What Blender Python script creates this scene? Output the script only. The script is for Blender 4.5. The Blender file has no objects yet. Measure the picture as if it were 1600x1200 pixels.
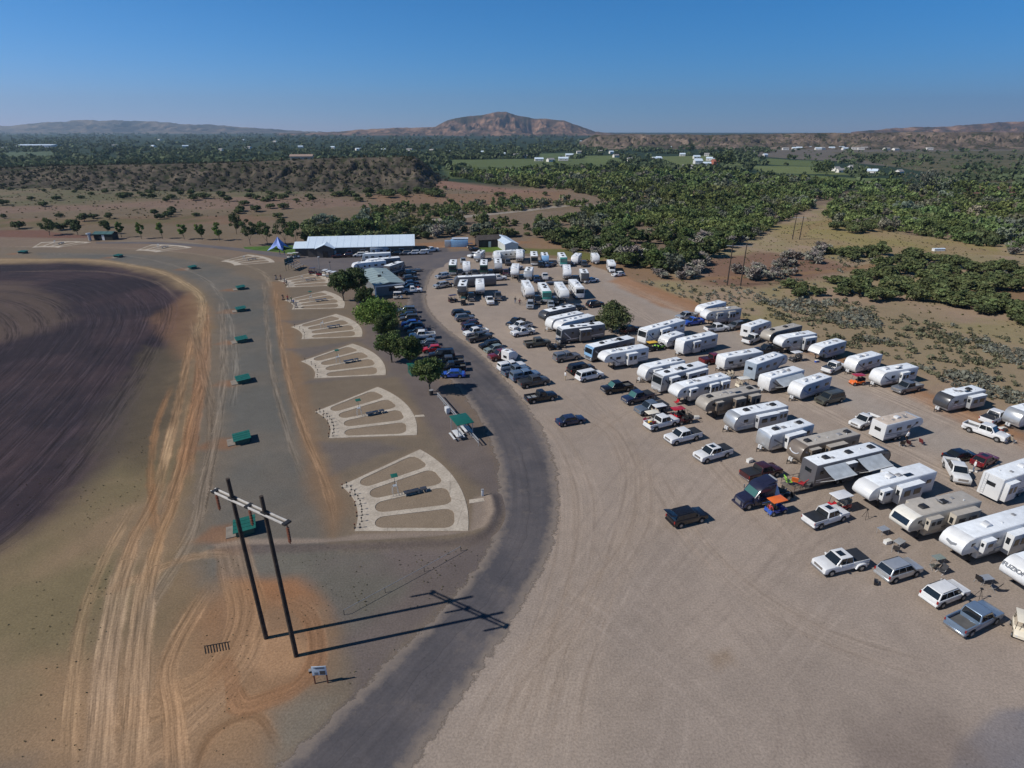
import bpy, bmesh, math, random
import numpy as np
from mathutils import Vector, Matrix
from mathutils.geometry import tessellate_polygon

# ------------------------------------------------------------------ camera, sky, sun, exposure
C = bpy.context.scene
R = math.radians
CAM_H = 41.0
FPX, VH = 925.0, 203.0
PITCH = math.atan((600 - VH) / FPX)
cam_d = bpy.data.cameras.new('camera'); cam = bpy.data.objects.new('camera', cam_d)
C.collection.objects.link(cam); C.camera = cam
cam.location = (0, 0, CAM_H); cam.rotation_euler = (math.pi / 2 - PITCH, 0, 0)
cam_d.sensor_width = 36; cam_d.lens = FPX / 1600 * 36; cam_d.clip_start = 0.5; cam_d.clip_end = 60000
C.render.resolution_x = 1024; C.render.resolution_y = 768

SUN_EL, SUN_AZ = R(41), math.atan2(-0.262, -0.965)      # direction towards the sun, angle from +X
sdir = Vector((math.cos(SUN_AZ) * math.cos(SUN_EL), math.sin(SUN_AZ) * math.cos(SUN_EL), math.sin(SUN_EL)))
w = bpy.data.worlds.new('World'); C.world = w; w.use_nodes = True
SKY_R, SKY_G, SKY_B = .072, .84, 1.28
nt = w.node_tree; bg = nt.nodes['Background']
sky = nt.nodes.new('ShaderNodeTexSky'); sky.sky_type = 'NISHITA'; sky.sun_disc = False
sky.sun_elevation = SUN_EL; sky.sun_rotation = SUN_AZ - math.pi / 2
sky.altitude = 1700; sky.air_density = 1.0; sky.dust_density = 0.2; sky.ozone_density = 6.0
_sp = nt.nodes.new('ShaderNodeSeparateColor'); _cb = nt.nodes.new('ShaderNodeCombineColor')
nt.links.new(sky.outputs[0], _sp.inputs[0])
def _m(op, a, v):
    q = nt.nodes.new('ShaderNodeMath'); q.operation = op; nt.links.new(a, q.inputs[0]); q.inputs[1].default_value = v; return q.outputs[0]
nt.links.new(_m('MULTIPLY', _m('POWER', _sp.outputs[0], 2.3), SKY_R), _cb.inputs[0])   # a deeper, high altitude blue
nt.links.new(_m('MULTIPLY', _sp.outputs[1], SKY_G), _cb.inputs[1]); nt.links.new(_m('MULTIPLY', _sp.outputs[2], SKY_B), _cb.inputs[2])
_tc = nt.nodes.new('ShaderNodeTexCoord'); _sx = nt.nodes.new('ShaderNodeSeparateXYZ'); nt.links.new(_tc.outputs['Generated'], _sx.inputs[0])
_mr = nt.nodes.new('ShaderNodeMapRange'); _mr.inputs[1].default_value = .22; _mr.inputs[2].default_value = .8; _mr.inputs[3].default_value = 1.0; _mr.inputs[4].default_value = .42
nt.links.new(_sx.outputs[2], _mr.inputs[0]); _vs = nt.nodes.new('ShaderNodeVectorMath'); _vs.operation = 'SCALE'      # sky dimmed towards the unseen zenith, added to deepen the shadows
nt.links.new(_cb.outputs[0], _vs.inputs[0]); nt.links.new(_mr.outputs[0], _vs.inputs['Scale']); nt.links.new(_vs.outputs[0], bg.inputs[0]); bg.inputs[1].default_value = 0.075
sl = bpy.data.lights.new('sun', 'SUN'); sl.energy = 4.6; sl.angle = R(0.5); sl.color = (1.0, 0.95, 0.88)
so = bpy.data.objects.new('sun', sl); C.collection.objects.link(so)
so.rotation_euler = sdir.to_track_quat('Z', 'Y').to_euler(); so.location = (0, 0, 200)
C.view_settings.view_transform = 'Standard'; C.view_settings.look = 'None'
C.view_settings.exposure = 0.1; C.view_settings.gamma = 1.0
try:
    C.cycles.max_bounces = 5; C.cycles.diffuse_bounces = 2; C.cycles.glossy_bounces = 2
    C.cycles.transmission_bounces = 2; C.cycles.volume_bounces = 0; C.cycles.transparent_max_bounces = 4
except Exception: pass

rnd = random.Random(7)
NR = np.random.default_rng(11)
COL = C.collection

# ------------------------------------------------------------------ helpers
def at(u, v, z=0.0):
    """ground point (height z) seen at photo pixel u, v"""
    x = (u - 800) / FPX; y = (600 - v) / FPX
    d = (x, math.cos(PITCH) + y * math.sin(PITCH), y * math.cos(PITCH) - math.sin(PITCH))
    t = (CAM_H - z) / (-d[2])
    return Vector((d[0] * t, d[1] * t, z))
def at_far(u, v, D):
    """point at forward distance D (metres along +Y) seen at pixel u, v"""
    x = (u - 800) / FPX; y = (600 - v) / FPX
    d = (x, math.cos(PITCH) + y * math.sin(PITCH), y * math.cos(PITCH) - math.sin(PITCH))
    t = D / d[1]
    return Vector((d[0] * t, D, CAM_H + d[2] * t))
def lin(c):
    c = c / 255.0
    return c / 12.92 if c <= 0.04045 else ((c + 0.055) / 1.055) ** 2.4
def A(r, g, b, k=1.0):
    return (min(.9, lin(r) * k), min(.9, lin(g) * k), min(.9, lin(b) * k))

def newmat(name):
    m = bpy.data.materials.new(name); m.use_nodes = True
    return m, m.node_tree.nodes, m.node_tree.links, m.node_tree.nodes['Principled BSDF']
def mat(name, col, rough=0.6, metal=0.0, coat=0.0, var=0.12, scale=1.2, spec=0.5):
    m, N, L, b = newmat(name)
    b.inputs['Roughness'].default_value = rough; b.inputs['Metallic'].default_value = metal
    b.inputs['Coat Weight'].default_value = coat; b.inputs['Coat Roughness'].default_value = 0.1
    b.inputs['Specular IOR Level'].default_value = spec
    if var > 0:
        tc = N.new('ShaderNodeTexCoord'); no = N.new('ShaderNodeTexNoise'); no.inputs['Scale'].default_value = scale
        no.inputs['Detail'].default_value = 4
        mr = N.new('ShaderNodeMapRange'); mr.inputs[1].default_value = .3; mr.inputs[2].default_value = .7
        mr.inputs[3].default_value = 1 - var; mr.inputs[4].default_value = 1 + var * .5
        mx = N.new('ShaderNodeVectorMath'); mx.operation = 'SCALE'
        mx.inputs[0].default_value = col
        L.new(tc.outputs['Object'], no.inputs['Vector']); L.new(no.outputs['Fac'], mr.inputs[0])
        L.new(mr.outputs[0], mx.inputs['Scale']); L.new(mx.outputs[0], b.inputs['Base Color'])
    else:
        b.inputs['Base Color'].default_value = (*col, 1)
    return m

class MB:
    """collects shapes into one mesh"""
    def __init__(s): s.v = []; s.f = []
    def add(s, vs, fs):
        n = len(s.v); s.v += [tuple(p) for p in vs]; s.f += [tuple(i + n for i in f) for f in fs]; return s
    def box(s, c, d, rz=0, ry=0, rx=0):
        x, y, z = d[0] / 2, d[1] / 2, d[2] / 2
        vs = [Vector((a, b, e)) for a in (-x, x) for b in (-y, y) for e in (-z, z)]
        if rz or ry or rx:
            M = Matrix.Rotation(rz, 3, 'Z') @ Matrix.Rotation(ry, 3, 'Y') @ Matrix.Rotation(rx, 3, 'X'); vs = [M @ p for p in vs]
        c = Vector(c)
        return s.add([p + c for p in vs], [(0, 1, 3, 2), (4, 6, 7, 5), (0, 4, 5, 1), (2, 3, 7, 6), (0, 2, 6, 4), (1, 5, 7, 3)])
    def tube(s, a, b, r1, r2=None, n=8, caps=True):
        a = Vector(a); b = Vector(b); r2 = r1 if r2 is None else r2
        d = (b - a).normalized(); q = d.orthogonal().normalized(); p = d.cross(q)
        vs = []
        for c, r in ((a, r1), (b, r2)):
            for i in range(n):
                t = 2 * math.pi * i / n; vs.append(c + (q * math.cos(t) + p * math.sin(t)) * r)
        fs = [(i, (i + 1) % n, n + (i + 1) % n, n + i) for i in range(n)]
        if caps: fs += [tuple(range(n))[::-1], tuple(range(n, 2 * n))]
        return s.add(vs, fs)
    def ring(s, rings, cap=True):
        n = len(rings[0]); vs = [p for r in rings for p in r]; fs = []
        for k in range(len(rings) - 1):
            for i in range(n):
                j = (i + 1) % n; fs.append((k * n + i, k * n + j, (k + 1) * n + j, (k + 1) * n + i))
        if cap: fs += [tuple(range(n))[::-1], tuple((len(rings) - 1) * n + i for i in range(n))]
        return s.add(vs, fs)
    def slab(s, prof, hw, b=0.05, y0=0.0, hw2=None):
        """side profile (x,z) extruded over the width with rounded edges"""
        n = len(prof); ar = sum(prof[i][0] * prof[(i + 1) % n][1] - prof[(i + 1) % n][0] * prof[i][1] for i in range(n))
        sg = 1 if ar > 0 else -1
        def inset(d):
            o = []
            for i in range(n):
                p0, p1, p2 = prof[i - 1], prof[i], prof[(i + 1) % n]
                e1 = Vector((p1[0] - p0[0], p1[1] - p0[1])); e2 = Vector((p2[0] - p1[0], p2[1] - p1[1]))
                e1.normalize(); e2.normalize()
                n1 = Vector((-e1.y, e1.x)) * sg; n2 = Vector((-e2.y, e2.x)) * sg
                m = n1 + n2
                if m.length < .2: m = n1
                m = m.normalized() / max(.5, m.normalized().dot(n1))
                o.append((p1[0] + m.x * d, p1[1] + m.y * d))
            return o
        i1 = inset(b); i2 = inset(b * .3)
        R_ = []
        for y, pr in ((-hw, i1), (-hw + b * .3, i2), (-hw + b, prof), (hw - b, prof), (hw - b * .3, i2), (hw, i1)):
            R_.append([(x, y0 + y, z) for x, z in pr])
        return s.ring(R_)
    def quad(s, a, b, c, d, off=0.0, th=0.02):
        """thin panel on the face a b c d (counter-clockwise seen from outside)"""
        a, b, c, d = map(Vector, (a, b, c, d)); nn = (b - a).cross(d - a).normalized()
        t = [p + nn * off for p in (a, b, c, d)]; u = [p - nn * th for p in t]
        return s.add(u + t, [(4, 5, 6, 7), (3, 2, 1, 0), (0, 1, 5, 4), (1, 2, 6, 5), (2, 3, 7, 6), (3, 0, 4, 7)])
    def me(s, name, smooth=False, bevel=0, seg=2):
        m = bpy.data.meshes.new(name); m.from_pydata(s.v, [], s.f)
        bm = bmesh.new(); bm.from_mesh(m)
        bmesh.ops.recalc_face_normals(bm, faces=bm.faces)
        if bevel:
            bmesh.ops.bevel(bm, geom=[e for e in bm.edges if len(e.link_faces) == 2 and e.calc_face_angle(0) > .5], offset=bevel, segments=seg, affect='EDGES', profile=.6, clamp_overlap=True)
        bm.to_mesh(m); bm.free()
        if smooth:
            m.polygons.foreach_set('use_smooth', [True] * len(m.polygons))
            m.set_sharp_from_angle(angle=R(38))
        m.materials.append(None)
        return m

def ob(name, me, material=None, parent=None, loc=None):
    if isinstance(me, MB): me = me.me(name)
    o = bpy.data.objects.new(name, me); COL.objects.link(o)
    if parent is not None: o.parent = parent
    if loc is not None: o.location = loc
    if material is not None:
        if len(me.materials) == 0: me.materials.append(None)
        o.material_slots[0].link = 'OBJECT'; o.material_slots[0].material = material
    return o
def tag(o, label=None, cat=None, group=None, kind=None):
    if label: o['label'] = label
    if cat: o['category'] = cat
    if group: o['group'] = group
    if kind: o['kind'] = kind
    return o
def empty(name, loc, rz=0, label=None, cat=None, group=None, scale=1):
    o = bpy.data.objects.new(name, None); COL.objects.link(o); o.location = loc; o.rotation_euler = (0, 0, rz)
    o.empty_display_size = .5
    o.scale = (scale,) * 3 if not isinstance(scale, tuple) else scale
    return tag(o, label, cat, group)
def copy_thing(src, loc, rz, label, group=None, scale=None):
    r = src.copy(); COL.objects.link(r); r.location = loc; r.rotation_euler = (0, 0, rz); r['label'] = label
    if group: r['group'] = group
    if scale is not None: r.scale = (scale,) * 3 if not isinstance(scale, tuple) else scale
    for ch in KIDS.get(src.name, ()) or list(src.children):
        c = ch.copy(); COL.objects.link(c); c.parent = r
        for g_ in list(ch.children):
            d = g_.copy(); COL.objects.link(d); d.parent = c
    return r
KIDS = {}

# ---- value noise
def vnoise(x, y, seed=0):
    xi = np.floor(x).astype(np.int64); yi = np.floor(y).astype(np.int64); xf = x - xi; yf = y - yi
    def h(a, b):
        n = (a * 374761393 + b * 668265263 + seed * 982451653) & 0x7fffffff
        n = ((n ^ (n >> 13)) * 1274126177) & 0x7fffffff
        return ((n ^ (n >> 16)) & 0xffff) / 65535.0
    u = xf * xf * (3 - 2 * xf); v = yf * yf * (3 - 2 * yf)
    return (h(xi, yi) * (1 - u) + h(xi + 1, yi) * u) * (1 - v) + (h(xi, yi + 1) * (1 - u) + h(xi + 1, yi + 1) * u) * v
def fbm(x, y, s, oct=4, seed=0):
    o = 0; a = .5; t = 0
    for i in range(oct):
        o = o + a * vnoise(x / s + 17.3 * i, y / s + 9.1 * i, seed + i); t += a; a *= .55; s *= .48
    return o / t
def np_mesh(name, V, F):
    """V (n,3) float, F (m,4) int quads (or m,3)"""
    V = np.ascontiguousarray(V, dtype=np.float32); F = np.ascontiguousarray(F, dtype=np.int32); k = F.shape[1]
    m = bpy.data.meshes.new(name); m.vertices.add(len(V)); m.vertices.foreach_set('co', V.ravel())
    m.loops.add(F.size); m.loops.foreach_set('vertex_index', F.ravel())
    m.polygons.add(len(F)); m.polygons.foreach_set('loop_start', np.arange(0, F.size, k, dtype=np.int32))
    try: m.polygons.foreach_set('loop_total', np.full(len(F), k, dtype=np.int32))
    except Exception: pass
    m.update(calc_edges=True); m.materials.append(None)
    return m
def set_col(m, name, arr):
    at_ = m.attributes.new(name, 'FLOAT_COLOR', 'POINT'); a = np.ones((len(arr), 4), dtype=np.float32); a[:, :3] = arr
    at_.data.foreach_set('color', a.ravel())
# ------------------------------------------------------------------ ground
K = .90
def ang_dist_poly(px, py, poly):
    """signed distance to polygon, negative inside"""
    d = np.full(px.shape, 1e18); ins = np.zeros(px.shape, bool); n = len(poly)
    for i in range(n):
        ax, ay = poly[i]; bx, by = poly[(i + 1) % n]
        ex, ey = bx - ax, by - ay; L2 = ex * ex + ey * ey + 1e-9
        t = np.clip(((px - ax) * ex + (py - ay) * ey) / L2, 0, 1)
        dx = px - ax - t * ex; dy = py - ay - t * ey
        d = np.minimum(d, dx * dx + dy * dy)
        if abs(ey) > 1e-9:
            c = ((ay > py) != (by > py)) & (px < ex * (py - ay) / ey + ax); ins ^= c
    d = np.sqrt(d)
    return np.where(ins, -d, d)
def line_dist(px, py, pl):
    """distance, signed across offset and along parameter of polyline"""
    d = np.full(px.shape, 1e9); ac = np.zeros(px.shape); al = np.zeros(px.shape); s0 = 0
    for (ax, ay), (bx, by) in zip(pl[:-1], pl[1:]):
        ex, ey = bx - ax, by - ay; L = math.hypot(ex, ey) + 1e-9
        t = np.clip(((px - ax) * ex + (py - ay) * ey) / (L * L), 0, 1)
        dx = px - ax - t * ex; dy = py - ay - t * ey; dd = np.sqrt(dx * dx + dy * dy)
        m = dd < d
        d = np.where(m, dd, d); ac = np.where(m, np.sign(ex * dy - ey * dx) * dd, ac); al = np.where(m, s0 + t * L, al); s0 += L
    return d, ac, al
def W2(pl): return [tuple(at(u, max(v, 206.5))[:2]) for u, v in pl]
def smooth_pl(pl, n=6):
    o = []
    for i in range(len(pl) - 1):
        p0 = pl[max(i - 1, 0)]; p1 = pl[i]; p2 = pl[i + 1]; p3 = pl[min(i + 2, len(pl) - 1)]
        for k in range(n):
            t = k / n
            o.append(tuple(.5 * ((2 * p1[j]) + (-p0[j] + p2[j]) * t + (2 * p0[j] - 5 * p1[j] + 4 * p2[j] - p3[j]) * t * t + (-p0[j] + 3 * p1[j] - 3 * p2[j] + p3[j]) * t ** 3) for j in (0, 1)))
    o.append(pl[-1]); return o

th = np.concatenate([np.arange(35, 145, 0.115), np.arange(146, 394, 3.0)]) * math.pi / 180
rr = np.concatenate([[0.0], 18 * np.exp(np.arange(0, math.log(11000 / 18), 0.0052)), [11000.0]])
nT, nR = len(th), len(rr)
TH, RR = np.meshgrid(th, rr); GX = (RR * np.cos(TH)).ravel(); GY = (RR * np.sin(TH)).ravel(); GR = RR.ravel()
GX = GX.astype(np.float64)
fine = (np.abs(TH.ravel() - math.pi / 2) < R(56))
gcol = np.zeros((len(GX), 3)); flow = np.zeros((len(GX), 3)); gz = np.zeros(len(GX))
n_big = fbm(GX, GY, 60, 4, 1); n_mid = fbm(GX, GY, 9, 4, 5); n_sm = fbm(GX, GY, 1.8, 3, 9)

def blend(mask, c):
    c = np.array(c) if not isinstance(c, np.ndarray) else c
    global gcol
    gcol += (c - gcol) * mask[:, None]
def region(pl, rgb, feather=2.0, amp=1.0, op=1.0, k=K, world=False, sm=True, rel=0.0, mott=.0, rgb2=None):
    """feather, amp in metres; rel adds a share of the distance"""
    P = pl if world else W2(pl)
    bx = [p[0] for p in P]; by = [p[1] for p in P]
    fr = feather + rel * GR
    pad = feather * 3 + amp + (rel * 3) * max(1.0, math.hypot(max(map(abs, bx)), max(map(abs, by))))
    idx = np.nonzero(fine & (GX > min(bx) - pad) & (GX < max(bx) + pad) & (GY > min(by) - pad) & (GY < max(by) + pad))[0]
    if len(idx) == 0: return
    d = ang_dist_poly(GX[idx], GY[idx], P)
    f = fr[idx]
    d = d + (n_mid[idx] - .5) * 2 * (amp + rel * GR[idx]) + (n_sm[idx] - .5) * amp * .6
    m = np.clip(.5 - d / (2 * f), 0, 1); m = m * m * (3 - 2 * m) * op
    c = np.array(A(*rgb, k=k))
    if rgb2 is not None:
        c2 = np.array(A(*rgb2, k=k)); q = np.clip((fbm(GX[idx], GY[idx], 14 + rel * 400, 4, 31) - .38) * 4, 0, 1)[:, None]
        cc = c * (1 - q) + c2 * q
    else: cc = np.repeat(c[None], len(idx), 0)
    gcol[idx] += (cc - gcol[idx]) * m[:, None]
def track(pl, w_, rgb, op=.8, k=K, streak=0.0, feather=.5, world=False, gap=None, patchy=.5):
    P = pl if world else smooth_pl(W2(pl), 5)
    bx = [p[0] for p in P]; by = [p[1] for p in P]; pad = w_ * 2 + 4
    idx = np.nonzero(fine & (GX > min(bx) - pad) & (GX < max(bx) + pad) & (GY > min(by) - pad) & (GY < max(by) + pad))[0]
    d, ac, al = line_dist(GX[idx], GY[idx], P)
    if gap is not None: dd = np.abs(d - gap)
    else: dd = d
    m = np.clip((w_ / 2 + feather / 2 + (n_sm[idx] - .5) * feather - dd) / feather, 0, 1); m = m * m * (3 - 2 * m)
    tot = sum(math.dist(P[i], P[i + 1]) for i in range(len(P) - 1)); fe = min(8.0, tot * .25)
    if op > .12 and w_ < 5: m = m * np.clip(al / fe, 0, 1) * np.clip((tot - al) / fe, 0, 1)
    if patchy: m = m * np.clip(1 - patchy + patchy * 2 * fbm(al, ac * 6, 12, 3, 77), 0, 1)
    c = np.array(A(*rgb, k=k))
    gcol[idx] += (c[None] - gcol[idx]) * (m * op)[:, None]
    if streak:
        q = m > .05
        j = idx[q]; s = np.minimum(m[q] * 1.5, 1) * streak
        better = s >= flow[j, 2]
        flow[j[better]] = np.stack([ac[q][better], al[q][better], s[better]], 1)

# base colours by distance
base_near = np.array(A(118, 104, 92, K)); base_dry = np.array(A(122, 106, 90, K)); base_val = np.array(A(44, 60, 44, K)); 
gcol[:] = base_near
t = np.clip((GR - 200) / 60, 0, 1)[:, None]; gcol += (base_dry - gcol) * t
t = np.clip((GR - 480) / 60 + (n_big - .5) * 2, 0, 1)[:, None]; gcol += (base_val - gcol) * t
# dry rangeland on the left, in bands
region([(-300, 300), (300, 286), (560, 276), (700, 290), (860, 300), (900, 325), (640, 345), (480, 372), (0, 375), (-300, 372)], (116, 102, 84), 8, 6)
region([(-300, 290), (250, 287), (600, 282), (640, 300), (420, 306), (100, 322), (-300, 330)], (100, 97, 72), 8, 6, rgb2=(114, 102, 82))
region([(-300, 330), (150, 322), (300, 312), (420, 308), (520, 312), (600, 322), (420, 330), (200, 326), (0, 336), (-300, 345)], (124, 104, 90), 5, 6)
region([(540, 280), (650, 278), (800, 296), (880, 300), (800, 303), (640, 290)], (132, 104, 90), 5, 5)
region([(560, 305), (700, 303), (880, 300), (900, 316), (760, 318), (600, 320)], (128, 104, 84), 4, 5)
region([(-300, 345), (100, 342), (300, 338), (430, 335), (420, 350), (200, 352), (0, 356), (-300, 360)], (104, 94, 68), 5, 6, rgb2=(122, 100, 82))
region([(-300, 362), (60, 360), (160, 372), (60, 374), (-300, 378)], (116, 86, 74), 2, 3)
# valley fields
for pl, c in [
    ([(700, 250), (930, 247), (960, 262), (780, 268), (700, 262)], (92, 104, 66)),
    ([(910, 243), (960, 243), (980, 256), (920, 256)], (98, 110, 68)),
    ([(690, 262), (800, 262), (790, 276), (700, 280)], (80, 92, 60)),
    ([(1010, 245), (1110, 243), (1180, 262), (1060, 264)], (102, 112, 70)),
    ([(1150, 258), (1290, 262), (1330, 275), (1200, 270)], (104, 114, 72)),
    ([(1230, 272), (1330, 278), (1410, 280), (1400, 290), (1290, 285)], (96, 110, 66)),
    ([(1200, 247), (1290, 252), (1270, 261), (1180, 256)], (94, 106, 66)),
    ([(1305, 308), (1340, 310), (1330, 322), (1300, 320)], (78, 104, 46)),
    ([(1370, 318), (1440, 326), (1430, 333), (1370, 330)], (84, 106, 50)),
    ([(0, 238), (90, 236), (90, 250), (0, 250)], (84, 98, 76)),
    ([(840, 240), (905, 239), (915, 246), (840, 248)], (90, 104, 70))]:
    region(pl, c, 3, 3, rel=.002)
region([(1190, 226), (1620, 232), (1620, 262), (1450, 268), (1320, 252), (1170, 244), (1120, 232)], (104, 98, 90), 4, 4, rel=.004)
region([(1300, 238), (1900, 232), (1900, 300), (1580, 290), (1400, 262)], (84, 84, 62), 4, 4, rel=.004, rgb2=(98, 92, 70))
region([(1486, 290), (1600, 292), (1640, 300), (1600, 306), (1490, 300)], (126, 96, 84), 2, 3)
region([(0, 230), (70, 229), (70, 231.5), (0, 232)], (120, 120, 120), 3, 1)
# the grassland right of the lot
gr = [(905, 402), (1060, 395), (1180, 372), (1240, 340), (1290, 318), (1330, 335), (1420, 368), (1500, 372), (1700, 400), (2300, 460), (2300, 1100), (1600, 660), (1380, 590), (1200, 515), (1040, 458), (960, 425)]
region(gr, (152, 132, 112), 3, 4, rgb2=(142, 130, 98))
region([(1090, 410), (1180, 395), (1280, 400), (1340, 420), (1250, 440), (1180, 450), (1100, 445)], (126, 100, 84), 4, 4)
region([(1190, 352), (1330, 340), (1400, 365), (1560, 385), (1580, 400), (1350, 395), (1230, 380)], (138, 126, 84), 3, 4, rgb2=(142, 124, 94))
region([(1480, 425), (1600, 440), (1700, 500), (1560, 480), (1470, 455)], (132, 108, 84), 3, 4)
region([(1200, 470), (1400, 480), (1600, 560), (1620, 640), (1450, 580), (1250, 520)], (138, 126, 98), 4, 5, op=.7, rgb2=(150, 130, 110))
region([(890, 395), (1010, 415), (1080, 440), (1000, 440), (900, 415), (820, 390), (830, 372), (900, 380)], (136, 112, 90), 3, 4)
region([(770, 386), (900, 390), (960, 402), (930, 408), (850, 398), (760, 395)], (104, 104, 62), 1.5, 2)
region([(640, 380), (760, 374), (830, 378), (780, 390), (660, 388)], (138, 108, 84), 2, 3)
region([(742, 388), (770, 384), (800, 386), (790, 393), (750, 394)], (88, 110, 48), 1, 1)
track([(1050, 436), (1180, 432), (1330, 420), (1410, 405), (1500, 400)], 3.5, (140, 112, 84), .8)
track([(1245, 372), (1262, 355), (1300, 345), (1330, 342)], 2.5, (142, 120, 88), .7, gap=1.2)
track([(620, 352), (700, 341), (780, 332), (850, 324), (900, 320), (960, 322)], 7, (150, 142, 132), .95, patchy=.2)
track([(-200, 290), (0, 288), (200, 285), (430, 281), (560, 279)], 5, (146, 138, 122), .9, patchy=.1)
track([(-100, 372), (0, 373), (90, 374), (210, 373), (300, 377)], 7, (128, 112, 98), .8, patchy=.2)
track([(160, 378), (260, 376), (330, 385), (400, 392)], 3, (134, 124, 110), .7)

# ---- shooting range, left side
rng_pl = [(-400, 384), (0, 380), (140, 378), (300, 384), (430, 400), (520, 440), (590, 520), (640, 600), (700, 700), (780, 800), (760, 870), (520, 1200), (-400, 1200)]
region(rng_pl, (116, 104, 90), 2, 1)
region([(-400, 376), (140, 376), (300, 382), (480, 404), (470, 412), (250, 392), (0, 386), (-400, 390)], (124, 108, 94), 1.5, 1.5)
region([(60, 395), (250, 398), (340, 415), (410, 440), (440, 520), (450, 600), (480, 700), (520, 860), (500, 930), (330, 900), (320, 840), (345, 700), (350, 560), (340, 470), (290, 430), (180, 412), (60, 408)], (100, 98, 93), 2.5, 2.0, rgb2=(108, 102, 94))
region([(420, 440), (445, 440), (470, 560), (500, 680), (540, 790), (520, 850), (470, 700), (445, 560)], (134, 108, 84), 1.5, 1.2, op=.8)
for (a, b, c_, d) in [((470, 600), (560, 592), (640, 590), (600, 545)), ((500, 690), (590, 688), (640, 700), (520, 740)), ((440, 545), (500, 540), (560, 532), (480, 560)), ((430, 500), (470, 500), (530, 492), (460, 508))]:
    region([a, b, c_, d], (104, 97, 94), 1, 1.2, op=.8)
region([(-300, 404), (40, 403), (160, 405), (250, 420), (315, 450), (335, 500), (318, 600), (290, 700), (300, 860), (330, 960), (300, 1200), (-300, 1200)], (134, 113, 90), 1.5, 2, rgb2=(122, 106, 82))
# dark ploughed field with its pale rim
field_pl = [(-400, 420), (0, 413), (100, 410), (190, 416), (250, 432), (292, 458), (300, 490), (280, 560), (235, 650), (170, 745), (100, 830), (0, 905), (-400, 1100)]
region([(-400, 405), (60, 404), (170, 406), (260, 424), (312, 455), (318, 490), (295, 560), (240, 640), (-400, 640)], (140, 120, 94), 1.5, 1.2, op=.8)
region(field_pl, (48, 42, 49), 4.0, 2.2, rgb2=(66, 54, 58))
region([(-300, 455), (40, 440), (95, 470), (110, 500), (60, 520), (0, 535), (-300, 560)], (96, 82, 72), 3.5, 3, op=.7)
region([(150, 650), (240, 560), (290, 500), (300, 530), (260, 640), (200, 740), (120, 830)], (84, 76, 68), 4, 2.5, op=.75)
region([(-100, 900), (100, 800), (190, 720), (240, 740), (220, 900), (150, 1100), (-100, 1200)], (136, 116, 92), 3.5, 2.5, op=.9, rgb2=(118, 106, 80))
region([(225, 540), (275, 545), (305, 600), (250, 680), (215, 740), (190, 720)], (92, 82, 66), 2, 2, op=.6)
region([(230, 500), (300, 455), (330, 500), (318, 560), (280, 560)], (140, 106, 78), 2, 1.5, op=.5)
# ochre soil round the poles
region([(300, 960), (360, 900), (420, 890), (500, 930), (530, 980), (520, 1040), (470, 1100), (380, 1190), (300, 1230), (240, 1180)], (150, 114, 84), 2.5, 1.6, op=.8, rgb2=(140, 110, 84))
region([(355, 900), (430, 880), (500, 905), (540, 960), (500, 950), (400, 935)], (156, 108, 72), 1.8, 1.4, op=.6)
region([(385, 1005), (450, 985), (485, 1010), (470, 1050), (420, 1062), (385, 1040)], (164, 130, 100), .8, .5)
region([(60, 1040), (300, 1020), (420, 1080), (430, 1230), (40, 1230)], (152, 124, 96), 3, 1.5, op=.8)
region([(420, 1110), (480, 1080), (530, 1090), (500, 1140), (440, 1200), (420, 1200)], (124, 116, 104), 1.2, 1, op=.8)
region([(330, 850), (520, 858), (760, 855), (770, 880), (640, 960), (560, 1010), (520, 960), (470, 900), (340, 905)], (112, 102, 98), 1.2, 1.2, rgb2=(104, 100, 92))
region([(320, 860), (470, 868), (500, 900), (420, 900), (330, 900)], (112, 108, 98), 1, 1, op=.6)
# worn apron between the fans and the road
region([(540, 520), (600, 500), (650, 560), (690, 600), (760, 700), (790, 780), (760, 880), (640, 1000), (560, 1090), (535, 1000), (700, 880), (765, 830), (760, 760), (700, 720), (660, 640), (600, 560)], (104, 95, 92), 1.2, 1, rgb2=(110, 100, 95))
region([(470, 404), (700, 386), (705, 400), (640, 430), (620, 450), (560, 430), (500, 428)], (94, 90, 92), 1.2, 1)
region([(395, 392), (465, 398), (480, 386), (430, 378), (380, 386)], (74, 100, 44), .8, .6, op=.0)
# the gravel lot
lot_pl = [(560, 1300), (640, 1190), (760, 1010), (850, 870), (866, 790), (860, 720), (835, 660), (790, 600), (740, 550), (695, 515), (666, 480), (664, 440), (690, 410), (740, 400), (800, 398), (900, 407), (965, 428), (1040, 462), (1180, 512), (1300, 556), (1420, 605), (1600, 690), (2400, 1000), (2400, 1400)]
region(lot_pl, (157, 143, 131), .6, .6, rgb2=(152, 139, 128))
region([(940, 445), (1000, 470), (1120, 530), (1250, 600), (1400, 680), (1700, 820), (1700, 780), (1450, 660), (1300, 590), (1150, 520), (1020, 460), (960, 430)], (160, 150, 141), 3, 2, op=.75)
region([(760, 465), (900, 475), (960, 520), (1000, 580), (1300, 720), (1700, 1000), (1700, 940), (1320, 690), (1010, 560), (980, 500), (860, 460)], (156, 147, 138), 3, 2, op=.5)
region([(970, 430), (1060, 462), (1200, 512), (1320, 556), (1600, 680), (1600, 700), (1310, 572), (1180, 526), (1030, 478), (950, 440)], (154, 116, 86), 1.6, 1.5, op=.85)
region([(1500, 1160), (1560, 1110), (1700, 1100), (1800, 1300), (1450, 1300)], (122, 118, 121), .5, .4)
region([(1340, 1140), (1420, 1100), (1500, 1120), (1520, 1180), (1440, 1230), (1350, 1200)], (116, 104, 98), 2.2, 1.6, op=.75)
region([(1105, 1020), (1140, 1012), (1150, 1036), (1118, 1045)], (134, 112, 88), .7, .6, op=.7)
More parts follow.
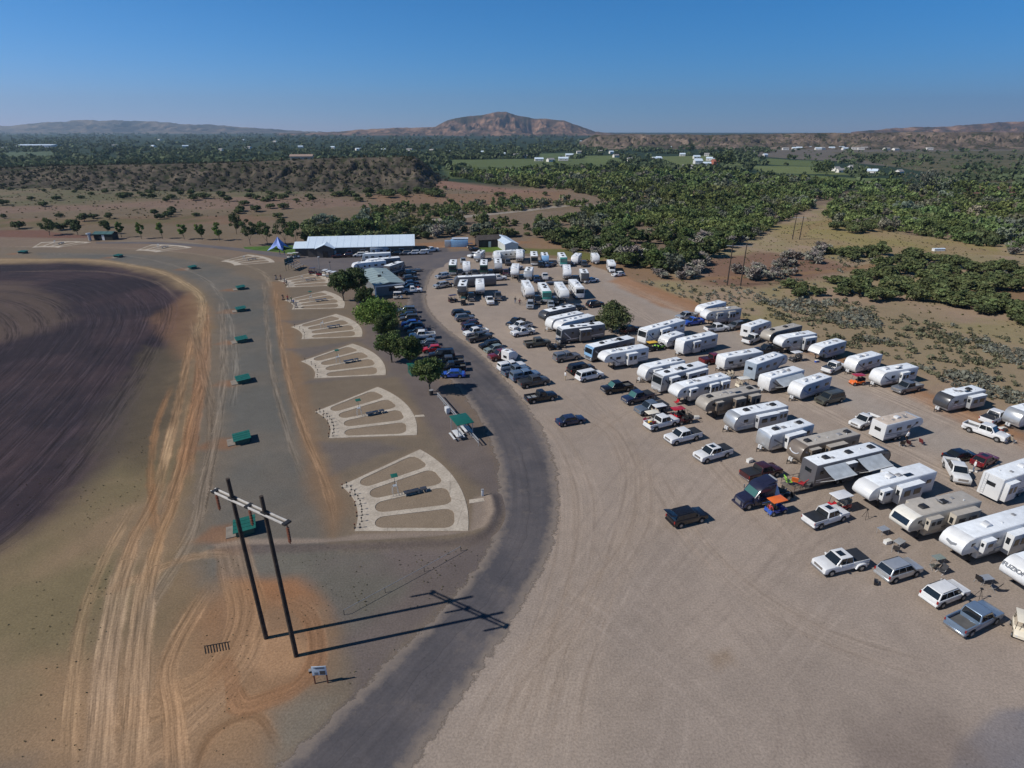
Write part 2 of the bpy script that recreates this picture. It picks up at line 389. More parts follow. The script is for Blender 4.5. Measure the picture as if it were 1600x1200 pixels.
region([(1100, 1020), (1300, 1000), (1500, 1050), (1560, 1120), (1440, 1180), (1200, 1120)], (152, 139, 128), 4, 2, op=.6)
region([(690, 1150), (900, 1000), (1000, 1080), (900, 1300), (650, 1300)], (156, 142, 129), 3, 2, op=.6)
region([(440, 1200), (560, 1080), (600, 1100), (480, 1230)], (90, 86, 88), .5, .3)

# pale soil in and round the fans
for q_, a_ in (((380, 830), 23.5), ((376, 690), 28), ((378, 597), 31), ((376, 534), 31), ((375, 486), 29.5), ((375, 452), 33), ((300, 420), 47), ((184, 402), 71), ((35, 396), 90)):
    c_ = at(*q_); P_ = [(c_[0] + r_ * math.cos(R(a_ + t_)), c_[1] + r_ * math.sin(R(a_ + t_))) for r_, t_ in [(25, k * 6 - 24) for k in range(9)] + [(12.4, 24 - k * 6) for k in range(9)]]
    region(P_, (134, 116, 96), 1.6, 1.2, world=True, op=.75); region(P_, (136, 121, 104), .3, .3, world=True)
    region([(c_[0] - 5, c_[1] - 2), (c_[0] - .5, c_[1] - 2.4), (c_[0] + 1, c_[1] + 1), (c_[0] - 4, c_[1] + 1)], (140, 100, 72), .8, .9, op=.6, world=True)
# gravel bank below the last fan
region([(330, 852), (380, 842), (520, 842), (560, 834), (735, 830), (742, 778), (765, 772), (772, 800), (758, 826), (700, 838), (520, 848), (340, 860)], (140, 126, 114), .35, .3)
region([(322, 862), (380, 853), (520, 853), (700, 846), (752, 836), (770, 822), (768, 840), (740, 852), (520, 862), (340, 868)], (98, 88, 84), .4, .3, op=.8)  # shaded face of the bank, its shade painted into the ground colour

# wheel tracks
Tt = [([(150, 1260), (158, 1150), (168, 1020), (190, 900), (220, 830)], 2.0, (172, 146, 120), .6, 1.0),
      ([(180, 940), (206, 850), (240, 780), (262, 700), (285, 600), (300, 520)], 1.4, (150, 118, 88), .55, .9),
      ([(205, 1260), (212, 1120), (218, 1000), (232, 900), (250, 840)], 2.0, (168, 140, 112), .6, 1.0),
      ([(225, 940), (246, 850), (272, 780), (288, 700), (300, 620)], 1.2, (158, 124, 90), .6, .9),
      ([(256, 740), (262, 700), (270, 660)], .9, (182, 152, 118), .7, .6),
      ([(285, 760), (300, 680), (312, 600), (316, 540)], 2.0, (144, 98, 66), .45, .8),
      ([(110, 1240), (110, 1100), (130, 960), (170, 860), (215, 780)], 1.0, (160, 132, 102), .5, .8),
      ([(90, 1130), (180, 1120), (280, 1090), (350, 1040), (385, 960), (370, 890), (352, 820)], 3.4, (160, 126, 94), .4, .55),
      ([(90, 1240), (230, 1180), (330, 1100), (392, 1020), (400, 960)], 2.2, (162, 132, 104), .4, .55),
      ([(250, 860), (240, 800), (236, 730), (246, 660), (270, 600)], .9, (146, 110, 78), .7, .6),
      ([(280, 1260), (270, 1120), (262, 1040), (300, 960), (340, 900)], 1.6, (166, 132, 100), .5, .9),
      ([(340, 1100), (350, 1040), (372, 1100), (420, 1092), (470, 1068), (495, 1020), (480, 960), (420, 930)], 1.7, (142, 102, 72), .5, .5),
      ([(300, 1230), (330, 1150), (400, 1120), (440, 1180)], .7, (122, 92, 66), .5, .5),
      ([(318, 470), (322, 560), (300, 660), (280, 740), (250, 830)], 1.8, (146, 112, 84), .5, .9),
      ([(300, 500), (330, 640), (320, 760), (290, 850), (255, 880)], 1.6, (116, 98, 80), .4, .9),
      ([(345, 470), (350, 560), (340, 660), (318, 760), (300, 840), (245, 930), (200, 1020)], 1.4, (130, 118, 104), .5, .9),
      ([(430, 450), (440, 540), (470, 660), (510, 760), (525, 830)], 1.1, (146, 116, 88), .6, .8),
      ([(412, 440), (422, 560), (450, 680), (480, 760)], 1.0, (128, 114, 98), .5, .8),
      ([(60, 396), (200, 400), (300, 425), (350, 470), (368, 560), (362, 640)], 1.2, (128, 120, 108), .35, .9),
      ([(0, 385), (150, 386), (300, 396), (400, 420), (425, 450)], 1.4, (138, 124, 106), .5, .8),
      ([(130, 940), (200, 910), (300, 870), (380, 868)], 1.2, (150, 122, 94), .5, .8)]
for pl, w_, c, op, st in Tt: track(pl, w_, c, op, streak=st)
# pale rim lines and furrows of the ploughed field
track([(-300, 409), (60, 406), (170, 409), (255, 427), (308, 458), (316, 490), (305, 530)], 1.8, (160, 138, 108), .6, streak=.8, feather=1.2)
for off in range(1, 16):
    P = smooth_pl(W2([(-300, 415), (60, 411), (170, 416), (240, 432), (286, 462), (290, 500), (262, 570), (200, 680), (100, 810), (0, 890), (-200, 1020)]), 5)
    cx, cy = -135, 75
    P = [(cx + (x - cx) * (1 - off * .06), cy + (y - cy) * (1 - off * .06)) for x, y in P]
    track(P, 2.9, (40, 36, 43) if off % 2 else (50, 43, 49), .35, streak=1.0, world=True, feather=1.5)
for off in np.arange(.5, 16, .42):
    P = smooth_pl(W2([(-300, 415), (60, 411), (170, 416), (240, 432), (286, 462), (290, 500), (262, 570), (200, 680), (100, 810), (0, 890), (-200, 1020)]), 5)
    P = [(-135 + (x + 135) * (1 - off * .06), 75 + (y - 75) * (1 - off * .06)) for x, y in P]
    track(P, .45, (92, 78, 80) if rnd.random() < .6 else (34, 30, 36), .2, world=True, feather=.5, patchy=.9, streak=.4)
track([(0, 425), (150, 424), (240, 440), (280, 470)], 1.2, (120, 104, 90), .35, streak=1.0)
# sweeping wheel marks on the lot
for pl in ([(780, 1240), (830, 1050), (880, 880), (885, 780), (870, 700)], [(800, 1240), (855, 1050), (905, 900), (915, 780), (880, 690), (830, 640)],
           [(720, 1230), (800, 1060), (900, 960), (1000, 820), (1000, 700)], [(870, 1240), (900, 1050), (960, 880), (990, 740), (960, 660), (900, 600)],
           [(900, 700), (980, 640), (1050, 660), (1150, 760), (1250, 880)], [(800, 560), (900, 640), (960, 680), (1000, 780)], [(1010, 720), (1100, 860), (1260, 980), (1500, 1060)]):
    track(pl, .35, (136, 120, 106), .3, gap=.9, patchy=.8, feather=.25, streak=.25)
    track(pl, 3.5, (164, 146, 128), .13, patchy=.8, feather=2.0, streak=.2)
def interp0(v): return float(np.interp(v, [440, 520, 600, 700, 800, 900, 1000, 1100, 1240], [665, 700, 790, 850, 868, 832, 778, 702, 600]))
rt = random.Random(9)
for k in range(110):
    u0, v0 = rt.uniform(700, 1250), rt.uniform(560, 1240); a = rt.choice((-1, 1)); L_ = rt.uniform(90, 420); bend = rt.uniform(-120, 120)
    pl = [(u0, v0), (u0 + a * L_ * .35 + bend * .2, v0 - L_ * .45), (u0 + a * L_ * .7 + bend * .6, v0 - L_ * .75), (u0 + a * L_ + bend, v0 - L_)]
    if min(v for _, v in pl) < 480 or any(u < interp0(v) + 15 for u, v in pl): continue
    track(pl, .3, rt.choice(((132, 119, 109), (172, 158, 146))), rt.uniform(.14, .3), gap=.85, patchy=.7, feather=.25)
for pl in ([(960, 440), (1100, 500), (1300, 580), (1600, 710)], [(970, 470), (1100, 550), (1300, 650), (1600, 800)], [(1000, 458), (1200, 530), (1400, 608), (1640, 712)]):
    track(pl, 3.2, (166, 152, 138), .25, patchy=.5, feather=2.2, streak=.5)

# large and medium soil mottling
mo = .93 + .14 * n_mid[:, None]; mo2 = .9 + .2 * n_big[:, None]
sm = .95 + .1 * n_sm[:, None]
gcol *= mo * mo2 * sm
# relief: the range is flat, the rangeland rolls a little, small bank under the last fan
roll = np.clip((GY - 236) / 110, 0, 1)
gz += roll * (fbm(GX, GY, 120, 3, 21) - .45) * 3.0 * np.clip(1 - (GR - 900) / 400, 0, 1)
gz += roll * (n_mid - .5) * .8 * (GR < 700)
gz[GR < 20] = 0
bank = W2([(330, 860), (520, 855), (700, 842), (752, 832), (772, 806), (768, 778)])
d_, ac_, al_ = line_dist(GX[(GR < 90)], GY[(GR < 90)], smooth_pl(bank, 4))
gz[GR < 90] += np.exp(-(d_ / .7) ** 2) * .28 * (.7 + .6 * n_sm[GR < 90])
gz[GR < 90] += (n_sm[GR < 90] - .5) * .0
V = np.stack([GX, GY, gz], 1)
i0 = np.arange(nR - 1)[:, None] * nT + np.arange(nT)[None]; i1 = np.arange(nR - 1)[:, None] * nT + (np.arange(nT)[None] + 1) % nT
F = np.stack([i0, i1, i1 + nT, i0 + nT], -1).reshape(-1, 4)
gm = np_mesh('ground', V, F); set_col(gm, 'col', gcol)
fl = gm.attributes.new('flow', 'FLOAT_VECTOR', 'POINT'); fl.data.foreach_set('vector', flow.astype(np.float32).ravel())
gm.polygons.foreach_set('use_smooth', np.ones(len(F), dtype=bool))

def ground_mat():
    m, N, L, b = newmat('earth'); b.inputs['Roughness'].default_value = .95; b.inputs['Specular IOR Level'].default_value = .15
    at_ = N.new('ShaderNodeAttribute'); at_.attribute_name = 'col'
    fa = N.new('ShaderNodeAttribute'); fa.attribute_name = 'flow'
    tc = N.new('ShaderNodeTexCoord')
    def noise(vec, sc, det, lo, hi, a=.3, b_=.7):
        n = N.new('ShaderNodeTexNoise'); n.inputs['Scale'].default_value = sc; n.inputs['Detail'].default_value = det; n.inputs['Roughness'].default_value = .65
        L.new(vec, n.inputs['Vector']); r = N.new('ShaderNodeMapRange')
        r.inputs[1].default_value = a; r.inputs[2].default_value = b_; r.inputs[3].default_value = lo; r.inputs[4].default_value = hi
        L.new(n.outputs['Fac'], r.inputs[0]); return n, r
    def mul(x, y):
        q = N.new('ShaderNodeMath'); q.operation = 'MULTIPLY'; L.new(x, q.inputs[0]); L.new(y, q.inputs[1]); return q.outputs[0]
    n1, r1 = noise(tc.outputs['Object'], 5.5, 6, .74, 1.24)
    n2, r2 = noise(tc.outputs['Object'], .6, 7, .93, 1.07)
    n3, r3 = noise(tc.outputs['Object'], .05, 5, .94, 1.06)
    # stones and clods
    n4, r4 = noise(tc.outputs['Object'], 1.9, 3, 1.0, .7, .66, .74)
    # streaks along wheel tracks and furrows
    sep = N.new('ShaderNodeSeparateXYZ'); L.new(fa.outputs['Vector'], sep.inputs[0])
    mx = N.new('ShaderNodeMath'); mx.operation = 'MULTIPLY'; mx.inputs[1].default_value = 2.6; L.new(sep.outputs[0], mx.inputs[0])
    my = N.new('ShaderNodeMath'); my.operation = 'MULTIPLY'; my.inputs[1].default_value = .09; L.new(sep.outputs[1], my.inputs[0])
    cb = N.new('ShaderNodeCombineXYZ'); L.new(mx.outputs[0], cb.inputs[0]); L.new(my.outputs[0], cb.inputs[1])
    n5, r5 = noise(cb.outputs[0], 1.0, 4, .6, 1.5, .36, .64)
    mixs = N.new('ShaderNodeMix'); mixs.data_type = 'FLOAT'; mixs.inputs[2].default_value = 1.0
    L.new(sep.outputs[2], mixs.inputs[0]); L.new(r5.outputs[0], mixs.inputs[3])
    tot = mul(mul(mul(r1.outputs[0], r2.outputs[0]), mul(r3.outputs[0], r4.outputs[0])), mixs.outputs[0])
    sc = N.new('ShaderNodeVectorMath'); sc.operation = 'SCALE'; L.new(at_.outputs['Color'], sc.inputs[0]); L.new(tot, sc.inputs['Scale'])
    L.new(sc.outputs[0], b.inputs['Base Color'])
    bp = N.new('ShaderNodeBump'); bp.inputs['Strength'].default_value = .4; bp.inputs['Distance'].default_value = .07
    ad = N.new('ShaderNodeMath'); ad.operation = 'ADD'; L.new(n1.outputs['Fac'], ad.inputs[0]); L.new(mul(n5.outputs['Fac'], sep.outputs[2]), ad.inputs[1])
    L.new(ad.outputs[0], bp.inputs['Height']); L.new(bp.outputs[0], b.inputs['Normal'])
    return m
M_ground = ground_mat()
tag(ob('ground', gm, M_ground), kind='structure')

def sheet(name, pl_world, z, material, th=.0, holes=()):
    loops = [[Vector((x, y, 0)) for x, y in pl_world]] + [[Vector((x, y, 0)) for x, y in h] for h in holes]
    tris = tessellate_polygon(loops); pts = [p for l in loops for p in l]
    mb = MB(); n = len(pts)
    vs = [(p.x, p.y, z) for p in pts]
    if th:
        vs += [(p.x, p.y, z - th) for p in pts]; fs = [tuple(t_) for t_ in tris]; o = 0
        for l in loops:
            k = len(l); fs += [(o + i, o + (i + 1) % k, n + o + (i + 1) % k, n + o + i) for i in range(k)]; o += k
        mb.add(vs, fs)
    else: mb.add(vs, [tuple(t_) for t_ in tris])
    m = mb.me(name)
    # make sheets face up
    bm = bmesh.new(); bm.from_mesh(m)
    for f in bm.faces:
        if abs(f.normal.z) > .9 and f.normal.z < 0 and f.calc_center_median().z > z - .001: f.normal_flip()
    bm.to_mesh(m); bm.free()
    return ob(name, m, material)

def rough_mat(name, c1, c2, s1=.35, s2=6, rough=.9, bump=.2, cracks=0):
    m, N, L, b = newmat(name); b.inputs['Roughness'].default_value = rough; b.inputs['Specular IOR Level'].default_value = .25
    tc = N.new('ShaderNodeTexCoord'); n = N.new('ShaderNodeTexNoise'); n.inputs['Scale'].default_value = s1; n.inputs['Detail'].default_value = 8; n.inputs['Roughness'].default_value = .6
    n2 = N.new('ShaderNodeTexNoise'); n2.inputs['Scale'].default_value = s2; n2.inputs['Detail'].default_value = 3
    L.new(tc.outputs['Object'], n.inputs['Vector']); L.new(tc.outputs['Object'], n2.inputs['Vector'])
    cr = N.new('ShaderNodeValToRGB'); cr.color_ramp.elements[0].position = .35; cr.color_ramp.elements[1].position = .65
    cr.color_ramp.elements[0].color = (*c1, 1); cr.color_ramp.elements[1].color = (*c2, 1); L.new(n.outputs['Fac'], cr.inputs[0])
    mr = N.new('ShaderNodeMapRange'); mr.inputs[1].default_value = .25; mr.inputs[2].default_value = .75; mr.inputs[3].default_value = .82; mr.inputs[4].default_value = 1.15
    L.new(n2.outputs['Fac'], mr.inputs[0]); sc = N.new('ShaderNodeVectorMath'); sc.operation = 'SCALE'
    L.new(cr.outputs[0], sc.inputs[0]); last = mr.outputs[0]
    if cracks:
        vo = N.new('ShaderNodeTexVoronoi'); vo.feature = 'DISTANCE_TO_EDGE'; vo.inputs['Scale'].default_value = cracks
        L.new(tc.outputs['Object'], vo.inputs['Vector']); q = N.new('ShaderNodeMapRange'); q.inputs[1].default_value = 0; q.inputs[2].default_value = .012; q.inputs[3].default_value = .72; q.inputs[4].default_value = 1
        L.new(vo.outputs['Distance'], q.inputs[0]); w_ = N.new('ShaderNodeMath'); w_.operation = 'MULTIPLY'; L.new(last, w_.inputs[0]); L.new(q.outputs[0], w_.inputs[1]); last = w_.outputs[0]
    L.new(last, sc.inputs['Scale']); L.new(sc.outputs[0], b.inputs['Base Color'])
    bp = N.new('ShaderNodeBump'); bp.inputs['Strength'].default_value = bump; bp.inputs['Distance'].default_value = .05
    L.new(n2.outputs['Fac'], bp.inputs['Height']); L.new(bp.outputs[0], b.inputs['Normal'])
    return m
M_asph = rough_mat('asphalt', A(74, 73, 78, K), A(86, 83, 87, K), .22, 5)
M_asph2 = rough_mat('asphalt_old', A(94, 90, 93, K), A(106, 99, 98, K), .15, 5)
M_conc = rough_mat('concrete', A(168, 157, 143, K), A(188, 177, 162, K), .5, 4, cracks=.22)

rl = [(440, 1205), (519, 1131), (578, 1073), (614, 1036), (677, 976), (724, 922), (768, 862), (785, 810), (786, 750), (776, 700), (752, 650), (716, 602), (676, 566), (645, 540), (640, 500), (640, 470), (640, 445), (652, 425), (662, 408)]
rR = [(690, 408), (672, 428), (664, 448), (662, 470), (672, 492), (698, 517), (745, 552), (790, 600), (832, 655), (858, 715), (866, 790), (850, 866), (800, 955), (750, 1035), (690, 1115), (620, 1210)]
def ragged(pl, amp, seed):
    P = smooth_pl([tuple(p) for p in pl], 8); o = []
    for i, (x, y) in enumerate(P):
        o.append((x + (float(vnoise(np.array([i * .7]), np.array([0.]), seed)[0]) - .5) * amp, y + (float(vnoise(np.array([i * .7]), np.array([9.]), seed)[0]) - .5) * amp))
    return o
def resample(P, n):
    s = [0]
    for a, b in zip(P[:-1], P[1:]): s.append(s[-1] + math.dist(a, b))
    o = []
    for i in range(n):
        t = s[-1] * i / (n - 1); k = min(len(P) - 2, max(0, int(np.searchsorted(s, t)) - 1)); f = (t - s[k]) / max(1e-6, s[k + 1] - s[k]); o.append((P[k][0] + (P[k + 1][0] - P[k][0]) * f, P[k][1] + (P[k + 1][1] - P[k][1]) * f))
    return np.array(o)
def strip(name, left, right, z, n, m, material, out=1.2):
    A0 = resample(smooth_pl([tuple(p) for p in left], 6), n); B0 = resample(smooth_pl([tuple(p) for p in right], 6), n); wd = np.linalg.norm(B0 - A0, axis=1)
    t = np.linspace(0, 1, m)[None, :, None]; d_ = (B0 - A0) / wd[:, None]
    A1 = A0 - d_ * out; B1 = B0 + d_ * out; P = A1[:, None] * (1 - t) + B1[:, None] * t; w1 = (wd + 2 * out)[:, None] * t[0, :, 0][None]
    e_ = np.minimum(w1, (wd + 2 * out)[:, None] - w1) - out
    V_ = np.concatenate([P, np.full((n, m, 1), z)], 2).reshape(-1, 3); a = np.arange(n - 1)[:, None] * m + np.arange(m - 1)[None]
    F_ = np.stack([a, a + 1, a + m + 1, a + m], -1).reshape(-1, 4); me_ = np_mesh(name, V_, F_)
    ln = np.repeat(np.concatenate([[0], np.cumsum(np.linalg.norm(np.diff((A0 + B0) / 2, axis=0), axis=1))])[:, None], m, 1)
    q = me_.attributes.new('edge', 'FLOAT_VECTOR', 'POINT'); q.data.foreach_set('vector', np.stack([e_.ravel(), ln.ravel(), w1.ravel()], 1).astype(np.float32).ravel())
    bm = bmesh.new(); bm.from_mesh(me_)
    for f in bm.faces:
        if f.normal.z < 0: f.normal_flip()
    bm.to_mesh(me_); bm.free()
    return ob(name, me_, material)
def road_mat():
    m, N, L, b = newmat('worn_asphalt'); b.inputs['Roughness'].default_value = .88; b.inputs['Specular IOR Level'].default_value = .25
    tc = N.new('ShaderNodeTexCoord'); at_ = N.new('ShaderNodeAttribute'); at_.attribute_name = 'edge'; sp = N.new('ShaderNodeSeparateXYZ'); L.new(at_.outputs['Vector'], sp.inputs[0])
    def nz(sc, det, vec=None):
        n = N.new('ShaderNodeTexNoise'); n.inputs['Scale'].default_value = sc; n.inputs['Detail'].default_value = det; n.inputs['Roughness'].default_value = .65; L.new(vec or tc.outputs['Object'], n.inputs['Vector']); return n.outputs['Fac']
    def mr(x, a, b_, lo, hi):
        r = N.new('ShaderNodeMapRange'); r.inputs[1].default_value = a; r.inputs[2].default_value = b_; r.inputs[3].default_value = lo; r.inputs[4].default_value = hi; L.new(x, r.inputs[0]); return r.outputs[0]
    def ma(op, x, y):
        q = N.new('ShaderNodeMath'); q.operation = op
        for i, v_ in enumerate((x, y)):
            if isinstance(v_, (int, float)): q.inputs[i].default_value = v_
            else: L.new(v_, q.inputs[i])
        return q.outputs[0]
    big = nz(.18, 6); fine = nz(4.5, 5)
    cr = N.new('ShaderNodeValToRGB'); cr.color_ramp.elements[0].position = .35; cr.color_ramp.elements[1].position = .65; cr.color_ramp.elements[0].color = (*A(78, 76, 80, K), 1); cr.color_ramp.elements[1].color = (*A(96, 91, 92, K), 1); L.new(big, cr.inputs[0])
    # worn wheel paths along the road
    cb = N.new('ShaderNodeCombineXYZ'); L.new(ma('MULTIPLY', sp.outputs[2], 1.1), cb.inputs[0]); L.new(ma('MULTIPLY', sp.outputs[1], .035), cb.inputs[1])
    lane = mr(nz(1.0, 4, cb.outputs[0]), .3, .7, .86, 1.16)
    # long seams
    seam = mr(ma('ABSOLUTE', ma('SUBTRACT', ma('ADD', sp.outputs[2], ma('MULTIPLY', nz(.25, 2), 1.6)), 5.2), 0), 0, .06, .72, 1)
    vo = N.new('ShaderNodeTexVoronoi'); vo.feature = 'DISTANCE_TO_EDGE'; vo.inputs['Scale'].default_value = .16
    wv = N.new('ShaderNodeVectorMath'); wv.operation = 'ADD'; nn_ = N.new('ShaderNodeTexNoise'); nn_.inputs['Scale'].default_value = .6; nn_.inputs['Detail'].default_value = 4; L.new(tc.outputs['Object'], nn_.inputs['Vector'])
    sv = N.new('ShaderNodeVectorMath'); sv.operation = 'SCALE'; sv.inputs['Scale'].default_value = 3.0; L.new(nn_.outputs['Color'], sv.inputs[0]); L.new(tc.outputs['Object'], wv.inputs[0]); L.new(sv.outputs[0], wv.inputs[1]); L.new(wv.outputs[0], vo.inputs['Vector'])
    crk = mr(vo.outputs['Distance'], 0, .007, .8, 1)
    tot = ma('MULTIPLY', ma('MULTIPLY', mr(fine, .25, .75, .82, 1.16), lane), ma('MULTIPLY', seam, crk))
    sc = N.new('ShaderNodeVectorMath'); sc.operation = 'SCALE'; L.new(cr.outputs[0], sc.inputs[0]); L.new(tot, sc.inputs['Scale'])
    # gravel dust spilling over the edge
    e1 = ma('ADD', sp.outputs[0], ma('MULTIPLY', ma('SUBTRACT', nz(.8, 6), .5), 2.6)); e2 = ma('ADD', e1, ma('MULTIPLY', ma('SUBTRACT', nz(6, 3), .5), .8))
    dust = ma('MAXIMUM', mr(e2, -.3, .9, 1, 0), mr(nz(.35, 5), .58, .8, 0, .55))
    mx = N.new('ShaderNodeMix'); mx.data_type = 'RGBA'; L.new(dust, mx.inputs[0]); L.new(sc.outputs[0], mx.inputs[6]); mx.inputs[7].default_value = (*A(128, 117, 108, K), 1)
    L.new(mx.outputs[2], b.inputs['Base Color'])
    # the outermost crumbs thin out to bare ground
    tr = N.new('ShaderNodeBsdfTransparent'); ms = N.new('ShaderNodeMixShader'); L.new(mr(e2, -.75, -.35, 0, 1), ms.inputs[0]); L.new(tr.outputs[0], ms.inputs[1]); L.new(b.outputs[0], ms.inputs[2]); L.new(ms.outputs[0], N['Material Output'].inputs[0])
    bp = N.new('ShaderNodeBump'); bp.inputs['Strength'].default_value = .25; bp.inputs['Distance'].default_value = .04; L.new(fine, bp.inputs['Height']); L.new(bp.outputs[0], b.inputs['Normal'])
    return m
road = strip('road', W2(rl), W2(rR[::-1]), .008, 260, 22, road_mat()); tag(road, kind='structure')
ap = sheet('forecourt', ragged(W2([(470, 412), (474, 401), (560, 399), (660, 397), (712, 393), (740, 392), (722, 402), (700, 410), (690, 418), (655, 424), (640, 440), (610, 436), (560, 425), (500, 421)]), .8, 8), .012, M_asph2); tag(ap, kind='structure')
pth = sheet('range_road', ragged(W2([(150, 378.5), (230, 378), (300, 381), (370, 387.5), (430, 395), (480, 402)]), .4, 6) + ragged(W2([(470, 407), (425, 400), (365, 391.5), (296, 384.5), (230, 381), (150, 380.5)]), .4, 7), .016, M_asph2); tag(pth, kind='structure')
M_lawn = rough_mat('lawn_grass', A(62, 92, 34, K), A(84, 112, 44, K), .3, 8)
lw = sheet('lawn', ragged(W2([(380, 386), (470, 384), (474, 398), (430, 393.5), (384, 389.5)]), .6, 12), .014, M_lawn); tag(lw, kind='structure')

# fans: radial concrete walks centred on the trap house
def arc(c, r, a0, a1, n): return [(c[0] + r * math.cos(a0 + (a1 - a0) * i / n), c[1] + r * math.sin(a0 + (a1 - a0) * i / n)) for i in range(n + 1)]
def fan(c, amid, span=R(47)):
    a0, a1 = amid - span / 2, amid + span / 2
    outer = arc(c, 25, a0, a1, 24) + arc(c, 12.4, a1, a0, 16)
    holes = []; ri, ro, hw = 14.4, 23.4, .42
    st = span / 4
    for k in range(4):
        b0, b1 = a0 + st * k, a0 + st * (k + 1)
        e = [hw if k else hw * 1.3, hw if k < 3 else hw * 1.3]
        def lo(r): return b0 + e[0] / r
        def hi(r): return b1 - e[1] / r
        h = []
        rad = (hi(ri) - lo(ri)) * ri / 2; mid = (lo(ri) + hi(ri)) / 2
        for i in range(9):   # round inner end
            t_ = -math.pi / 2 - math.pi * i / 8
            r_ = ri + rad + rad * math.cos(t_ ) ; r_ = ri + rad * (1 - math.sin(math.pi * i / 8))
            aa = mid + (hi(ri + rad) - lo(ri + rad)) / 2 * math.cos(math.pi * i / 8)
            h.append((r_, aa))
        cr_ = 1.1
        for i in range(4): t_ = i / 3 * math.pi / 2; h.append((ro - cr_ + cr_ * math.sin(t_), lo(ro) + (cr_ - cr_ * math.cos(t_)) / ro))
        for i in range(4): t_ = i / 3 * math.pi / 2; h.append((ro - cr_ + cr_ * math.cos(t_), hi(ro) - (cr_ - cr_ * math.sin(t_)) / ro))
        holes.append([(c[0] + r * math.cos(a_), c[1] + r * math.sin(a_)) for r, a_ in h])
    o = sheet('concrete_path', outer, .05, M_conc, th=.09, holes=holes)
    return tag(o, kind='structure')
FANS = [((380, 830), 23.5), ((376, 690), 28), ((378, 597), 31), ((376, 534), 31), ((375, 486), 29.5), ((375, 452), 33), ((300, 420), 47), ((184, 402), 71), ((35, 396), 90)]
for (q, a) in FANS: fan(tuple(at(*q)[:2]), R(a))

tag(sheet('concrete_path', W2([(733, 787), (768, 782), (767, 777), (733, 781)]), .045, M_conc, th=.06), kind='structure')
tag(sheet('concrete_path', W2([(648, 652), (664, 651), (662, 648), (648, 649)]), .045, M_conc, th=.06), kind='structure')

# ------------------------------------------------------------------ hills
def hill_mat(name, c1, c2, c3, scale, vert=1.0, speck=None):
    m, N, L, b = newmat(name); b.inputs['Roughness'].default_value = 1; b.inputs['Specular IOR Level'].default_value = .05
    tc = N.new('ShaderNodeTexCoord'); mp = N.new('ShaderNodeMapping'); mp.inputs['Scale'].default_value = (1, 1, vert)
    L.new(tc.outputs['Object'], mp.inputs['Vector'])
    n = N.new('ShaderNodeTexNoise'); n.inputs['Scale'].default_value = scale; n.inputs['Detail'].default_value = 9; n.inputs['Roughness'].default_value = .62
    L.new(mp.outputs[0], n.inputs['Vector'])
    cr = N.new('ShaderNodeValToRGB'); e = cr.color_ramp.elements; e[0].position = .38; e[0].color = (*c1, 1); e[1].position = .62; e[1].color = (*c3, 1)
    e2 = cr.color_ramp.elements.new(.5); e2.color = (*c2, 1); L.new(n.outputs['Fac'], cr.inputs[0]); out = cr.outputs[0]
    if speck:
        n2 = N.new('ShaderNodeTexNoise'); n2.inputs['Scale'].default_value = speck; n2.inputs['Detail'].default_value = 2; L.new(tc.outputs['Object'], n2.inputs['Vector'])
        r2 = N.new('ShaderNodeMapRange'); r2.inputs[1].default_value = .54; r2.inputs[2].default_value = .6; r2.inputs[3].default_value = 0; r2.inputs[4].default_value = .8
        L.new(n2.outputs['Fac'], r2.inputs[0]); mx = N.new('ShaderNodeMix'); mx.data_type = 'RGBA'; L.new(r2.outputs[0], mx.inputs[0]); L.new(out, mx.inputs[6]); mx.inputs[7].default_value = (*A(48, 54, 36), 1); out = mx.outputs[2]
    L.new(out, b.inputs['Base Color'])
    return m
def interp(pts, u):
    if u <= pts[0][0]: return pts[0][1]
    for (a, b), (c, d) in zip(pts[:-1], pts[1:]):
        if u <= c: return b + (d - b) * (u - a) / (c - a)
    return pts[-1][1]
def ridge(name, crest, D, depth, material, nu=420, nt_=46, rug=.35, foot=0.0, shape=1.2, seed=3, jag=2.0, gully=9.0, foot_v=None):
    """a hill range whose crest passes through the sky line points, at forward distance D"""
    u0, u1 = crest[0][0], crest[-1][0]; us = np.linspace(u0, u1, nu); ts = np.linspace(0, 1.6, nt_)
    cv = np.array([interp(crest, u) for u in us])
    cv = cv + (vnoise(us / 14, us * 0, seed) - .5) * jag * .6 + (vnoise(us / 5, us * 0, seed + 1) - .5) * jag * .35
    top = [at_far(u, v, D) for u, v in zip(us, cv)]
    X = np.zeros((nt_, nu)); Y = np.zeros((nt_, nu)); Z = np.zeros((nt_, nu))
    for i, u in enumerate(us):
        zc = max(top[i].z, foot + .5)
        sc = .55 + .45 * min(1.0, zc / max(1, max(t_.z for t_ in top)))
        f = np.minimum(ts, 1); back = np.maximum(ts - 1, 0) / .6
        Yc = D - depth * sc * (1 - f) + back * depth * .5; X[:, i] = top[i].x * Yc / D; Y[:, i] = Yc
        g_ = f ** shape
        Z[:, i] = np.where(ts <= 1, foot - 2 + (zc - foot + 2) * g_, zc - (zc - foot + 8) * back * .3)
    S = D / 1000
    rg = 1 - np.abs(fbm(X / S, Y / S * .35, 70 / gully * 9, 5, seed + 5) * 2 - 1)
    env = np.clip(np.sin(np.clip(ts, 0, 1) * math.pi), 0, 1)[:, None] ** .7
    Z = Z - env * (1 - rg) * rug * (Z - foot + 4).clip(0) * 4.2
    V = np.stack([X.ravel(), Y.ravel(), Z.ravel()], 1)
    a = np.arange(nt_ - 1)[:, None] * nu + np.arange(nu - 1)[None]
    F = np.stack([a, a + 1, a + nu + 1, a + nu], -1).reshape(-1, 4)
    m = np_mesh(name, V, F); m.polygons.foreach_set('use_smooth', np.ones(len(F), dtype=bool))
    o = ob(name, m, material); tag(o, kind='structure'); return o, X, Y, Z
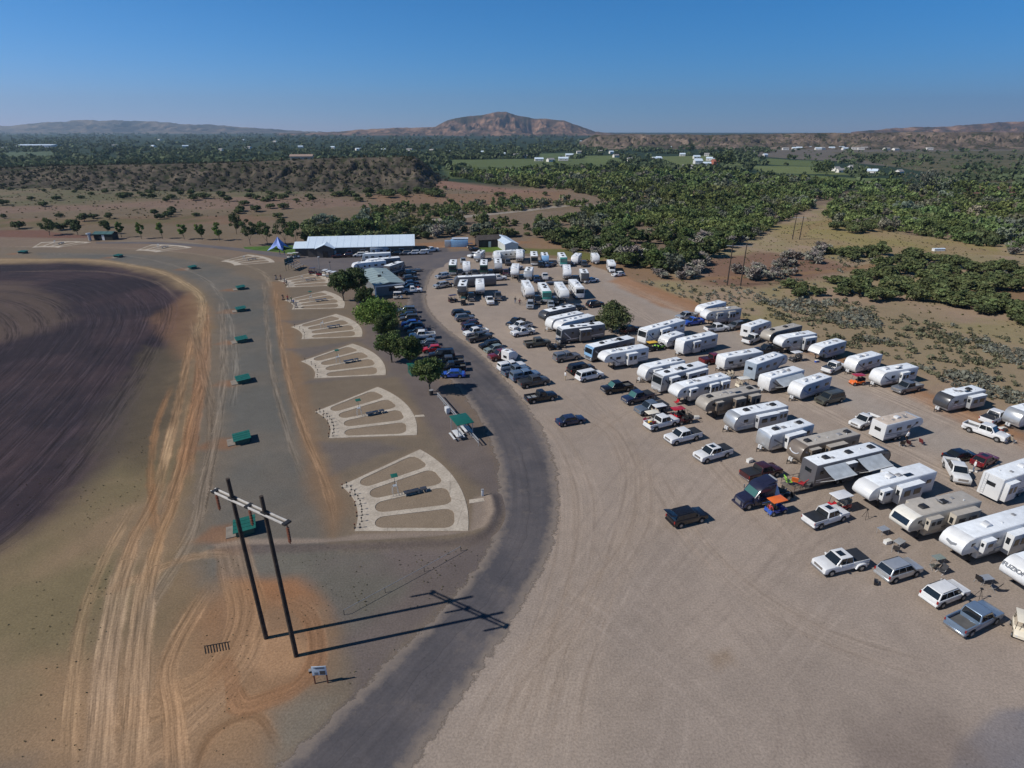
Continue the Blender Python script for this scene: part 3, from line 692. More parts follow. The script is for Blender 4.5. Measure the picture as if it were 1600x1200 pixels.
HM1 = hill_mat('range_rock', A(70, 68, 68, .8), A(98, 88, 80, .8), A(140, 122, 106, .8), .0035, 1.5)
HM2 = hill_mat('mountain_rock', A(66, 62, 50, .8), A(108, 86, 72, .8), A(158, 126, 104, .8), .006, 2.0)
HM3 = hill_mat('mesa_soil', A(84, 80, 70, .8), A(106, 95, 86, .8), A(138, 122, 110, .8), .010, .6, speck=.055)
HM4 = hill_mat('bluff_soil', A(74, 70, 62, .85), A(88, 81, 72, .85), A(106, 97, 86, .85), .02, .6, speck=.14)
ridge('hills', [(-420, 200), (-200, 196), (0, 197), (40, 194), (55, 191), (100, 190), (135, 187.5), (170, 188), (200, 188.5), (240, 190), (290, 194), (330, 194.5), (370, 197), (420, 201), (470, 205), (540, 207.5), (600, 209)], 9000, 1500, HM1, seed=4, jag=3.4, rug=.5, gully=22)
ridge('mountain', [(430, 208.5), (500, 207), (545, 204), (580, 201), (640, 199), (680, 198), (700, 187), (730, 181), (758, 178.5), (778, 174), (792, 174.5), (806, 179), (832, 184), (860, 186), (880, 188), (905, 196), (930, 206), (960, 209), (1010, 209.5)], 5600, 900, HM2, seed=12, jag=1.8, rug=.5, gully=20)
ridge('hills', [(1330, 206), (1400, 200), (1480, 197), (1540, 193), (1560, 190), (1600, 189), (1680, 187), (1800, 190), (2100, 194)], 5200, 900, HM2, seed=22, jag=2.0, rug=.5, gully=20)
ridge('mesa', [(905, 222), (930, 210), (955, 210.5), (985, 208.5), (1010, 210), (1060, 209.5), (1100, 210.5), (1180, 209), (1200, 209), (1300, 207), (1330, 207.5), (1430, 206), (1560, 206), (1640, 206), (1900, 205), (2200, 204)], 1750, 330, HM3, nu=520, seed=32, jag=1.0, rug=.55, shape=.7, gully=44)
ridge('bluff', [(-500, 267), (-200, 264), (0, 262.5), (100, 259), (200, 257), (300, 255), (380, 253), (450, 250), (500, 247.5), (560, 246), (630, 244.5), (650, 245.5), (664, 256), (682, 272), (700, 288)], 560, 135, HM4, nu=420, seed=42, jag=.8, rug=.2, shape=.9, gully=40)
# ------------------------------------------------------------------ vegetation
def leaf_mat(name, rough=.75, trans=.25, attr='tone', col=None, rv=.18):
    m, N, L, b = newmat(name); b.inputs['Roughness'].default_value = rough; b.inputs['Specular IOR Level'].default_value = .2
    at_ = N.new('ShaderNodeAttribute'); at_.attribute_name = attr
    oi = N.new('ShaderNodeObjectInfo'); mr = N.new('ShaderNodeMapRange'); mr.inputs[3].default_value = 1 - rv; mr.inputs[4].default_value = 1 + rv
    L.new(oi.outputs['Random'], mr.inputs[0])
    sc = N.new('ShaderNodeVectorMath'); sc.operation = 'SCALE'; L.new(mr.outputs[0], sc.inputs['Scale'])
    if col is not None:
        mu = N.new('ShaderNodeVectorMath'); mu.operation = 'MULTIPLY'; mu.inputs[1].default_value = col
        L.new(at_.outputs['Color'], mu.inputs[0]); L.new(mu.outputs[0], sc.inputs[0])
    else: L.new(at_.outputs['Color'], sc.inputs[0])
    L.new(sc.outputs[0], b.inputs['Base Color'])
    tr = N.new('ShaderNodeBsdfTranslucent'); L.new(sc.outputs[0], tr.inputs[0]); mx = N.new('ShaderNodeMixShader'); mx.inputs[0].default_value = trans
    L.new(b.outputs[0], mx.inputs[1]); L.new(tr.outputs[0], mx.inputs[2]); L.new(mx.outputs[0], N['Material Output'].inputs[0])
    return m
M_leafG = leaf_mat('leaf_green', col=(.086, .120, .040)); M_leafD = leaf_mat('leaf_dark_green', col=(.064, .088, .034))
M_leafL = leaf_mat('leaf_light_green', col=(.115, .175, .040))
M_leafJ = leaf_mat('juniper_leaf', col=(.102, .122, .050), rough=.85, trans=.1); M_leafS = leaf_mat('silver_leaf', col=(.15, .165, .12)); M_twig = leaf_mat('bare_twigs', col=(.27, .245, .21), trans=.05)
M_leafW = leaf_mat('woodland_green', col=(.108, .140, .052)); M_leafX = leaf_mat('woodland_dark', col=(.086, .112, .044))
M_bark = mat('bark', (.13, .10, .075), .95, var=.3, scale=3)
M_mass = leaf_mat('woodland_leaf', attr='tone', rv=0.0)

def leaves(cent, rad, n, size, rng, flat=.75, tone=None, jit=.28, twig=False):
    """n leaf quads round every clump centre -> V, F, tone"""
    k = len(cent); cent = np.repeat(np.asarray(cent, float), n, 0); rad = np.repeat(np.asarray(rad, float), n)
    d = rng.normal(size=(k * n, 3)); d /= np.linalg.norm(d, axis=1)[:, None]
    rr_ = rng.uniform(.35, 1.0, k * n) ** .6
    p = cent + d * (rad * rr_)[:, None] * np.array([1, 1, flat])
    nrm = d + rng.normal(size=d.shape) * .7; nrm /= np.linalg.norm(nrm, axis=1)[:, None]
    a = np.cross(nrm, rng.normal(size=d.shape)); a /= np.linalg.norm(a, axis=1)[:, None]; b = np.cross(nrm, a)
    s = np.repeat(np.broadcast_to(size, (k,)), n) * rng.uniform(.6, 1.3, k * n)
    a *= (s * (.18 if twig else .5))[:, None]; b *= (s * rng.uniform(.35, .6, k * n) * (2.2 if twig else 1))[:, None]
    V = np.stack([p - a - b * .6, p + a * .8 - b, p + a + b * .7, p - a * .7 + b], 1).reshape(-1, 3)
    F = np.arange(k * n * 4).reshape(-1, 4)
    t = np.repeat(tone if tone is not None else np.ones((k, 3)), n, 0) * (1 + rng.uniform(-jit, jit, (k * n, 1)))
    return V, F, np.repeat(t, 4, 0)
def crown_me(name, seed, w, h, z0, nc, nl, size, shape='round', twig=False, tonevar=.3):
    rng = np.random.default_rng(seed); C_ = []; Rr = []
    while len(C_) < nc:
        q = rng.uniform(-1, 1, 3)
        if (q ** 2).sum() > 1: continue
        if (q ** 2).sum() < rng.uniform(.05, .55): continue
        zz = (q[2] + 1) / 2
        if shape == 'round': f = 1
        elif shape == 'cone': f = 1.15 - .75 * zz
        elif shape == 'vase': f = .7 + .45 * zz
        else: f = 1.1 - .35 * zz
        C_.append((q[0] * w / 2 * f * .82, q[1] * w / 2 * f * .82, z0 + (h - z0) * (.12 + .78 * zz))); Rr.append(w * rng.uniform(.11, .2))
    # lopsided outline
    C_ = np.array(C_); ang = np.arctan2(C_[:, 1], C_[:, 0]); C_[:, :2] *= (1 + .18 * np.sin(ang * 3 + seed) + .1 * np.sin(ang * 5 + seed * 2))[:, None]
    t = (1 + rng.uniform(-tonevar, tonevar, (nc, 1))) * np.array([[1, 1, 1]]) * (1 + rng.uniform(-.12, .12, (nc, 3)) * np.array([1, .3, .6]))
    V, F, T = leaves(C_, Rr, nl, size, rng, tone=t, twig=twig)
    m = np_mesh(name, V, F); set_col(m, 'tone', T); return m, C_
def trunk_me(name, h, r, cents, seed, n=7):
    rg = random.Random(seed); mb = MB(); fork = h
    mb.tube((0, 0, -.1), (r * .4, 0, fork), r, r * .7, 8)
    idx = sorted(range(len(cents)), key=lambda i: rg.random())[:n]
    for i in idx:
        c = Vector(cents[i]); s0 = Vector((r * .4, 0, fork * rg.uniform(.75, 1))); mid = s0.lerp(c, .5) + Vector((0, 0, -.08 * h))
        mb.tube(s0, mid, r * .45, r * .3, 6, caps=False); mb.tube(mid, c, r * .3, r * .12, 5)
    return mb.me(name)
def make_tree(name, loc, label, cat='tree', group=None, w=6, h=7, z0=1.6, nc=34, nl=90, size=.34, material=None, seed=1, shape='round', tr=.22, twig=False, trunk=True, rz=0, nlimb=8):
    e = empty(name, loc, rz, label, cat, group)
    cm, cc = crown_me('crown', seed, w, h, z0, nc, nl, size, shape, twig)
    cr = ob('crown', cm, material, e); ks = [cr]
    if trunk: ks.append(ob('trunk', trunk_me('trunk', max(z0 * .9, .25), tr, cc, seed, nlimb), M_bark, e))
    KIDS[e.name] = ks
    return e

# --- the trees in the car park and by the lawn
big = [  # base u, v, width m, height m, trunk, material, label, clumps
    ((671, 613), 5.4, 6.2, 1.9, M_leafG, 'round leafy tree nearest the camera, beside the blue sedan and the shade canopy', 46, 120, .26, 'round'),
    ((641, 578), 5.6, 6.8, 1.9, M_leafG, 'broad leafy tree in front of the charcoal pickup, just behind the nearest car park tree', 46, 110, .27, 'round'),
    ((612, 566), 5.4, 6.6, 1.8, M_leafG, 'leafy tree at the middle of the car park row, left of the red hatchback', 42, 110, .28, 'round'),
    ((603, 536), 5.6, 6.6, 1.8, M_leafG, 'leafy tree in the car park row just below the big light green tree', 42, 100, .28, 'vase'),
    ((591, 520), 11.5, 7.4, 2.2, M_leafL, 'wide light green tree with feathery foliage spreading over the parked cars', 90, 110, .30, 'wide'),
    ((572, 487), 5.5, 6.6, 1.9, M_leafD, 'dark green tree under the corner of the green-roofed building', 36, 90, .32, 'round'),
    ((537, 470), 7.2, 8.4, 2.2, M_leafD, 'large dark green tree in front of the white trailers, beside the third farthest fan', 56, 95, .34, 'round'),
    ((560, 466), 6.4, 8.2, 2.2, M_leafD, 'large dark green tree touching the green-roofed building', 50, 95, .34, 'round')]
for k, (q, w_, h_, z_, m_, lb, nc, nl, sz, shp) in enumerate(big):
    make_tree('broadleaf_tree', at(*q), lb, 'tree', 'trees along the car park', w_, h_, z_, nc, nl, sz, m_, 100 + k, shp, .2, rz=k * .7)
lot_tree = make_tree('shrub_tree', at(956, 519), 'bushy olive green tree standing alone in the lot behind the row of four trailers', 'tree', None, 8.4, 7.4, .5, 60, 110, .27, M_leafJ, 140, 'cone', .2)
b2 = make_tree('shrub', at(933, 510), 'low olive bush at the left foot of the lone lot tree', 'shrub', None, 3.6, 2.6, .2, 20, 90, .25, M_leafJ, 141, 'round', .1)
# row beyond the range and behind the lawn
rowt = [(190, 371, 22, 3.2, M_leafL, 'first slim tree from the left in the row, right of the green shed'),
        (221, 373, 22, 3.4, M_leafL, 'second slim tree from the left in the row beyond the range road'),
        (254, 373, 23, 3.4, M_leafL, 'third slim tree from the left in the row beyond the range road'),
        (288, 374, 22, 4.0, M_leafL, 'fourth slim tree from the left in the row beyond the range road'),
        (316, 375, 24, 4.0, M_leafL, 'fifth slim tree from the left in the row beyond the range road'),
        (343, 376, 27, 4.2, M_leafL, 'sixth tree from the left in the row, at the bend of the range road'),
        (391, 383, 42, 7.5, M_leafD, 'tall dark tree at the left end of the lawn'),
        (418, 383, 36, 7.0, M_leafG, 'tall tree behind the lawn, left of the blue star tent'),
        (446, 382, 40, 8.0, M_leafD, 'tall dark tree right behind the blue star tent'),
        (462, 385, 38, 6.5, M_leafG, 'tall tree between the blue star tent and the white-roofed hall'),
        (78, 368, 22, 6.0, M_leafG, 'rounded tree beyond the range at the far left'),
        (122, 368, 20, 5.0, M_leafD, 'small bushy tree left of the green shed at the far left'),
        (170, 366, 18, 3.6, M_leafG, 'small tree just behind the green shed'),
        (370, 366, 30, 7.0, M_leafD, 'dark tree behind the bend of the range road')]
for k, (u, v, hp, w_, m_, lb) in enumerate(rowt):
    p = at(u, v); h_ = hp / FPX * p.length
    make_tree('row_tree', p, lb, 'tree', 'trees beyond the range road', w_, h_, h_ * .2, 22, 60, .42, m_, 200 + k, 'round' if w_ > 5 else 'vase', .14, nlimb=4)

# --- bush and tree kinds to copy
def kind(name, cat, specs):
    out = []
    for i, s in enumerate(specs):
        e = make_tree(name, (0, 0, 0), 'x', cat, None, seed=300 + len(KIDS), **s); out.append(e)
    return out
JUN = kind('juniper', 'juniper', [dict(w=1.0 * a, h=b, z0=.12, nc=30, nl=42, size=.10, material=M_leafJ, shape=s, tr=.03, nlimb=2) for a, b, s in ((1.1, .85, 'round'), (.95, 1.0, 'cone'), (1.25, .8, 'round'), (1.0, .9, 'wide'), (1.4, .85, 'wide'))])
WOODS = kind('woodland_tree', 'tree', [dict(w=.95, h=1.0, z0=.1, nc=34, nl=46, size=.085, material=m_, shape=s, tr=.02, nlimb=3) for m_, s in ((M_leafW, 'round'), (M_leafX, 'round'), (M_leafW, 'wide'), (M_leafX, 'vase'), (M_leafG, 'round'))])
OLIV = kind('silver_shrub', 'shrub', [dict(w=1.1, h=.9, z0=.1, nc=20, nl=40, size=.11, material=M_leafS, shape='round', tr=.02, nlimb=3)])
BARE = kind('bare_shrub', 'shrub', [dict(w=1.15, h=.95, z0=.05, nc=20, nl=46, size=.16, material=M_twig, shape='vase', tr=.025, twig=True, nlimb=9)])
used_src = set()
def place(src, p, rz, label, group, sc):
    if src.name not in used_src:
        used_src.add(src.name); src.location = p; src.rotation_euler = (0, 0, rz); src['label'] = label; src['group'] = group; src.scale = (sc[0], sc[0], sc[1]) ; return src
    return copy_thing(src, p, rz, label, group, (sc[0], sc[0], sc[1]))
def inpoly(u, v, pl):
    c = False; n = len(pl)
    for i in range(n):
        (x1, y1), (x2, y2) = pl[i], pl[(i + 1) % n]
        if (y1 > v) != (y2 > v) and u < (x2 - x1) * (v - y1) / (y2 - y1) + x1: c = not c
    return c
def scatter(pl, n, mind, rng, taken=None):
    """n ground points in the region, even over the ground itself, at least mind metres apart"""
    P = W2(pl); bx = [p[0] for p in P]; by = [p[1] for p in P]; out = []; cell = {} if taken is None else taken; tries = 0
    while len(out) < n and tries < n * 40:
        tries += 1
        x = rng.uniform(min(bx), max(bx)); y = rng.uniform(min(by), max(by))
        if not inpoly(x, y, P): continue
        key = (int(x // mind), int(y // mind))
        if any(math.hypot(x - q[0], y - q[1]) < mind for i in (-1, 0, 1) for j in (-1, 0, 1) for q in cell.get((key[0] + i, key[1] + j), ())): continue
        cell.setdefault(key, []).append((x, y)); out.append((x, y))
    return out
def gh(x, y):
    r = math.hypot(x, y); i = int(np.searchsorted(rr, r)); t = math.atan2(y, x)
    j = int(np.clip(round((math.degrees(t) - 35) / .115), 0, 956)); return float(gz[min(i, nR - 1) * nT + j])
rg = random.Random(5)
# junipers: left rangeland, by bands, with the lines of bush the photograph shows
jl = 'dark green juniper on the dry rangeland between the range and the bluff'
for pl, n, smin, smax in [
    ([(0, 345), (440, 330), (440, 350), (200, 362), (0, 368)], 16, 3.5, 6),
    ([(0, 320), (440, 305), (600, 312), (440, 330), (0, 345)], 24, 3.5, 7),
    ([(170, 306), (420, 302), (470, 308), (400, 316), (180, 318)], 14, 4, 7.5),
    ([(0, 292), (600, 286), (640, 300), (440, 305), (0, 318)], 42, 3, 5.5),
    ([(490, 308), (690, 298), (690, 308), (560, 314)], 24, 5, 8),
    ([(500, 290), (880, 300), (820, 318), (700, 312)], 10, 3, 5)]:
    for x, y in scatter(pl, n, 4, rg):
        s = rg.uniform(smin, smax); place(JUN[rg.randrange(5)], (x, y, gh(x, y) - .05), rg.uniform(0, 6.3), jl, 'junipers on the left rangeland', (s, s * rg.uniform(.6, .8)))
# right: the dense juniper stand beyond the lot
for pl, n, lb, g_, smin, smax in [
    ([(1325, 455), (1350, 425), (1400, 402), (1470, 408), (1540, 420), (1700, 440), (1720, 520), (1610, 505), (1540, 490), (1470, 478), (1335, 487)], 100, 'olive green juniper in the dense stand on the slope right of the lot', 'junipers of the right hand stand', 3.6, 6.8),
    ([(1510, 478), (1600, 490), (1660, 520), (1560, 508)], 8, 'olive green juniper at the lower edge of the right hand stand', 'junipers below the right hand stand', 3.5, 5),
    ([(1230, 448), (1310, 440), (1320, 462), (1240, 470)], 6, 'dark green juniper of the small clump above the last row of trailers', 'junipers above the last trailers', 3.5, 5),
    ([(1290, 395), (1380, 385), (1390, 402), (1300, 412)], 10, 'green juniper of the clump beside the bare grey shrubs on the grassland', 'junipers on the grassland', 4, 6),
    ([(1300, 352), (1390, 348), (1400, 362), (1300, 366)], 16, 'juniper of the group standing on the pale grass above the power line', 'junipers above the power line', 4, 6)]:
    for x, y in scatter(pl, n, 3.0, rg):
        s = rg.uniform(smin, smax); place(JUN[rg.randrange(5)], (x, y, 0), rg.uniform(0, 6.3), lb, g_, (s, s * rg.uniform(.6, .85)))
for pl, n, lb, g_ in [([(1210, 405), (1290, 388), (1300, 412), (1220, 430)], 8, 'bare grey shrub of the thicket left of the grassland junipers', 'bare grey shrubs on the grassland'),
                      ([(1130, 425), (1240, 410), (1240, 432), (1150, 445)], 9, 'bare grey shrub near the wooden power poles', 'bare grey shrubs near the power poles'),
                      ([(1570, 385), (1620, 385), (1620, 400), (1570, 402)], 4, 'grey shrub at the right edge above the juniper stand', 'grey shrubs at the right edge'),
                      ([(1000, 425), (1100, 405), (1100, 436), (1040, 440)], 12, 'bare grey shrub at the woodland edge above the lot', 'bare grey shrubs at the woodland edge')]:
    for x, y in scatter(pl, n, 2.5, rg):
        s = rg.uniform(3.5, 5.5); place(BARE[0], (x, y, 0), rg.uniform(0, 6.3), lb, g_, (s, s * rg.uniform(.6, .9)))
# --- the woodland
WP = [([(470, 384), (480, 352), (560, 345), (660, 352), (760, 345), (880, 352), (905, 400), (830, 368), (770, 374), (700, 368), (655, 377)], 26, 3.2),
      ([(560, 330), (700, 318), (900, 312), (960, 325), (880, 322), (760, 332), (640, 345), (560, 345)], 30, 3.8),
      ([(880, 345), (960, 320), (1080, 320), (1260, 310), (1270, 325), (1210, 350), (1180, 372), (1110, 400), (1100, 425), (1040, 430), (960, 415), (905, 392)], 20, 3.1),
      ([(1290, 338), (1300, 318), (1340, 305), (1440, 312), (1620, 322), (1800, 335), (1800, 420), (1620, 398), (1490, 378), (1400, 362), (1310, 352)], 24, 3.3),
      ([(700, 275), (880, 263), (1000, 266), (1200, 279), (1330, 292), (1300, 312), (1260, 312), (1080, 322), (960, 322), (900, 300), (760, 288)], 46, 4.6),
      ([(1330, 292), (1480, 290), (1640, 300), (1800, 310), (1800, 336), (1600, 322), (1430, 312), (1340, 304)], 60, 4.6)]
pts = []
for ri, (pl, area, md) in enumerate(WP):
    P = W2(pl); a = abs(sum(P[i][0] * P[(i + 1) % len(P)][1] - P[(i + 1) % len(P)][0] * P[i][1] for i in range(len(P)))) / 2
    n = int(min(4200, a / area))
    for x, y in scatter(pl, n, md, rg):
        q = float(fbm(np.array([x]), np.array([y]), 45, 3, 61)[0])
        if q < .33 and rg.random() < .8: continue
        pts.append((math.hypot(x, y), x, y, ri))
pts.sort()
W_LAB = {0: 'tree of the woodland belt right behind the white-roofed hall', 1: 'tree in the belt along the pale gravel track', 2: 'tree at the near edge of the woodland above the lot', 3: 'tree of the green thicket right of the grassland', 4: 'tree of the far woodland', 5: 'tree of the far right woodland'}
def wkind(x, y, ri):
    t = float(fbm(np.array([x]), np.array([y]), 30, 3, 91)[0]); r_ = rg.random()
    t2 = float(fbm(np.array([x]), np.array([y]), 26, 3, 131)[0])
    if r_ < .03 or (t2 > .63 and r_ < .6): return 'olive'
    if t > .6 and r_ < .22: return 'bare'
    if ri in (0, 1) and r_ < .55: return 'jun'
    if t < .42 and r_ < .6: return 'jun'
    return 'green'
mass = []
for k, (d, x, y, ri) in enumerate(pts):
    kd = wkind(x, y, ri); s = (rg.uniform(2.6, 5.2) if rg.random() < .6 else rg.uniform(5, 8.2)) * (1 + .3 * (ri >= 4)) * (.85 if ri == 1 else 1)
    if k < 205:
        src = {'olive': OLIV[0], 'bare': BARE[0], 'jun': JUN[rg.randrange(5)], 'green': WOODS[rg.randrange(5)]}[kd]
        wd = {'olive': 'silvery', 'bare': 'bare grey', 'jun': 'olive green', 'green': 'leafy green'}[kd]
        place(src, (x, y, gh(x, y) - .05), rg.uniform(0, 6.3), wd + ' ' + W_LAB[ri], wd + ' trees, ' + W_LAB[ri].replace('tree ', ''), (s * rg.uniform(.9, 1.2), s * (.7 if kd == 'jun' else .9)))
    else: mass.append((x, y, s, kd, d))
def mass_mesh(name, items, tones):
    rng = np.random.default_rng(77); Vs = []; Fs = []; Ts = []; o = 0
    for lo, hi, nc, nl, lf in ((0, 330, 16, 20, .11), (330, 560, 11, 14, .15), (560, 1e9, 6, 10, .25)):
        it = [q for q in items if lo <= q[4] < hi]
        if not it: continue
        B = np.array([(q[0], q[1], gh(q[0], q[1])) for q in it]); S = np.array([q[2] for q in it])
        T = np.array([tones[q[3]] for q in it]) * rng.uniform(.7, 1.3, (len(it), 1))
        g1 = fbm(B[:, 0], B[:, 1], 55, 3, 201)[:, None]; g2 = fbm(B[:, 0], B[:, 1], 24, 3, 205)[:, None]
        T = T * (.62 + .76 * g1) * np.concatenate([.8 + .45 * g2, np.ones_like(g2) * 1.03, 1.1 - .25 * g2], 1)
        tall = np.array([.62 if q[3] == 'jun' else .85 for q in it])
        cen = np.repeat(B, nc, 0); Sr = np.repeat(S, nc); tl = np.repeat(tall, nc)
        q = rng.normal(size=(len(cen), 3)); q /= np.linalg.norm(q, axis=1)[:, None]; q *= rng.uniform(.3, .85, len(cen))[:, None]
        cen = cen + np.stack([q[:, 0] * Sr * .55, q[:, 1] * Sr * .55, Sr * tl * (.45 + q[:, 2] * .5)], 1)
        V, F, t = leaves(cen, Sr * .17, nl, Sr * lf, rng, tone=np.repeat(T, nc, 0) * rng.uniform(.75, 1.25, (len(cen), 1)))
        Vs.append(V); Fs.append(F + o); Ts.append(t); o += len(V)
    m = np_mesh(name, np.concatenate(Vs), np.concatenate(Fs)); set_col(m, 'tone', np.concatenate(Ts)); return m
TN = {'green': (.128, .166, .062), 'jun': (.120, .134, .058), 'olive': (.15, .165, .12), 'bare': (.155, .15, .12), 'far': (.085, .112, .056), 'sage': (.175, .18, .145), 'brush': (.062, .060, .032)}
tag(ob('woodland', mass_mesh('woodland', mass, TN), M_mass), kind='stuff')

# --- brush on the bluff and the far mesa, valley tree belts, sagebrush and grass: uncountable
def brush_on(ridge_data, n, smin, smax, seed, t0=.05, t1=1.05):
    o_, X, Y, Z = ridge_data; rn = random.Random(seed); out = []
    for _ in range(n):
        i = rn.uniform(t0, t1) / 1.6 * (X.shape[0] - 1); j = rn.uniform(0, X.shape[1] - 2); a, b = int(i), int(j)
        out.append((X[a, b], Y[a, b], Z[a, b] , rn.uniform(smin, smax)))
    return out
def clump_mesh(name, items, nl, tone, lf=.5, seed=3, flat=.7):
    rng = np.random.default_rng(seed); B = np.array([q[:3] for q in items], float); S = np.array([q[3] for q in items], float)
    B[:, 2] += S * .3
    T = (np.array([tone[q[4]] for q in items]) if isinstance(tone, dict) else np.repeat(np.array([tone]), len(items), 0)) * rng.uniform(.7, 1.3, (len(items), 1))
    V, F, t = leaves(B, S * .5, nl, S * lf, rng, tone=T, flat=flat); m = np_mesh(name, V, F); set_col(m, 'tone', t); return m
def bluff_items():
    P = [(-500, 268), (-200, 264), (0, 262.5), (200, 257), (380, 253), (500, 248.5), (620, 245.5), (660, 257), (690, 275)]
    out = []
    bl = bpy.data.objects['bluff']; n = len(bl.data.vertices); co = np.zeros(n * 3, np.float32); bl.data.vertices.foreach_get('co', co); co = co.reshape(-1, 3)
    rng = np.random.default_rng(8); idx = rng.choice(n, 2600, replace=False)
    for i in idx:
        x, y, z = co[i]
        if z > -1: out.append((x + rng.uniform(-1, 1), y, z, rng.uniform(1.2, 3.2)))
    return out
tag(ob('brush', clump_mesh('brush', bluff_items(), 16, TN['brush'], .42, 5), M_mass), kind='stuff')

rv = random.Random(31); vt = []
def valley(n, u0, u1, v0, v1, smin, smax, dens=.5, avoid=()):
    k = 0; tr = 0
    while k < n and tr < n * 12:
        tr += 1; u = rv.uniform(u0, u1); v = v0 + (v1 - v0) * rv.random() ** 1.1
        p = at(u, v); q = float(fbm(np.array([u]), np.array([v * 9]), 46, 3, 71)[0])
        if q < dens - .12 * rv.random(): continue
        if any(inpoly(u, v, a) for a in avoid): continue
        vt.append((p.x, p.y, 0, rv.uniform(smin, smax) * (1 + max(0, p.y - 1500) / 3500), 'far')); k += 1
FIELDS = [[(700, 250), (930, 247), (960, 262), (780, 268), (700, 262)], [(910, 243), (960, 243), (980, 256), (920, 256)], [(1010, 245), (1110, 243), (1180, 262), (1060, 264)], [(1150, 258), (1290, 262), (1330, 275), (1200, 270)], [(1230, 272), (1330, 278), (1410, 280), (1400, 290), (1290, 285)], [(1200, 247), (1290, 252), (1270, 261), (1180, 256)], [(10, 239), (88, 237), (88, 249), (10, 249)], [(840, 240), (905, 239), (915, 246), (840, 248)]]
valley(3600, -350, 940, 209.5, 262, 7, 13, .42, FIELDS)
valley(700, 680, 1180, 238, 268, 6, 11, .5, FIELDS)
valley(500, 900, 1200, 222, 240, 7, 12, .5, FIELDS)
valley(260, 1180, 1640, 244, 292, 5, 10, .52, FIELDS)
valley(600, 1250, 1750, 236, 296, 2.5, 4.5, .3, FIELDS)
valley(60, 1180, 1600, 226, 240, 7, 11, .5, FIELDS)
tag(ob('valley_trees', clump_mesh('valley_trees', vt, 14, TN, .42, 6, flat=.6), M_mass), kind='stuff')
# individual field trees in the valley that stand apart
for (u, v, hp, wp, lb) in [(1131, 261, 20, 30, 'broad dark tree beside the pale farm buildings in the valley'), (1078, 236, 9, 16, 'left one of three dark trees on the flat under the tan mesa'), (1126, 239, 8, 12, 'right one of three dark trees on the flat under the tan mesa'), (1107, 238, 7, 24, 'wide middle one of three dark trees on the flat under the tan mesa'), (1233, 250, 7, 9, 'lone round tree standing in the grey flat below the mesa village'), (1148, 240, 4, 8, 'small lone tree on the flat right of the dark tree clumps'), (1170, 242, 5, 10, 'small twin-crowned tree on the flat near the pale field'), (1283, 270, 14, 34, 'dense dark clump at the green field edge, left of the white farmhouse'), (1455, 297, 18, 60, 'wide blue-grey tree clump standing by the pink bare field')]:
    p = at(u, v); k_ = p.length / FPX
    make_tree('valley_tree', p, lb, 'tree', 'lone trees in the valley', wp * k_, hp * k_ * 1.15, .5, 20, 26, hp * k_ * .13, M_leafD if u != 1455 else M_leafS, 500 + u, 'round', .3, nlimb=3)

sg = []
SAGE = [([(1170, 470), (1320, 470), (1640, 560), (1700, 660), (1600, 640), (1440, 588), (1260, 528)], 900, .9, 1.9), ([(1100, 440), (1320, 400), (1600, 410), (1600, 440), (1330, 440), (1200, 465)], 260, .8, 1.6), ([(1000, 440), (1180, 455), (1260, 520), (1180, 505), (1060, 462)], 160, .6, 1.3), ([(1440, 500), (1700, 540), (1800, 700), (1640, 660), (1480, 590)], 260, .7, 1.4)]
for pl, n, a, b in SAGE:
    for x, y in scatter(pl, n, .9, rg):
        q = float(fbm(np.array([x]), np.array([y]), 9, 3, 44)[0])
        if q < .49 and rg.random() < .82: continue
        sg.append((x, y, 0, rg.uniform(a, b), 'sage' if q > .55 else 'sage2'))
TN['sage2'] = (.14, .14, .085)
tag(ob('sagebrush', clump_mesh('sagebrush', sg, 26, TN, .26, 9, flat=.6), M_mass), kind='stuff')
tf = []
TN['grass'] = (.13, .12, .055); TN['dry'] = (.20, .17, .10); TN['weed'] = (.105, .095, .052)
for pl, n, a, b, kn in [([(905, 402), (1060, 395), (1300, 330), (1600, 400), (1900, 460), (1800, 720), (1600, 660), (1380, 590), (1200, 515), (1040, 458), (960, 425)], 2600, .25, .7, ('grass', 'dry')),
                        ([(-100, 760), (100, 720), (220, 600), (240, 700), (180, 900), (130, 1200), (-100, 1200)], 500, .07, .17, ('weed', 'dry')),
                        ([(0, 350), (440, 338), (440, 330), (880, 300), (600, 285), (0, 292)], 1600, .5, 1.3, ('grass', 'weed')),
                        ([(300, 880), (520, 860), (560, 960), (420, 1190), (330, 1190)], 200, .05, .12, ('weed', 'dry')),
                        ([(560, 880), (740, 850), (760, 880), (640, 1000), (540, 1080), (530, 1000)], 160, .08, .18, ('weed', 'dry'))]:
    for x, y in scatter(pl, n, .3, rg):
        if float(fbm(np.array([x]), np.array([y]), 6, 3, 14)[0]) < .42: continue
        tf.append((x, y, gh(x, y), rg.uniform(a, b), kn[rg.random() < .4]))
tag(ob('grass', clump_mesh('grass', tf, 7, TN, .5, 19, flat=.35), M_mass), kind='stuff')
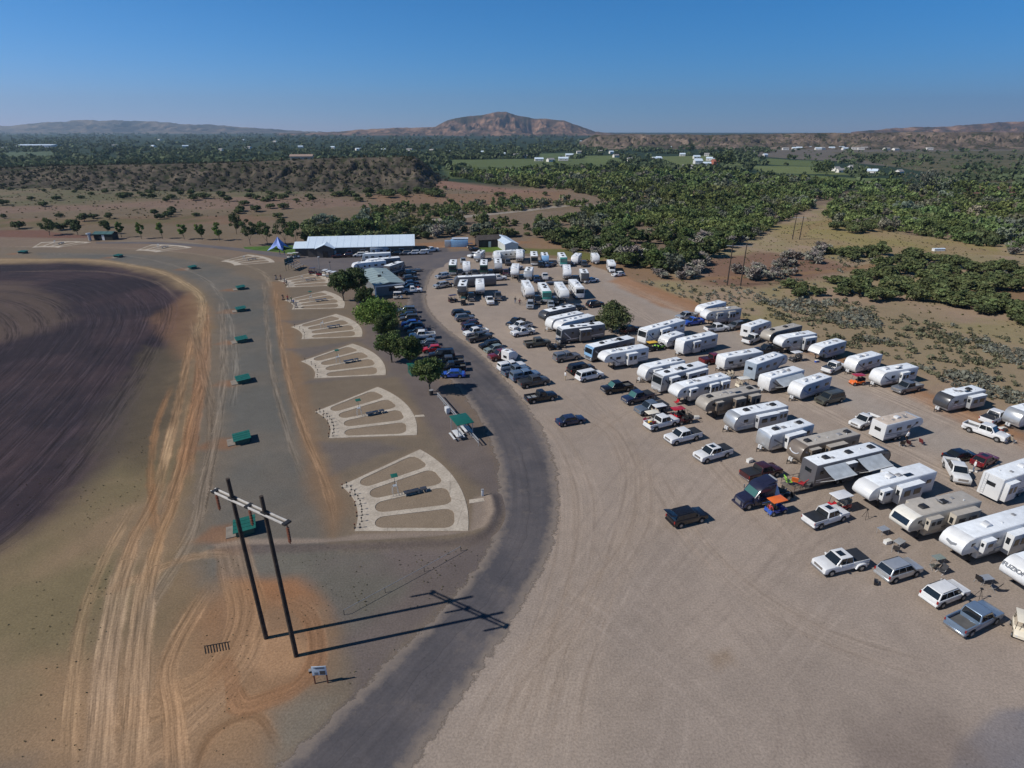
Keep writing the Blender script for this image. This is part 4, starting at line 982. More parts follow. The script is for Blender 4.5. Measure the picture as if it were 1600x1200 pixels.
# ------------------------------------------------------------------ vehicle materials
def paint(name, c, rough=.34, metal=.0, coat=.35): return mat(name, c, rough, metal, coat, var=.12, scale=1.4)
PT = dict(white=paint('paint_white', (.68, .69, .70)), offwhite=paint('paint_offwhite', (.70, .68, .62)), silver=paint('paint_silver', (.50, .52, .54), .3, .5), grey=paint('paint_grey', (.20, .21, .23), .3, .4),
          slate=paint('paint_slate', (.16, .20, .25), .3, .4), charcoal=paint('paint_charcoal', (.07, .07, .075), .3, .3), black=paint('paint_black', (.012, .012, .015), .2), navy=paint('paint_navy', (.02, .03, .07), .22),
          maroon=paint('paint_maroon', (.14, .015, .02), .25), red=paint('paint_red', (.42, .02, .03), .25), darkred=paint('paint_darkred', (.05, .015, .018), .25), blue=paint('paint_blue', (.03, .09, .42), .25), sky=paint('paint_lightblue', (.22, .40, .62), .35),
          steel=paint('paint_steelblue', (.17, .24, .34), .3, .3), olive=paint('paint_olive', (.07, .07, .055), .35), green=paint('paint_green', (.02, .06, .045), .3), sage=paint('paint_sage', (.26, .32, .31), .3, .3),
          tan=paint('paint_tan', (.44, .38, .30), .4), brown=paint('paint_brown', (.17, .14, .115), .35), taupe=paint('paint_taupe', (.34, .31, .27), .4), cream=paint('paint_cream', (.72, .66, .54), .45), orange=paint('paint_orange', (.75, .16, .03), .5),
          yellow=paint('paint_yellow', (.75, .45, .04), .5), lime=paint('paint_lime', (.30, .62, .08), .45), rvgrey=paint('panel_grey', (.33, .34, .36), .4), teal=paint('paint_teal', (.05, .28, .24), .4), bluegrey=paint('panel_bluegrey', (.30, .36, .43), .4), indigo=paint('paint_indigo', (.018, .02, .045), .25))
M_glass = mat('tinted_glass', (.012, .016, .020), .06, 0, .0, var=0, spec=.8); M_glassT = mat('green_glass', (.05, .13, .12), .08, 0, 0, var=0, spec=.8)
M_tyre = mat('tyre_rubber', (.018, .018, .018), .85, var=.1); M_rim = mat('wheel_rim', (.38, .39, .40), .35, .7, var=0); M_blk = mat('black_trim', (.02, .02, .022), .55, var=.1)
M_cover = mat('bed_cover_vinyl', (.022, .024, .028), .6, var=.15); M_chr = mat('chrome', (.55, .56, .58), .2, .9, var=0); M_lamp = mat('headlamp_lens', (.6, .62, .64), .12, var=0); M_tail = mat('tail_lamp', (.25, .012, .012), .2, var=0)
M_liner = mat('bed_liner', (.10, .10, .10), .8, var=.3); M_rroof = mat('rv_roof_membrane', (.76, .80, .84), .7, var=.14, scale=1.5); M_rroofT = mat('rv_roof_tan', (.40, .37, .33), .75, var=.14, scale=1.5); M_rroofB = mat('rv_roof_beige', (.52, .44, .37), .8, var=.2)
M_fw = mat('rv_wall_white', (.62, .63, .64), .35, coat=.3, var=.05); M_fg = mat('rv_wall_grey', (.40, .41, .43), .4, coat=.3, var=.05); M_fd = mat('rv_wall_dark', (.10, .10, .11), .35, coat=.3, var=.05); M_ft = mat('rv_wall_tan', (.44, .40, .34), .4, coat=.3, var=.06)
M_dec1 = mat('decal_grey', (.20, .21, .23), .4, var=0); M_dec2 = mat('decal_dark', (.05, .055, .065), .35, var=0); M_dec3 = mat('decal_silver', (.62, .64, .68), .3, .3, var=0); M_dec4 = mat('decal_blue', (.08, .16, .34), .4, var=0); M_plast = mat('grey_plastic', (.24, .24, .25), .6, var=.1)
M_awn = mat('awning_fabric', (.38, .42, .46), .8, var=.2); M_awnL = mat('awning_fabric_light', (.62, .66, .70), .8, var=.1)
WMATS = dict(white=M_fw, grey=M_fg, dark=M_fd, tan=M_ft)

MC = {}
def cached(key, fn):
    if key not in MC: MC[key] = fn()
    return MC[key]
def lerp(a, b, t): return a + (b - a) * t

def wheel(parent, x, y, r=.38, w_=.26, sub=True, rim=M_rim):
    s = 1 if y > 0 else -1
    def f():
        mb = MB(); rings = []
        for yy, rr_ in ((-w_ / 2, r * .62), (-w_ / 2, r * .93), (-w_ * .35, r), (w_ * .35, r), (w_ / 2, r * .93), (w_ / 2, r * .62)):
            rings.append([(rr_ * math.cos(t * math.pi / 9), yy, rr_ * math.sin(t * math.pi / 9)) for t in range(18)])
        mb.ring(rings); return mb.me('tyre', True)
    def g():
        mb = MB(); mb.tube((0, -w_ / 2 + .02, 0), (0, w_ / 2 + .012, 0), r * .6, r * .52, 14); mb.tube((0, w_ / 2, 0), (0, w_ / 2 + .04, 0), r * .16, r * .14, 8)
        for k in range(5):
            a = k * 1.2566; mb.box((math.cos(a) * r * .33, w_ / 2 + .02, math.sin(a) * r * .33), (r * .4, .02, r * .14), ry=-a)
        return mb.me('rim')
    o = ob('wheel', cached(('tyre', r, w_), f), M_tyre, parent, (x, y, r))
    if s < 0: o.rotation_euler = (0, 0, math.pi)
    if sub: ob('rim', cached(('rim', r, w_), g), rim, o)
    return o

def frus(x0, x1, y0, z0, X0, X1, Y1, z1):
    """bottom rect x0..x1, +-y0 at z0; top rect X0..X1, +-Y1 at z1 -> 8 points"""
    return [Vector(p) for p in ((x0, -y0, z0), (x1, -y0, z0), (x1, y0, z0), (x0, y0, z0), (X0, -Y1, z1), (X1, -Y1, z1), (X1, Y1, z1), (X0, Y1, z1))]
def inset_quad(q, u0, u1, v0, v1):
    a, b, c, d = q
    def P(u, v): return a.lerp(b, u).lerp(d.lerp(c, u), v)
    return P(u0, v0), P(u1, v0), P(u1, v1), P(u0, v1)
def arch(cx, r, z0, n=7):
    """points over a wheel opening, going from front to back at height z0"""
    a0 = math.asin(max(-1, min(1, (z0 - .38) / r)))
    return [(cx + r * math.cos(a0 + (math.pi - 2 * a0) * i / n), .38 + r * math.sin(a0 + (math.pi - 2 * a0) * i / n)) for i in range(n + 1)]

def car(kind_, col, e, det=2, cover=None, open_bed=True, dual=False, sunroof=False, wind=None, canopy=None, bedcol=None, load=False, gate=False, rack=False):
    """kinds: crew, ext, reg (pickups); suv, suvbig, hatch, sedan, van"""
    pm = PT[col] if isinstance(col, str) else col
    pick = kind_ in ('crew', 'ext', 'reg')
    L, hw, zb = {'crew': (5.9, 1.02, 1.22), 'ext': (5.7, 1.0, 1.16), 'reg': (5.3, .97, 1.05), 'suv': (4.85, .98, 1.12), 'suvbig': (5.4, 1.02, 1.2), 'hatch': (4.3, .9, .96), 'sedan': (4.7, .92, .92), 'van': (5.3, .98, 1.1)}[kind_]
    zt = {'crew': 1.98, 'ext': 1.9, 'reg': 1.78, 'suv': 1.78, 'suvbig': 1.95, 'hatch': 1.5, 'sedan': 1.44, 'van': 2.0}[kind_]
    h = L / 2; wr = .42 if pick else (.39 if 'suv' in kind_ else .34)
    xf, xr = h - (1.0 if pick else .92), -h + (1.15 if pick else .95)
    zu = .42 if pick or 'suv' in kind_ else .3
    cab = {'crew': (-.82, 1.5, -.64, .86), 'ext': (-.7, 1.2, -.52, .58), 'reg': (-.25, 1.05, -.1, .45), 'suv': (-h + .08, 1.3, -h + .5, .55), 'suvbig': (-h + .05, 1.5, -h + .3, .85), 'hatch': (-h + .1, 1.0, -h + .7, .25), 'sedan': (-h + .6, 1.25, -h + 1.2, .45), 'van': (-h + .05, 1.9, -h + .1, 1.0)}[kind_]
    deck = zb if not pick else zb - .34
    def body():
        P = [(h - .1, zu + .02), (h, zu + .22), (h - .01, zb - .2), (h - .05, zb - .1), (h - .22, zb - .04 if pick else zb - .1), (h - .7, zb + .0 if pick else zb - .03), (cab[1] + .1, zb + .04), (cab[1] - .5, zb)]
        if pick: P += [(cab[0], zb), (cab[0], deck), (-h + .06, deck), (-h, deck - .04)]
        elif kind_ == 'sedan': P += [(cab[0], zb), (-h + .12, zb - .02), (-h, zb - .14)]
        else: P += [(cab[0] + .05, zb), (-h + .02, zb - .05), (-h, zb - .2)]
        P += [(-h - .01, zu + .2), (-h + .05, zu)]
        P += [(x, z) for x, z in reversed(arch(xr, wr + .07, zu))]
        P += [(x, z) for x, z in reversed(arch(xf, wr + .07, zu))]
        return MB().slab(P, hw, .09).me('body', True)
    k0 = (kind_,)
    ob('body', cached(('body',) + k0, body), pm, e)
    yt = hw * .8; q = frus(cab[0], cab[1], hw * .94, zb - .03, cab[2], cab[3], yt, zt)
    def cabm():
        mb = MB(); mb.add(q, [(0, 1, 2, 3), (4, 7, 6, 5), (0, 4, 5, 1), (1, 5, 6, 2), (2, 6, 7, 3), (3, 7, 4, 0)]); return mb.me('cabin', True, bevel=.1, seg=3)
    ob('cabin', cached(('cab',) + k0, cabm), pm, e)
    # glass
    front = (q[1], q[2], q[6], q[5]); rear = (q[3], q[0], q[4], q[7]); left = (q[2], q[3], q[7], q[6]); right = (q[0], q[1], q[5], q[4])
    def glass(nm, quads): 
        def f():
            mb = MB()
            for qq, a in quads: mb.quad(*inset_quad(qq, *a), off=.012, th=.02)
            return mb.me(nm)
        return cached((nm,) + k0, f)
    ob('windshield', glass('windshield', [(front, (.05, .95, .06, .94))]), M_glassT if wind else M_glass, e)
    ob('rear_window', glass('rear_window', [(rear, (.06, .94, .1, .92))]), M_glass, e)
    if kind_ in ('crew',): sp = [(.06, .48), (.51, .93)]
    elif kind_ == 'ext': sp = [(.1, .33), (.38, .88)]
    elif kind_ == 'reg': sp = [(.18, .86)]
    elif kind_ in ('suv', 'suvbig', 'van'): sp = [(.03, .30), (.325, .62), (.645, .95)]
    else: sp = [(.08, .5), (.53, .92)]
    for s_, qq in ((1, left), (-1, right)):
        def f(qq=qq, s_=s_):
            mb = MB()
            for a, b in sp:
                if s_ > 0: a, b = 1 - b, 1 - a
                mb.quad(*inset_quad(qq, a, b, .1, .92), off=.012, th=.02)
            return mb.me('side_windows')
        ob('window', cached(('sw', kind_, s_), f), M_glass, e)
    if sunroof: ob('sunroof', cached(('sunroof',), lambda: MB().box((0, 0, 0), (.75, .8, .02)).me('sunroof')), M_glass, e, (lerp(cab[2], cab[3], .62), 0, zt + .012))
    # wheels
    for x in (xf, xr):
        for s_ in (-1, 1):
            wheel(e, x, s_ * (hw - .12 + (.12 if dual and x == xr else 0)), wr, .27 if not (dual and x == xr) else .45, det > 0)
    if pick:
        bl = abs(-h - cab[0])
        for s_ in (-1, 1): ob('bed_side', cached(('bed', kind_), lambda: MB().box((0, 0, 0), (bl - .02, .13, zb + .06 - deck)).me('bed_side', True, bevel=.03)), pm, e, ((-h + cab[0]) / 2, s_ * (hw - .08), (deck + zb + .06) / 2))
        ob('tailgate', cached(('gate', kind_), lambda: MB().box((0, 0, 0), (.09, hw * 2 - .16, zb + .05 - deck + .25)).me('tailgate', True, bevel=.02)), pm, e, (-h + .035, 0, (zb + .05 + deck - .25) / 2))
        if dual:
            for s_ in (-1, 1): ob('fender', cached(('flare', s_), lambda: MB().slab([(-.75, 0), (-.6, .42), (-.25, .56), (.25, .56), (.6, .42), (.75, 0), (.6, 0), (.45, .28), (0, .42), (-.45, .28), (-.6, 0)], .13, .04).me('fender', True)), pm, e, (xr, s_ * (hw + .06), .42))
        if cover: ob('bed_cover', cached(('cover', kind_), lambda: MB().box((0, 0, 0), (bl - .12, hw * 2 - .14, .05)).me('bed_cover', True, bevel=.015)), M_cover if cover == 1 else PT[cover], e, ((-h + cab[0]) / 2, 0, zb + .085))
        elif canopy:
            c0, c1 = -h + .03, cab[0] - .03
            qq = frus(c0, c1, hw * .95, zb + .06, c0 + .12, c1, hw * .78, zt - .02)
            cn = ob('canopy', cached(('canopy', kind_), lambda: MB().add(qq, [(0, 1, 2, 3), (4, 7, 6, 5), (0, 4, 5, 1), (1, 5, 6, 2), (2, 6, 7, 3), (3, 7, 4, 0)]).me('canopy', True, bevel=.05)), PT[canopy], e)
            for i_, ix in enumerate(((0, 1, 5, 4), (2, 3, 7, 6), (3, 0, 4, 7))): ob('window', cached(('canopyw', kind_, i_), lambda ix=ix: MB().quad(*inset_quad([qq[j] for j in ix], .08, .92, .2, .8), off=.012).me('canopy_window')), M_glass, cn)
        else:
            ob('bed_floor', cached(('floor', kind_), lambda: MB().box((0, 0, 0), (bl - .14, hw * 2 - .32, .03)).me('bed_floor')), PT[bedcol] if bedcol else M_liner, e, ((-h + cab[0]) / 2, 0, deck + .02))
            if load:
                for i, (dx, dy, c_) in enumerate(((-.2, .3, 'yellow'), (.35, -.1, 'maroon'), (-.6, -.3, 'charcoal'), (.1, .5, 'cream'))):
                    ob('cargo', cached(('load', i), lambda i=i: MB().box((0, 0, 0), (.5 + .1 * i, .4, .34 + .05 * i)).me('cargo', True, bevel=.03)), PT[c_], e, ((-h + cab[0]) / 2 + dx, dy, deck + .24))
    elif det > 1:
        if rack or kind_ in ('suv', 'suvbig'):
            for s_ in (-1, 1): ob('roof_rail', cached(('rail', kind_), lambda: MB().tube((cab[2] + .25, 0, 0), (cab[3] - .1, 0, 0), .025, n=6).me('roof_rail')), M_blk, e, (0, s_ * (yt - .06), zt + .03))
        if gate:
            g_ = ob('tailgate', cached(('liftgate', kind_), lambda: MB().box((-.5, 0, 0), (1.05, hw * 1.6, .07)).me('tailgate', True, bevel=.02)), pm, e, (cab[2] - .05, 0, zt)); g_.rotation_euler = (0, R(12), 0)
            ob('window', cached(('liftglass',), lambda: MB().box((-.45, 0, .042), (.5, 1.3, .01)).me('liftgate_window')), M_glass, g_)
    if det > 0:
        for s_ in (-1, 1):
            ob('headlight', cached(('hl',), lambda: MB().box((0, 0, 0), (.14, .36, .17)).me('headlight', True, bevel=.03)), M_lamp, e, (h - .09, s_ * (hw - .24), zb - .25))
            ob('tail_light', cached(('tl',), lambda: MB().box((0, 0, 0), (.08, .17, .34)).me('tail_light', True, bevel=.02)), M_tail, e, (-h + .03, s_ * (hw - .1), zb - .17))
            ob('mirror', cached(('mir',), lambda: MB().box((0, 0, 0), (.13, .24, .2)).me('mirror', True, bevel=.03)), M_blk if col != 'white' else pm, e, (cab[1] - .42, s_ * (hw + .08), zb + .1))
        ob('grille', cached(('gr', kind_), lambda: MB().box((0, 0, 0), (.06, hw * 1.15, .3)).me('grille')), M_chr if pick else M_blk, e, (h - .015, 0, zb - .3))
        for s_ in (1, -1):
            ob('bumper', cached(('bm', kind_), lambda: MB().box((0, 0, 0), (.2, hw * 1.9, .2)).me('bumper', True, bevel=.04)), M_chr if pick else pm, e, (s_ * (h - .01), 0, zu + .1))
    return L, hw

VEH_LOG = []
def placed(P1, P2, d, L, hw, A_=None):
    """ground pixels -> location, heading. d: L/R = side on, P1 P2 the near side's left and right ends; F/B = end on, P1 near end centre, P2 far end centre"""
    a = at(*P1); b = at(*P2); v = b - a; n = v.normalized(); VEH_LOG.append((v.length, L))
    if d in 'LR':
        away = Vector((-n.y, n.x, 0))
        if away.y < 0: away = -away
        c = (a + b) / 2 + away * hw
        if A_: c = a + n * (L / 2) + away * hw      # anchored at the left end
        hd = math.atan2(n.y, n.x) + (math.pi if d == 'L' else 0)
    else:
        c = a + n * (L / 2); hd = math.atan2(n.y, n.x) + (math.pi if d == 'F' else 0)
    return c, hd
NAMEK = dict(crew='pickup_truck', ext='pickup_truck', reg='pickup_truck', suv='suv', suvbig='suv', hatch='hatchback_car', sedan='sedan_car', van='van')
CATK = dict(crew='pickup truck', ext='pickup truck', reg='pickup truck', suv='suv', suvbig='suv', hatch='car', sedan='car', van='van')
GRP = {'crew': 'parked pickup trucks', 'ext': 'parked pickup trucks', 'reg': 'parked pickup trucks', 'suv': 'parked suvs', 'suvbig': 'parked suvs', 'hatch': 'parked cars', 'sedan': 'parked cars', 'van': 'parked vans'}
def V(kind_, col, P1, P2, d, label, **kw):
    L = {'crew': 5.9, 'ext': 5.7, 'reg': 5.3, 'suv': 4.75, 'suvbig': 5.4, 'hatch': 4.3, 'sedan': 4.7, 'van': 5.3}[kind_] * VS
    c, hd = placed(P1, P2, d, L, .97 * VS)
    dist = c.length
    e = empty(NAMEK[kind_], c + Vector((0, 0, .02)), hd, label, CATK[kind_], GRP[kind_], VS)
    car(kind_, col, e, det=2 if dist < 150 else (1 if dist < 190 else 0), **kw)
    return e
VS = .93

# ------------------------------------------------------------------ caravans and motorhomes
def rv(kind_, e, L, near=1, swoosh=False, nosewin=False, wall='white', cap=None, roof='white', slides=(), far_slides=(), decal=1, acs=(.35, .75), H=None, skirt=None, awning=None, dark_low=None, doors=(.3,), windows=None, det=2, ladder=False, tank=True, ramp=False, nose='round', extras=True):
    """tt travel trailer, fw fifth wheel, ma motorhome, mc cab-over motorhome, cargo"""
    hw = 1.22 if kind_ != 'cargo' else 1.15
    H = H or {'tt': 3.15, 'fw': 3.75, 'ma': 3.5, 'mc': 3.1, 'cargo': 2.6}[kind_]
    wm = WMATS.get(wall) or PT[wall]; rm = {'white': M_rroof, 'tan': M_rroofT, 'beige': M_rroofB}[roof]; cm = PT[cap] if cap in PT else (WMATS.get(cap) or wm)
    h = L / 2; z0 = .55
    if kind_ in ('tt', 'cargo'):
        if nose == 'flat': nosep = [(h - .25, H - .02), (h - .02, H - .45), (h, 1.0), (h - .25, z0 + .05)]
        else: nosep = [(h - 1.15, H), (h - .6, H - .16), (h - .28, H - .55), (h - .02, 1.75), (h - .0, 1.35), (h - .2, .95), (h - .5, z0)]
    elif kind_ == 'fw': z0 = .62; nosep = [(h - 1.5, H), (h - .8, H - .12), (h - .3, H - .5), (h - .02, H - 1.15), (h - .06, 2.1), (h - .4, 1.72), (h - 2.3, 1.66), (h - 2.6, 1.4), (h - 2.75, z0)]
    elif kind_ == 'ma': z0 = .42; nosep = [(h - .45, H - .02), (h - .12, H - .3), (h + .0, 1.75), (h + .05, 1.2), (h + .02, z0 + .05), (h - .1, z0)]
    else: z0 = .5; nosep = [(h - .5, H), (h - .1, H - .3), (h - .0, 2.45), (h - .2, 2.1), (h - 1.1, 2.02), (h - 1.15, z0)]
    prof = [(-h, z0)] + [(-h, H - .06), (-h + .1, H)] + nosep
    prof = prof[::-1]
    ob('body', MB().slab(prof, hw, .08).me('body', True), wm, e)
    if nosewin: ob('front_window', MB().slab([(h - .27, H - .5), (h + .02, H - 1.2), (h - .03, H - 1.22), (h - .36, H - .52)], .98, .015).me('front_window'), M_glass, e)
    # roof membrane following the top, proud of the body
    xr1 = nosep[0][0]
    ob('roof', MB().box(((-h + .14 + xr1) / 2, 0, H + .012), (xr1 + h - .16, hw * 2 - .2, .035)).me('roof', True, bevel=.012), rm, e)
    # nose cap in its own colour
    if cap:
        n_ = 5 if kind_ in ('tt', 'fw') and nose != 'flat' else 3
        pts_ = [(x + .012, z + (.012 if i == 0 else 0)) for i, (x, z) in enumerate(nosep[:n_ + 1])]
        inner = [(x - .22, z - .03) for x, z in pts_[::-1]]
        ob('front_cap', MB().slab(pts_[::-1] + inner[::-1], hw - .015 + .03, .06).me('front_cap', True), cm, e)
    ob('lower_trim', MB().box(((-h + (h - (2.9 if kind_ == 'fw' else .6))) / 2, 0, z0 + .1), (2 * h - (2.95 if kind_ == 'fw' else .7), hw * 2 + .02, .2)).me('lower_trim'), M_dec1 if wall != 'dark' else M_blk, e)
    if skirt: ob('skirt', MB().box(((-h + (h - (2.9 if kind_ == 'fw' else .6))) / 2, 0, z0 + .28), (2 * h - (2.95 if kind_ == 'fw' else .7), hw * 2 + .03, .6)).me('skirt', True, bevel=.02), PT[skirt], e)
    # side windows, doors, decals
    base = -h; span = L * (.78 if kind_ == 'fw' else .9)
    def blocked(x, side):
        return any(a - .3 < x < b + .3 for a, b in ((base + s0 * L, base + s1 * L) for s0, s1 in (slides if side == near else far_slides)))
    rg_ = random.Random(int(L * 100) + len(label_count))
    for side in (near, -near):
        k = 0; x = base + .7
        while x < base + span - .6:
            ww = rg_.choice((.55, .8, 1.0)); 
            if not blocked(x + ww / 2, side) and extras:
                ob('window', cached(('rvw', ww), lambda ww=ww: MB().box((0, 0, 0), (ww, .03, .55)).me('window', True, bevel=.01)), M_glass, e, (x + ww / 2, side * (hw + .012), H - 1.15 if kind_ != 'fw' else H - 1.2)); k += 1
            x += ww + rg_.uniform(.8, 1.7)
        if kind_ == 'fw' and not blocked(h - 1.4, side): ob('window', cached(('rvw', .5), lambda: MB().box((0, 0, 0), (.5, .03, .42)).me('window', True, bevel=.01)), M_glass, e, (h - 1.5, side * (hw + .012), H - .85))
    for dx in doors:
        if not blocked(base + dx * L, -near) :
            d_ = ob('door', cached(('rvd',), lambda: MB().box((0, 0, 0), (.7, .04, 1.85)).me('door', True, bevel=.02)), M_fw if wall != 'dark' else M_fd, e, (base + dx * L, -near * (hw + .022), z0 + 1.25))
            ob('handle', cached(('rvh',), lambda: MB().box((0, 0, 0), (.08, .05, .12)).me('handle')), M_blk, d_, (.25, -near * .03, 0))
    if decal:
        dm = {1: M_dec1, 2: M_dec2, 3: M_dec3, 4: M_dec4}[decal]
        for side in (1, -1):
            mb = MB(); y = side * (hw + .006)
            for (xa, za, xb, zb_, th_) in ((-h + .3, z0 + .9, h - (3.0 if kind_ == 'fw' else 1.4), z0 + .55, .14), (-h + .3, z0 + .62, 0, z0 + .45, .07), (h - (3.2 if kind_ == 'fw' else 2.4), z0 + .6, h - (1.4 if kind_ == 'fw' else .8), H - .9, .22)):
                P = [(xa, y, za), (xb, y, zb_ if zb_ < 2 else zb_ - .1), (xb, y, zb_ + th_), (xa, y, za + th_)]
                if side > 0: P = P[::-1]
                mb.quad(*P, off=.0, th=.012)
            ob('decal', mb.me('decal'), dm, e)
        if swoosh:      # swoosh on the nose
            xa = h - .02; mb = MB()
            zc = 1.75 if kind_ == 'tt' else H - 1.1
            for t in range(8):
                y0, y1 = -0.8 + t * .2, -.6 + t * .2
                zz = lambda y: zc - .12 + .38 * (y / .8) ** 2
                mb.add([(xa + .035, y0, zz(y0)), (xa + .035, y1, zz(y1)), (xa - .0, y1, zz(y1) + .2 * (1 - abs(y1))), (xa - .0, y0, zz(y0) + .2 * (1 - abs(y0))), (xa - .05, y0, zz(y0)), (xa - .05, y1, zz(y1)), (xa - .08, y1, zz(y1) + .15), (xa - .08, y0, zz(y0) + .15)], [(0, 1, 2, 3), (5, 4, 7, 6), (0, 4, 5, 1), (3, 2, 6, 7)])
            ob('front_decal', mb.me('front_decal'), M_dec3 if cap and cap not in ('white', 'cream') else M_dec2, e)
    # slide-outs
    for side, sl in ((near, slides), (-near, far_slides)):
        for s0, s1 in sl:
            xa, xb = base + s0 * L, base + s1 * L; zt_, zb_ = H - .42, z0 + (.12 if xb < h - 2.8 or kind_ != 'fw' else 1.22); dp = .85 if (xb - xa) > 1.9 else .6
            s_ = ob('slide_out', MB().box((0, 0, 0), (xb - xa, dp, zt_ - zb_)).me('slide_out', True, bevel=.03), wm, e, ((xa + xb) / 2, side * (hw + dp / 2 - .02), (zt_ + zb_) / 2))
            hgt = zt_ - zb_
            ob('slide_roof', MB().box((0, 0, hgt / 2 + .015), (xb - xa + .05, dp + .03, .035)).me('slide_roof'), rm, s_)
            ww = xb - xa; wl = [((-ww * .22, side * (dp / 2 + .012), hgt * .1), (ww * .3, .03, hgt * .34)), ((ww * .22, side * (dp / 2 + .012), hgt * .1), (ww * .26, .03, hgt * .34))] if ww > 1.6 else [((0, side * (dp / 2 + .012), hgt * .12), (ww * .45, .03, hgt * .3))]
            for wc, wd in wl + [((ww / 2 + .012, 0, hgt * .15), (.03, dp * .45, hgt * .3))]: ob('window', MB().box((0, 0, 0), wd).me('slide_window'), M_glass, s_, wc)
    # roof fittings
    for a in acs:
        ob('air_conditioner', cached(('ac',), lambda: MB().slab([(-.45, 0), (-.42, .22), (-.3, .3), (.25, .3), (.42, .2), (.48, 0)], .34, .05).me('air_conditioner', True)), M_blk if cap not in (None, 'white') else M_fw, e, (base + a * L, 0, H + .02))
    for i, (a, yy) in enumerate(((.12 + rg_.uniform(0, .08), .45), (.25 + rg_.uniform(0, .05), -.3), (.45 + rg_.uniform(0, .08), .3), (.58, -.35), (.66 + rg_.uniform(0, .1), .2))):
        if det > 0 and rg_.random() < .85: ob('roof_vent', cached(('vent', i % 2), lambda i=i: MB().box((0, 0, .05), (.38, .38, .12)).me('roof_vent', True, bevel=.03) if i % 2 else MB().tube((0, 0, 0), (0, 0, .16), .07, n=8).me('roof_vent')), M_plast if i % 2 else M_fw, e, (base + a * L, yy, H + .02))
    if det > 1:
        rx = base + rg_.uniform(.2, .6) * L
        if rg_.random() < .6: ob('skylight', cached(('sky',), lambda: MB().slab([(-.4, 0), (-.3, .12), (.3, .12), (.4, 0)], .3, .04).me('skylight', True)), M_plast, e, (rx, .1, H + .02))
        if rg_.random() < .6: ob('antenna', cached(('ant',), lambda: MB().tube((0, 0, 0), (0, 0, .25), .03, n=6).box((0, 0, .27), (.12, .9, .05)).me('antenna')), M_plast, e, (rx + .9, -.2, H + .02))
        if rg_.random() < .3: ob('solar_panel', cached(('sol',), lambda: MB().box((0, 0, .05), (1.2, .6, .03)).me('solar_panel')), M_glass, e, (rx - 1.1, .5, H + .02))
        for s_ in (-1, 1): ob('hatch', cached(('hat', s_), lambda: MB().box((0, 0, 0), (.9, .03, .45)).me('hatch', True, bevel=.01)), M_plast if wall == 'white' else wm, e, (base + L * (.5 + .1 * s_), s_ * (hw + .01), z0 + .35))
    for a0, a1, dp in ([] if not awning else (awning if isinstance(awning[0], tuple) else [awning])):
        xa, xb = base + a0 * L, base + a1 * L; zt_ = H - .35
        mb = MB(); n = 6
        for i in range(n):
            t0, t1 = i / n, (i + 1) / n
            def pz(t): return near * (hw + .03 + dp * t), zt_ - .75 * t - .1 * math.sin(math.pi * t)
            (ya, za), (yb, zb_) = pz(t0), pz(t1); mb.add([(xa, ya, za), (xb, ya, za), (xb, yb, zb_), (xa, yb, zb_), (xa, ya, za - .02), (xb, ya, za - .02), (xb, yb, zb_ - .02), (xa, yb, zb_ - .02)], [(0, 1, 2, 3), (7, 6, 5, 4), (0, 3, 7, 4), (1, 5, 6, 2)])
        aw = ob('awning', mb.me('awning'), M_awn if det != 3 else M_awnL, e)
        mb = MB()
        for x in (xa, xb): mb.tube((x, near * (hw + .03), 1.2), (x, near * (hw + dp), zt_ - .8), .03, n=6)
        mb.tube((xa, near * (hw + dp), zt_ - .78), (xb, near * (hw + dp), zt_ - .78), .07, n=8); ob('awning_arm', mb.me('awning_arm'), M_fw, aw)
    if extras and not awning: ob('awning', MB().tube((base + .2 * L, -near * (hw + .09), H - .3), (base + .72 * L, -near * (hw + .09), H - .3), .08, n=8).me('awning', True), M_awn, e)
    # running gear
    if kind_ in ('tt', 'fw', 'cargo'):
        xs = (-h + L * .33, -h + L * .33 + .85) if L > 5.5 else (-h + L * .42,)
    elif kind_ == 'ma': xs = (-h + 2.6, h - 1.9)
    else: xs = (-h + 2.0, h - .9)
    for x in xs:
        for s_ in (-1, 1): wheel(e, x, s_ * (hw - .1), .38 if kind_ in ('tt', 'fw', 'cargo') else .46, .22, det > 0)
    if kind_ in ('tt', 'cargo'):
        mb = MB(); mb.box((h + .35, 0, .45), (1.0, .1, .1), rz=0)
        mb.tube((h - .5, .75, .47), (h + .75, .05, .47), .05, n=6).tube((h - .5, -.75, .47), (h + .75, -.05, .47), .05, n=6); mb.tube((h + .8, 0, 0), (h + .8, 0, .75), .05, n=6)
        ob('hitch', mb.me('hitch'), M_blk, e)
        if tank: ob('propane_tank', cached(('prop',), lambda: MB().tube((0, -.17, 0), (0, -.17, .5), .17, .15, 10).tube((0, .19, 0), (0, .19, .5), .17, .15, 10).me('propane_tank', True)), M_fw, e, (h + .28, 0, .5))
        if det > 0: ob('stabiliser', MB().tube((-h + .5, .8, .02), (-h + .5, .8, .6), .04, n=6).tube((-h + .5, -.8, .02), (-h + .5, -.8, .6), .04, n=6).me('stabiliser'), M_blk, e)
    if kind_ == 'fw':
        for s_ in (-1, 1): ob('landing_leg', cached(('lleg',), lambda: MB().box((0, 0, .7), (.12, .12, 1.4)).box((0, 0, .03), (.3, .3, .05)).me('landing_leg')), M_blk, e, (h - 2.45, s_ * .8, 0))
        ob('pin_box', MB().slab([(h - 1.6, 1.7), (h - 1.3, 1.4), (h - .9, 1.3), (h - .9, 1.42), (h - .7, 1.72)], .22, .03).me('pin_box'), M_blk, e)
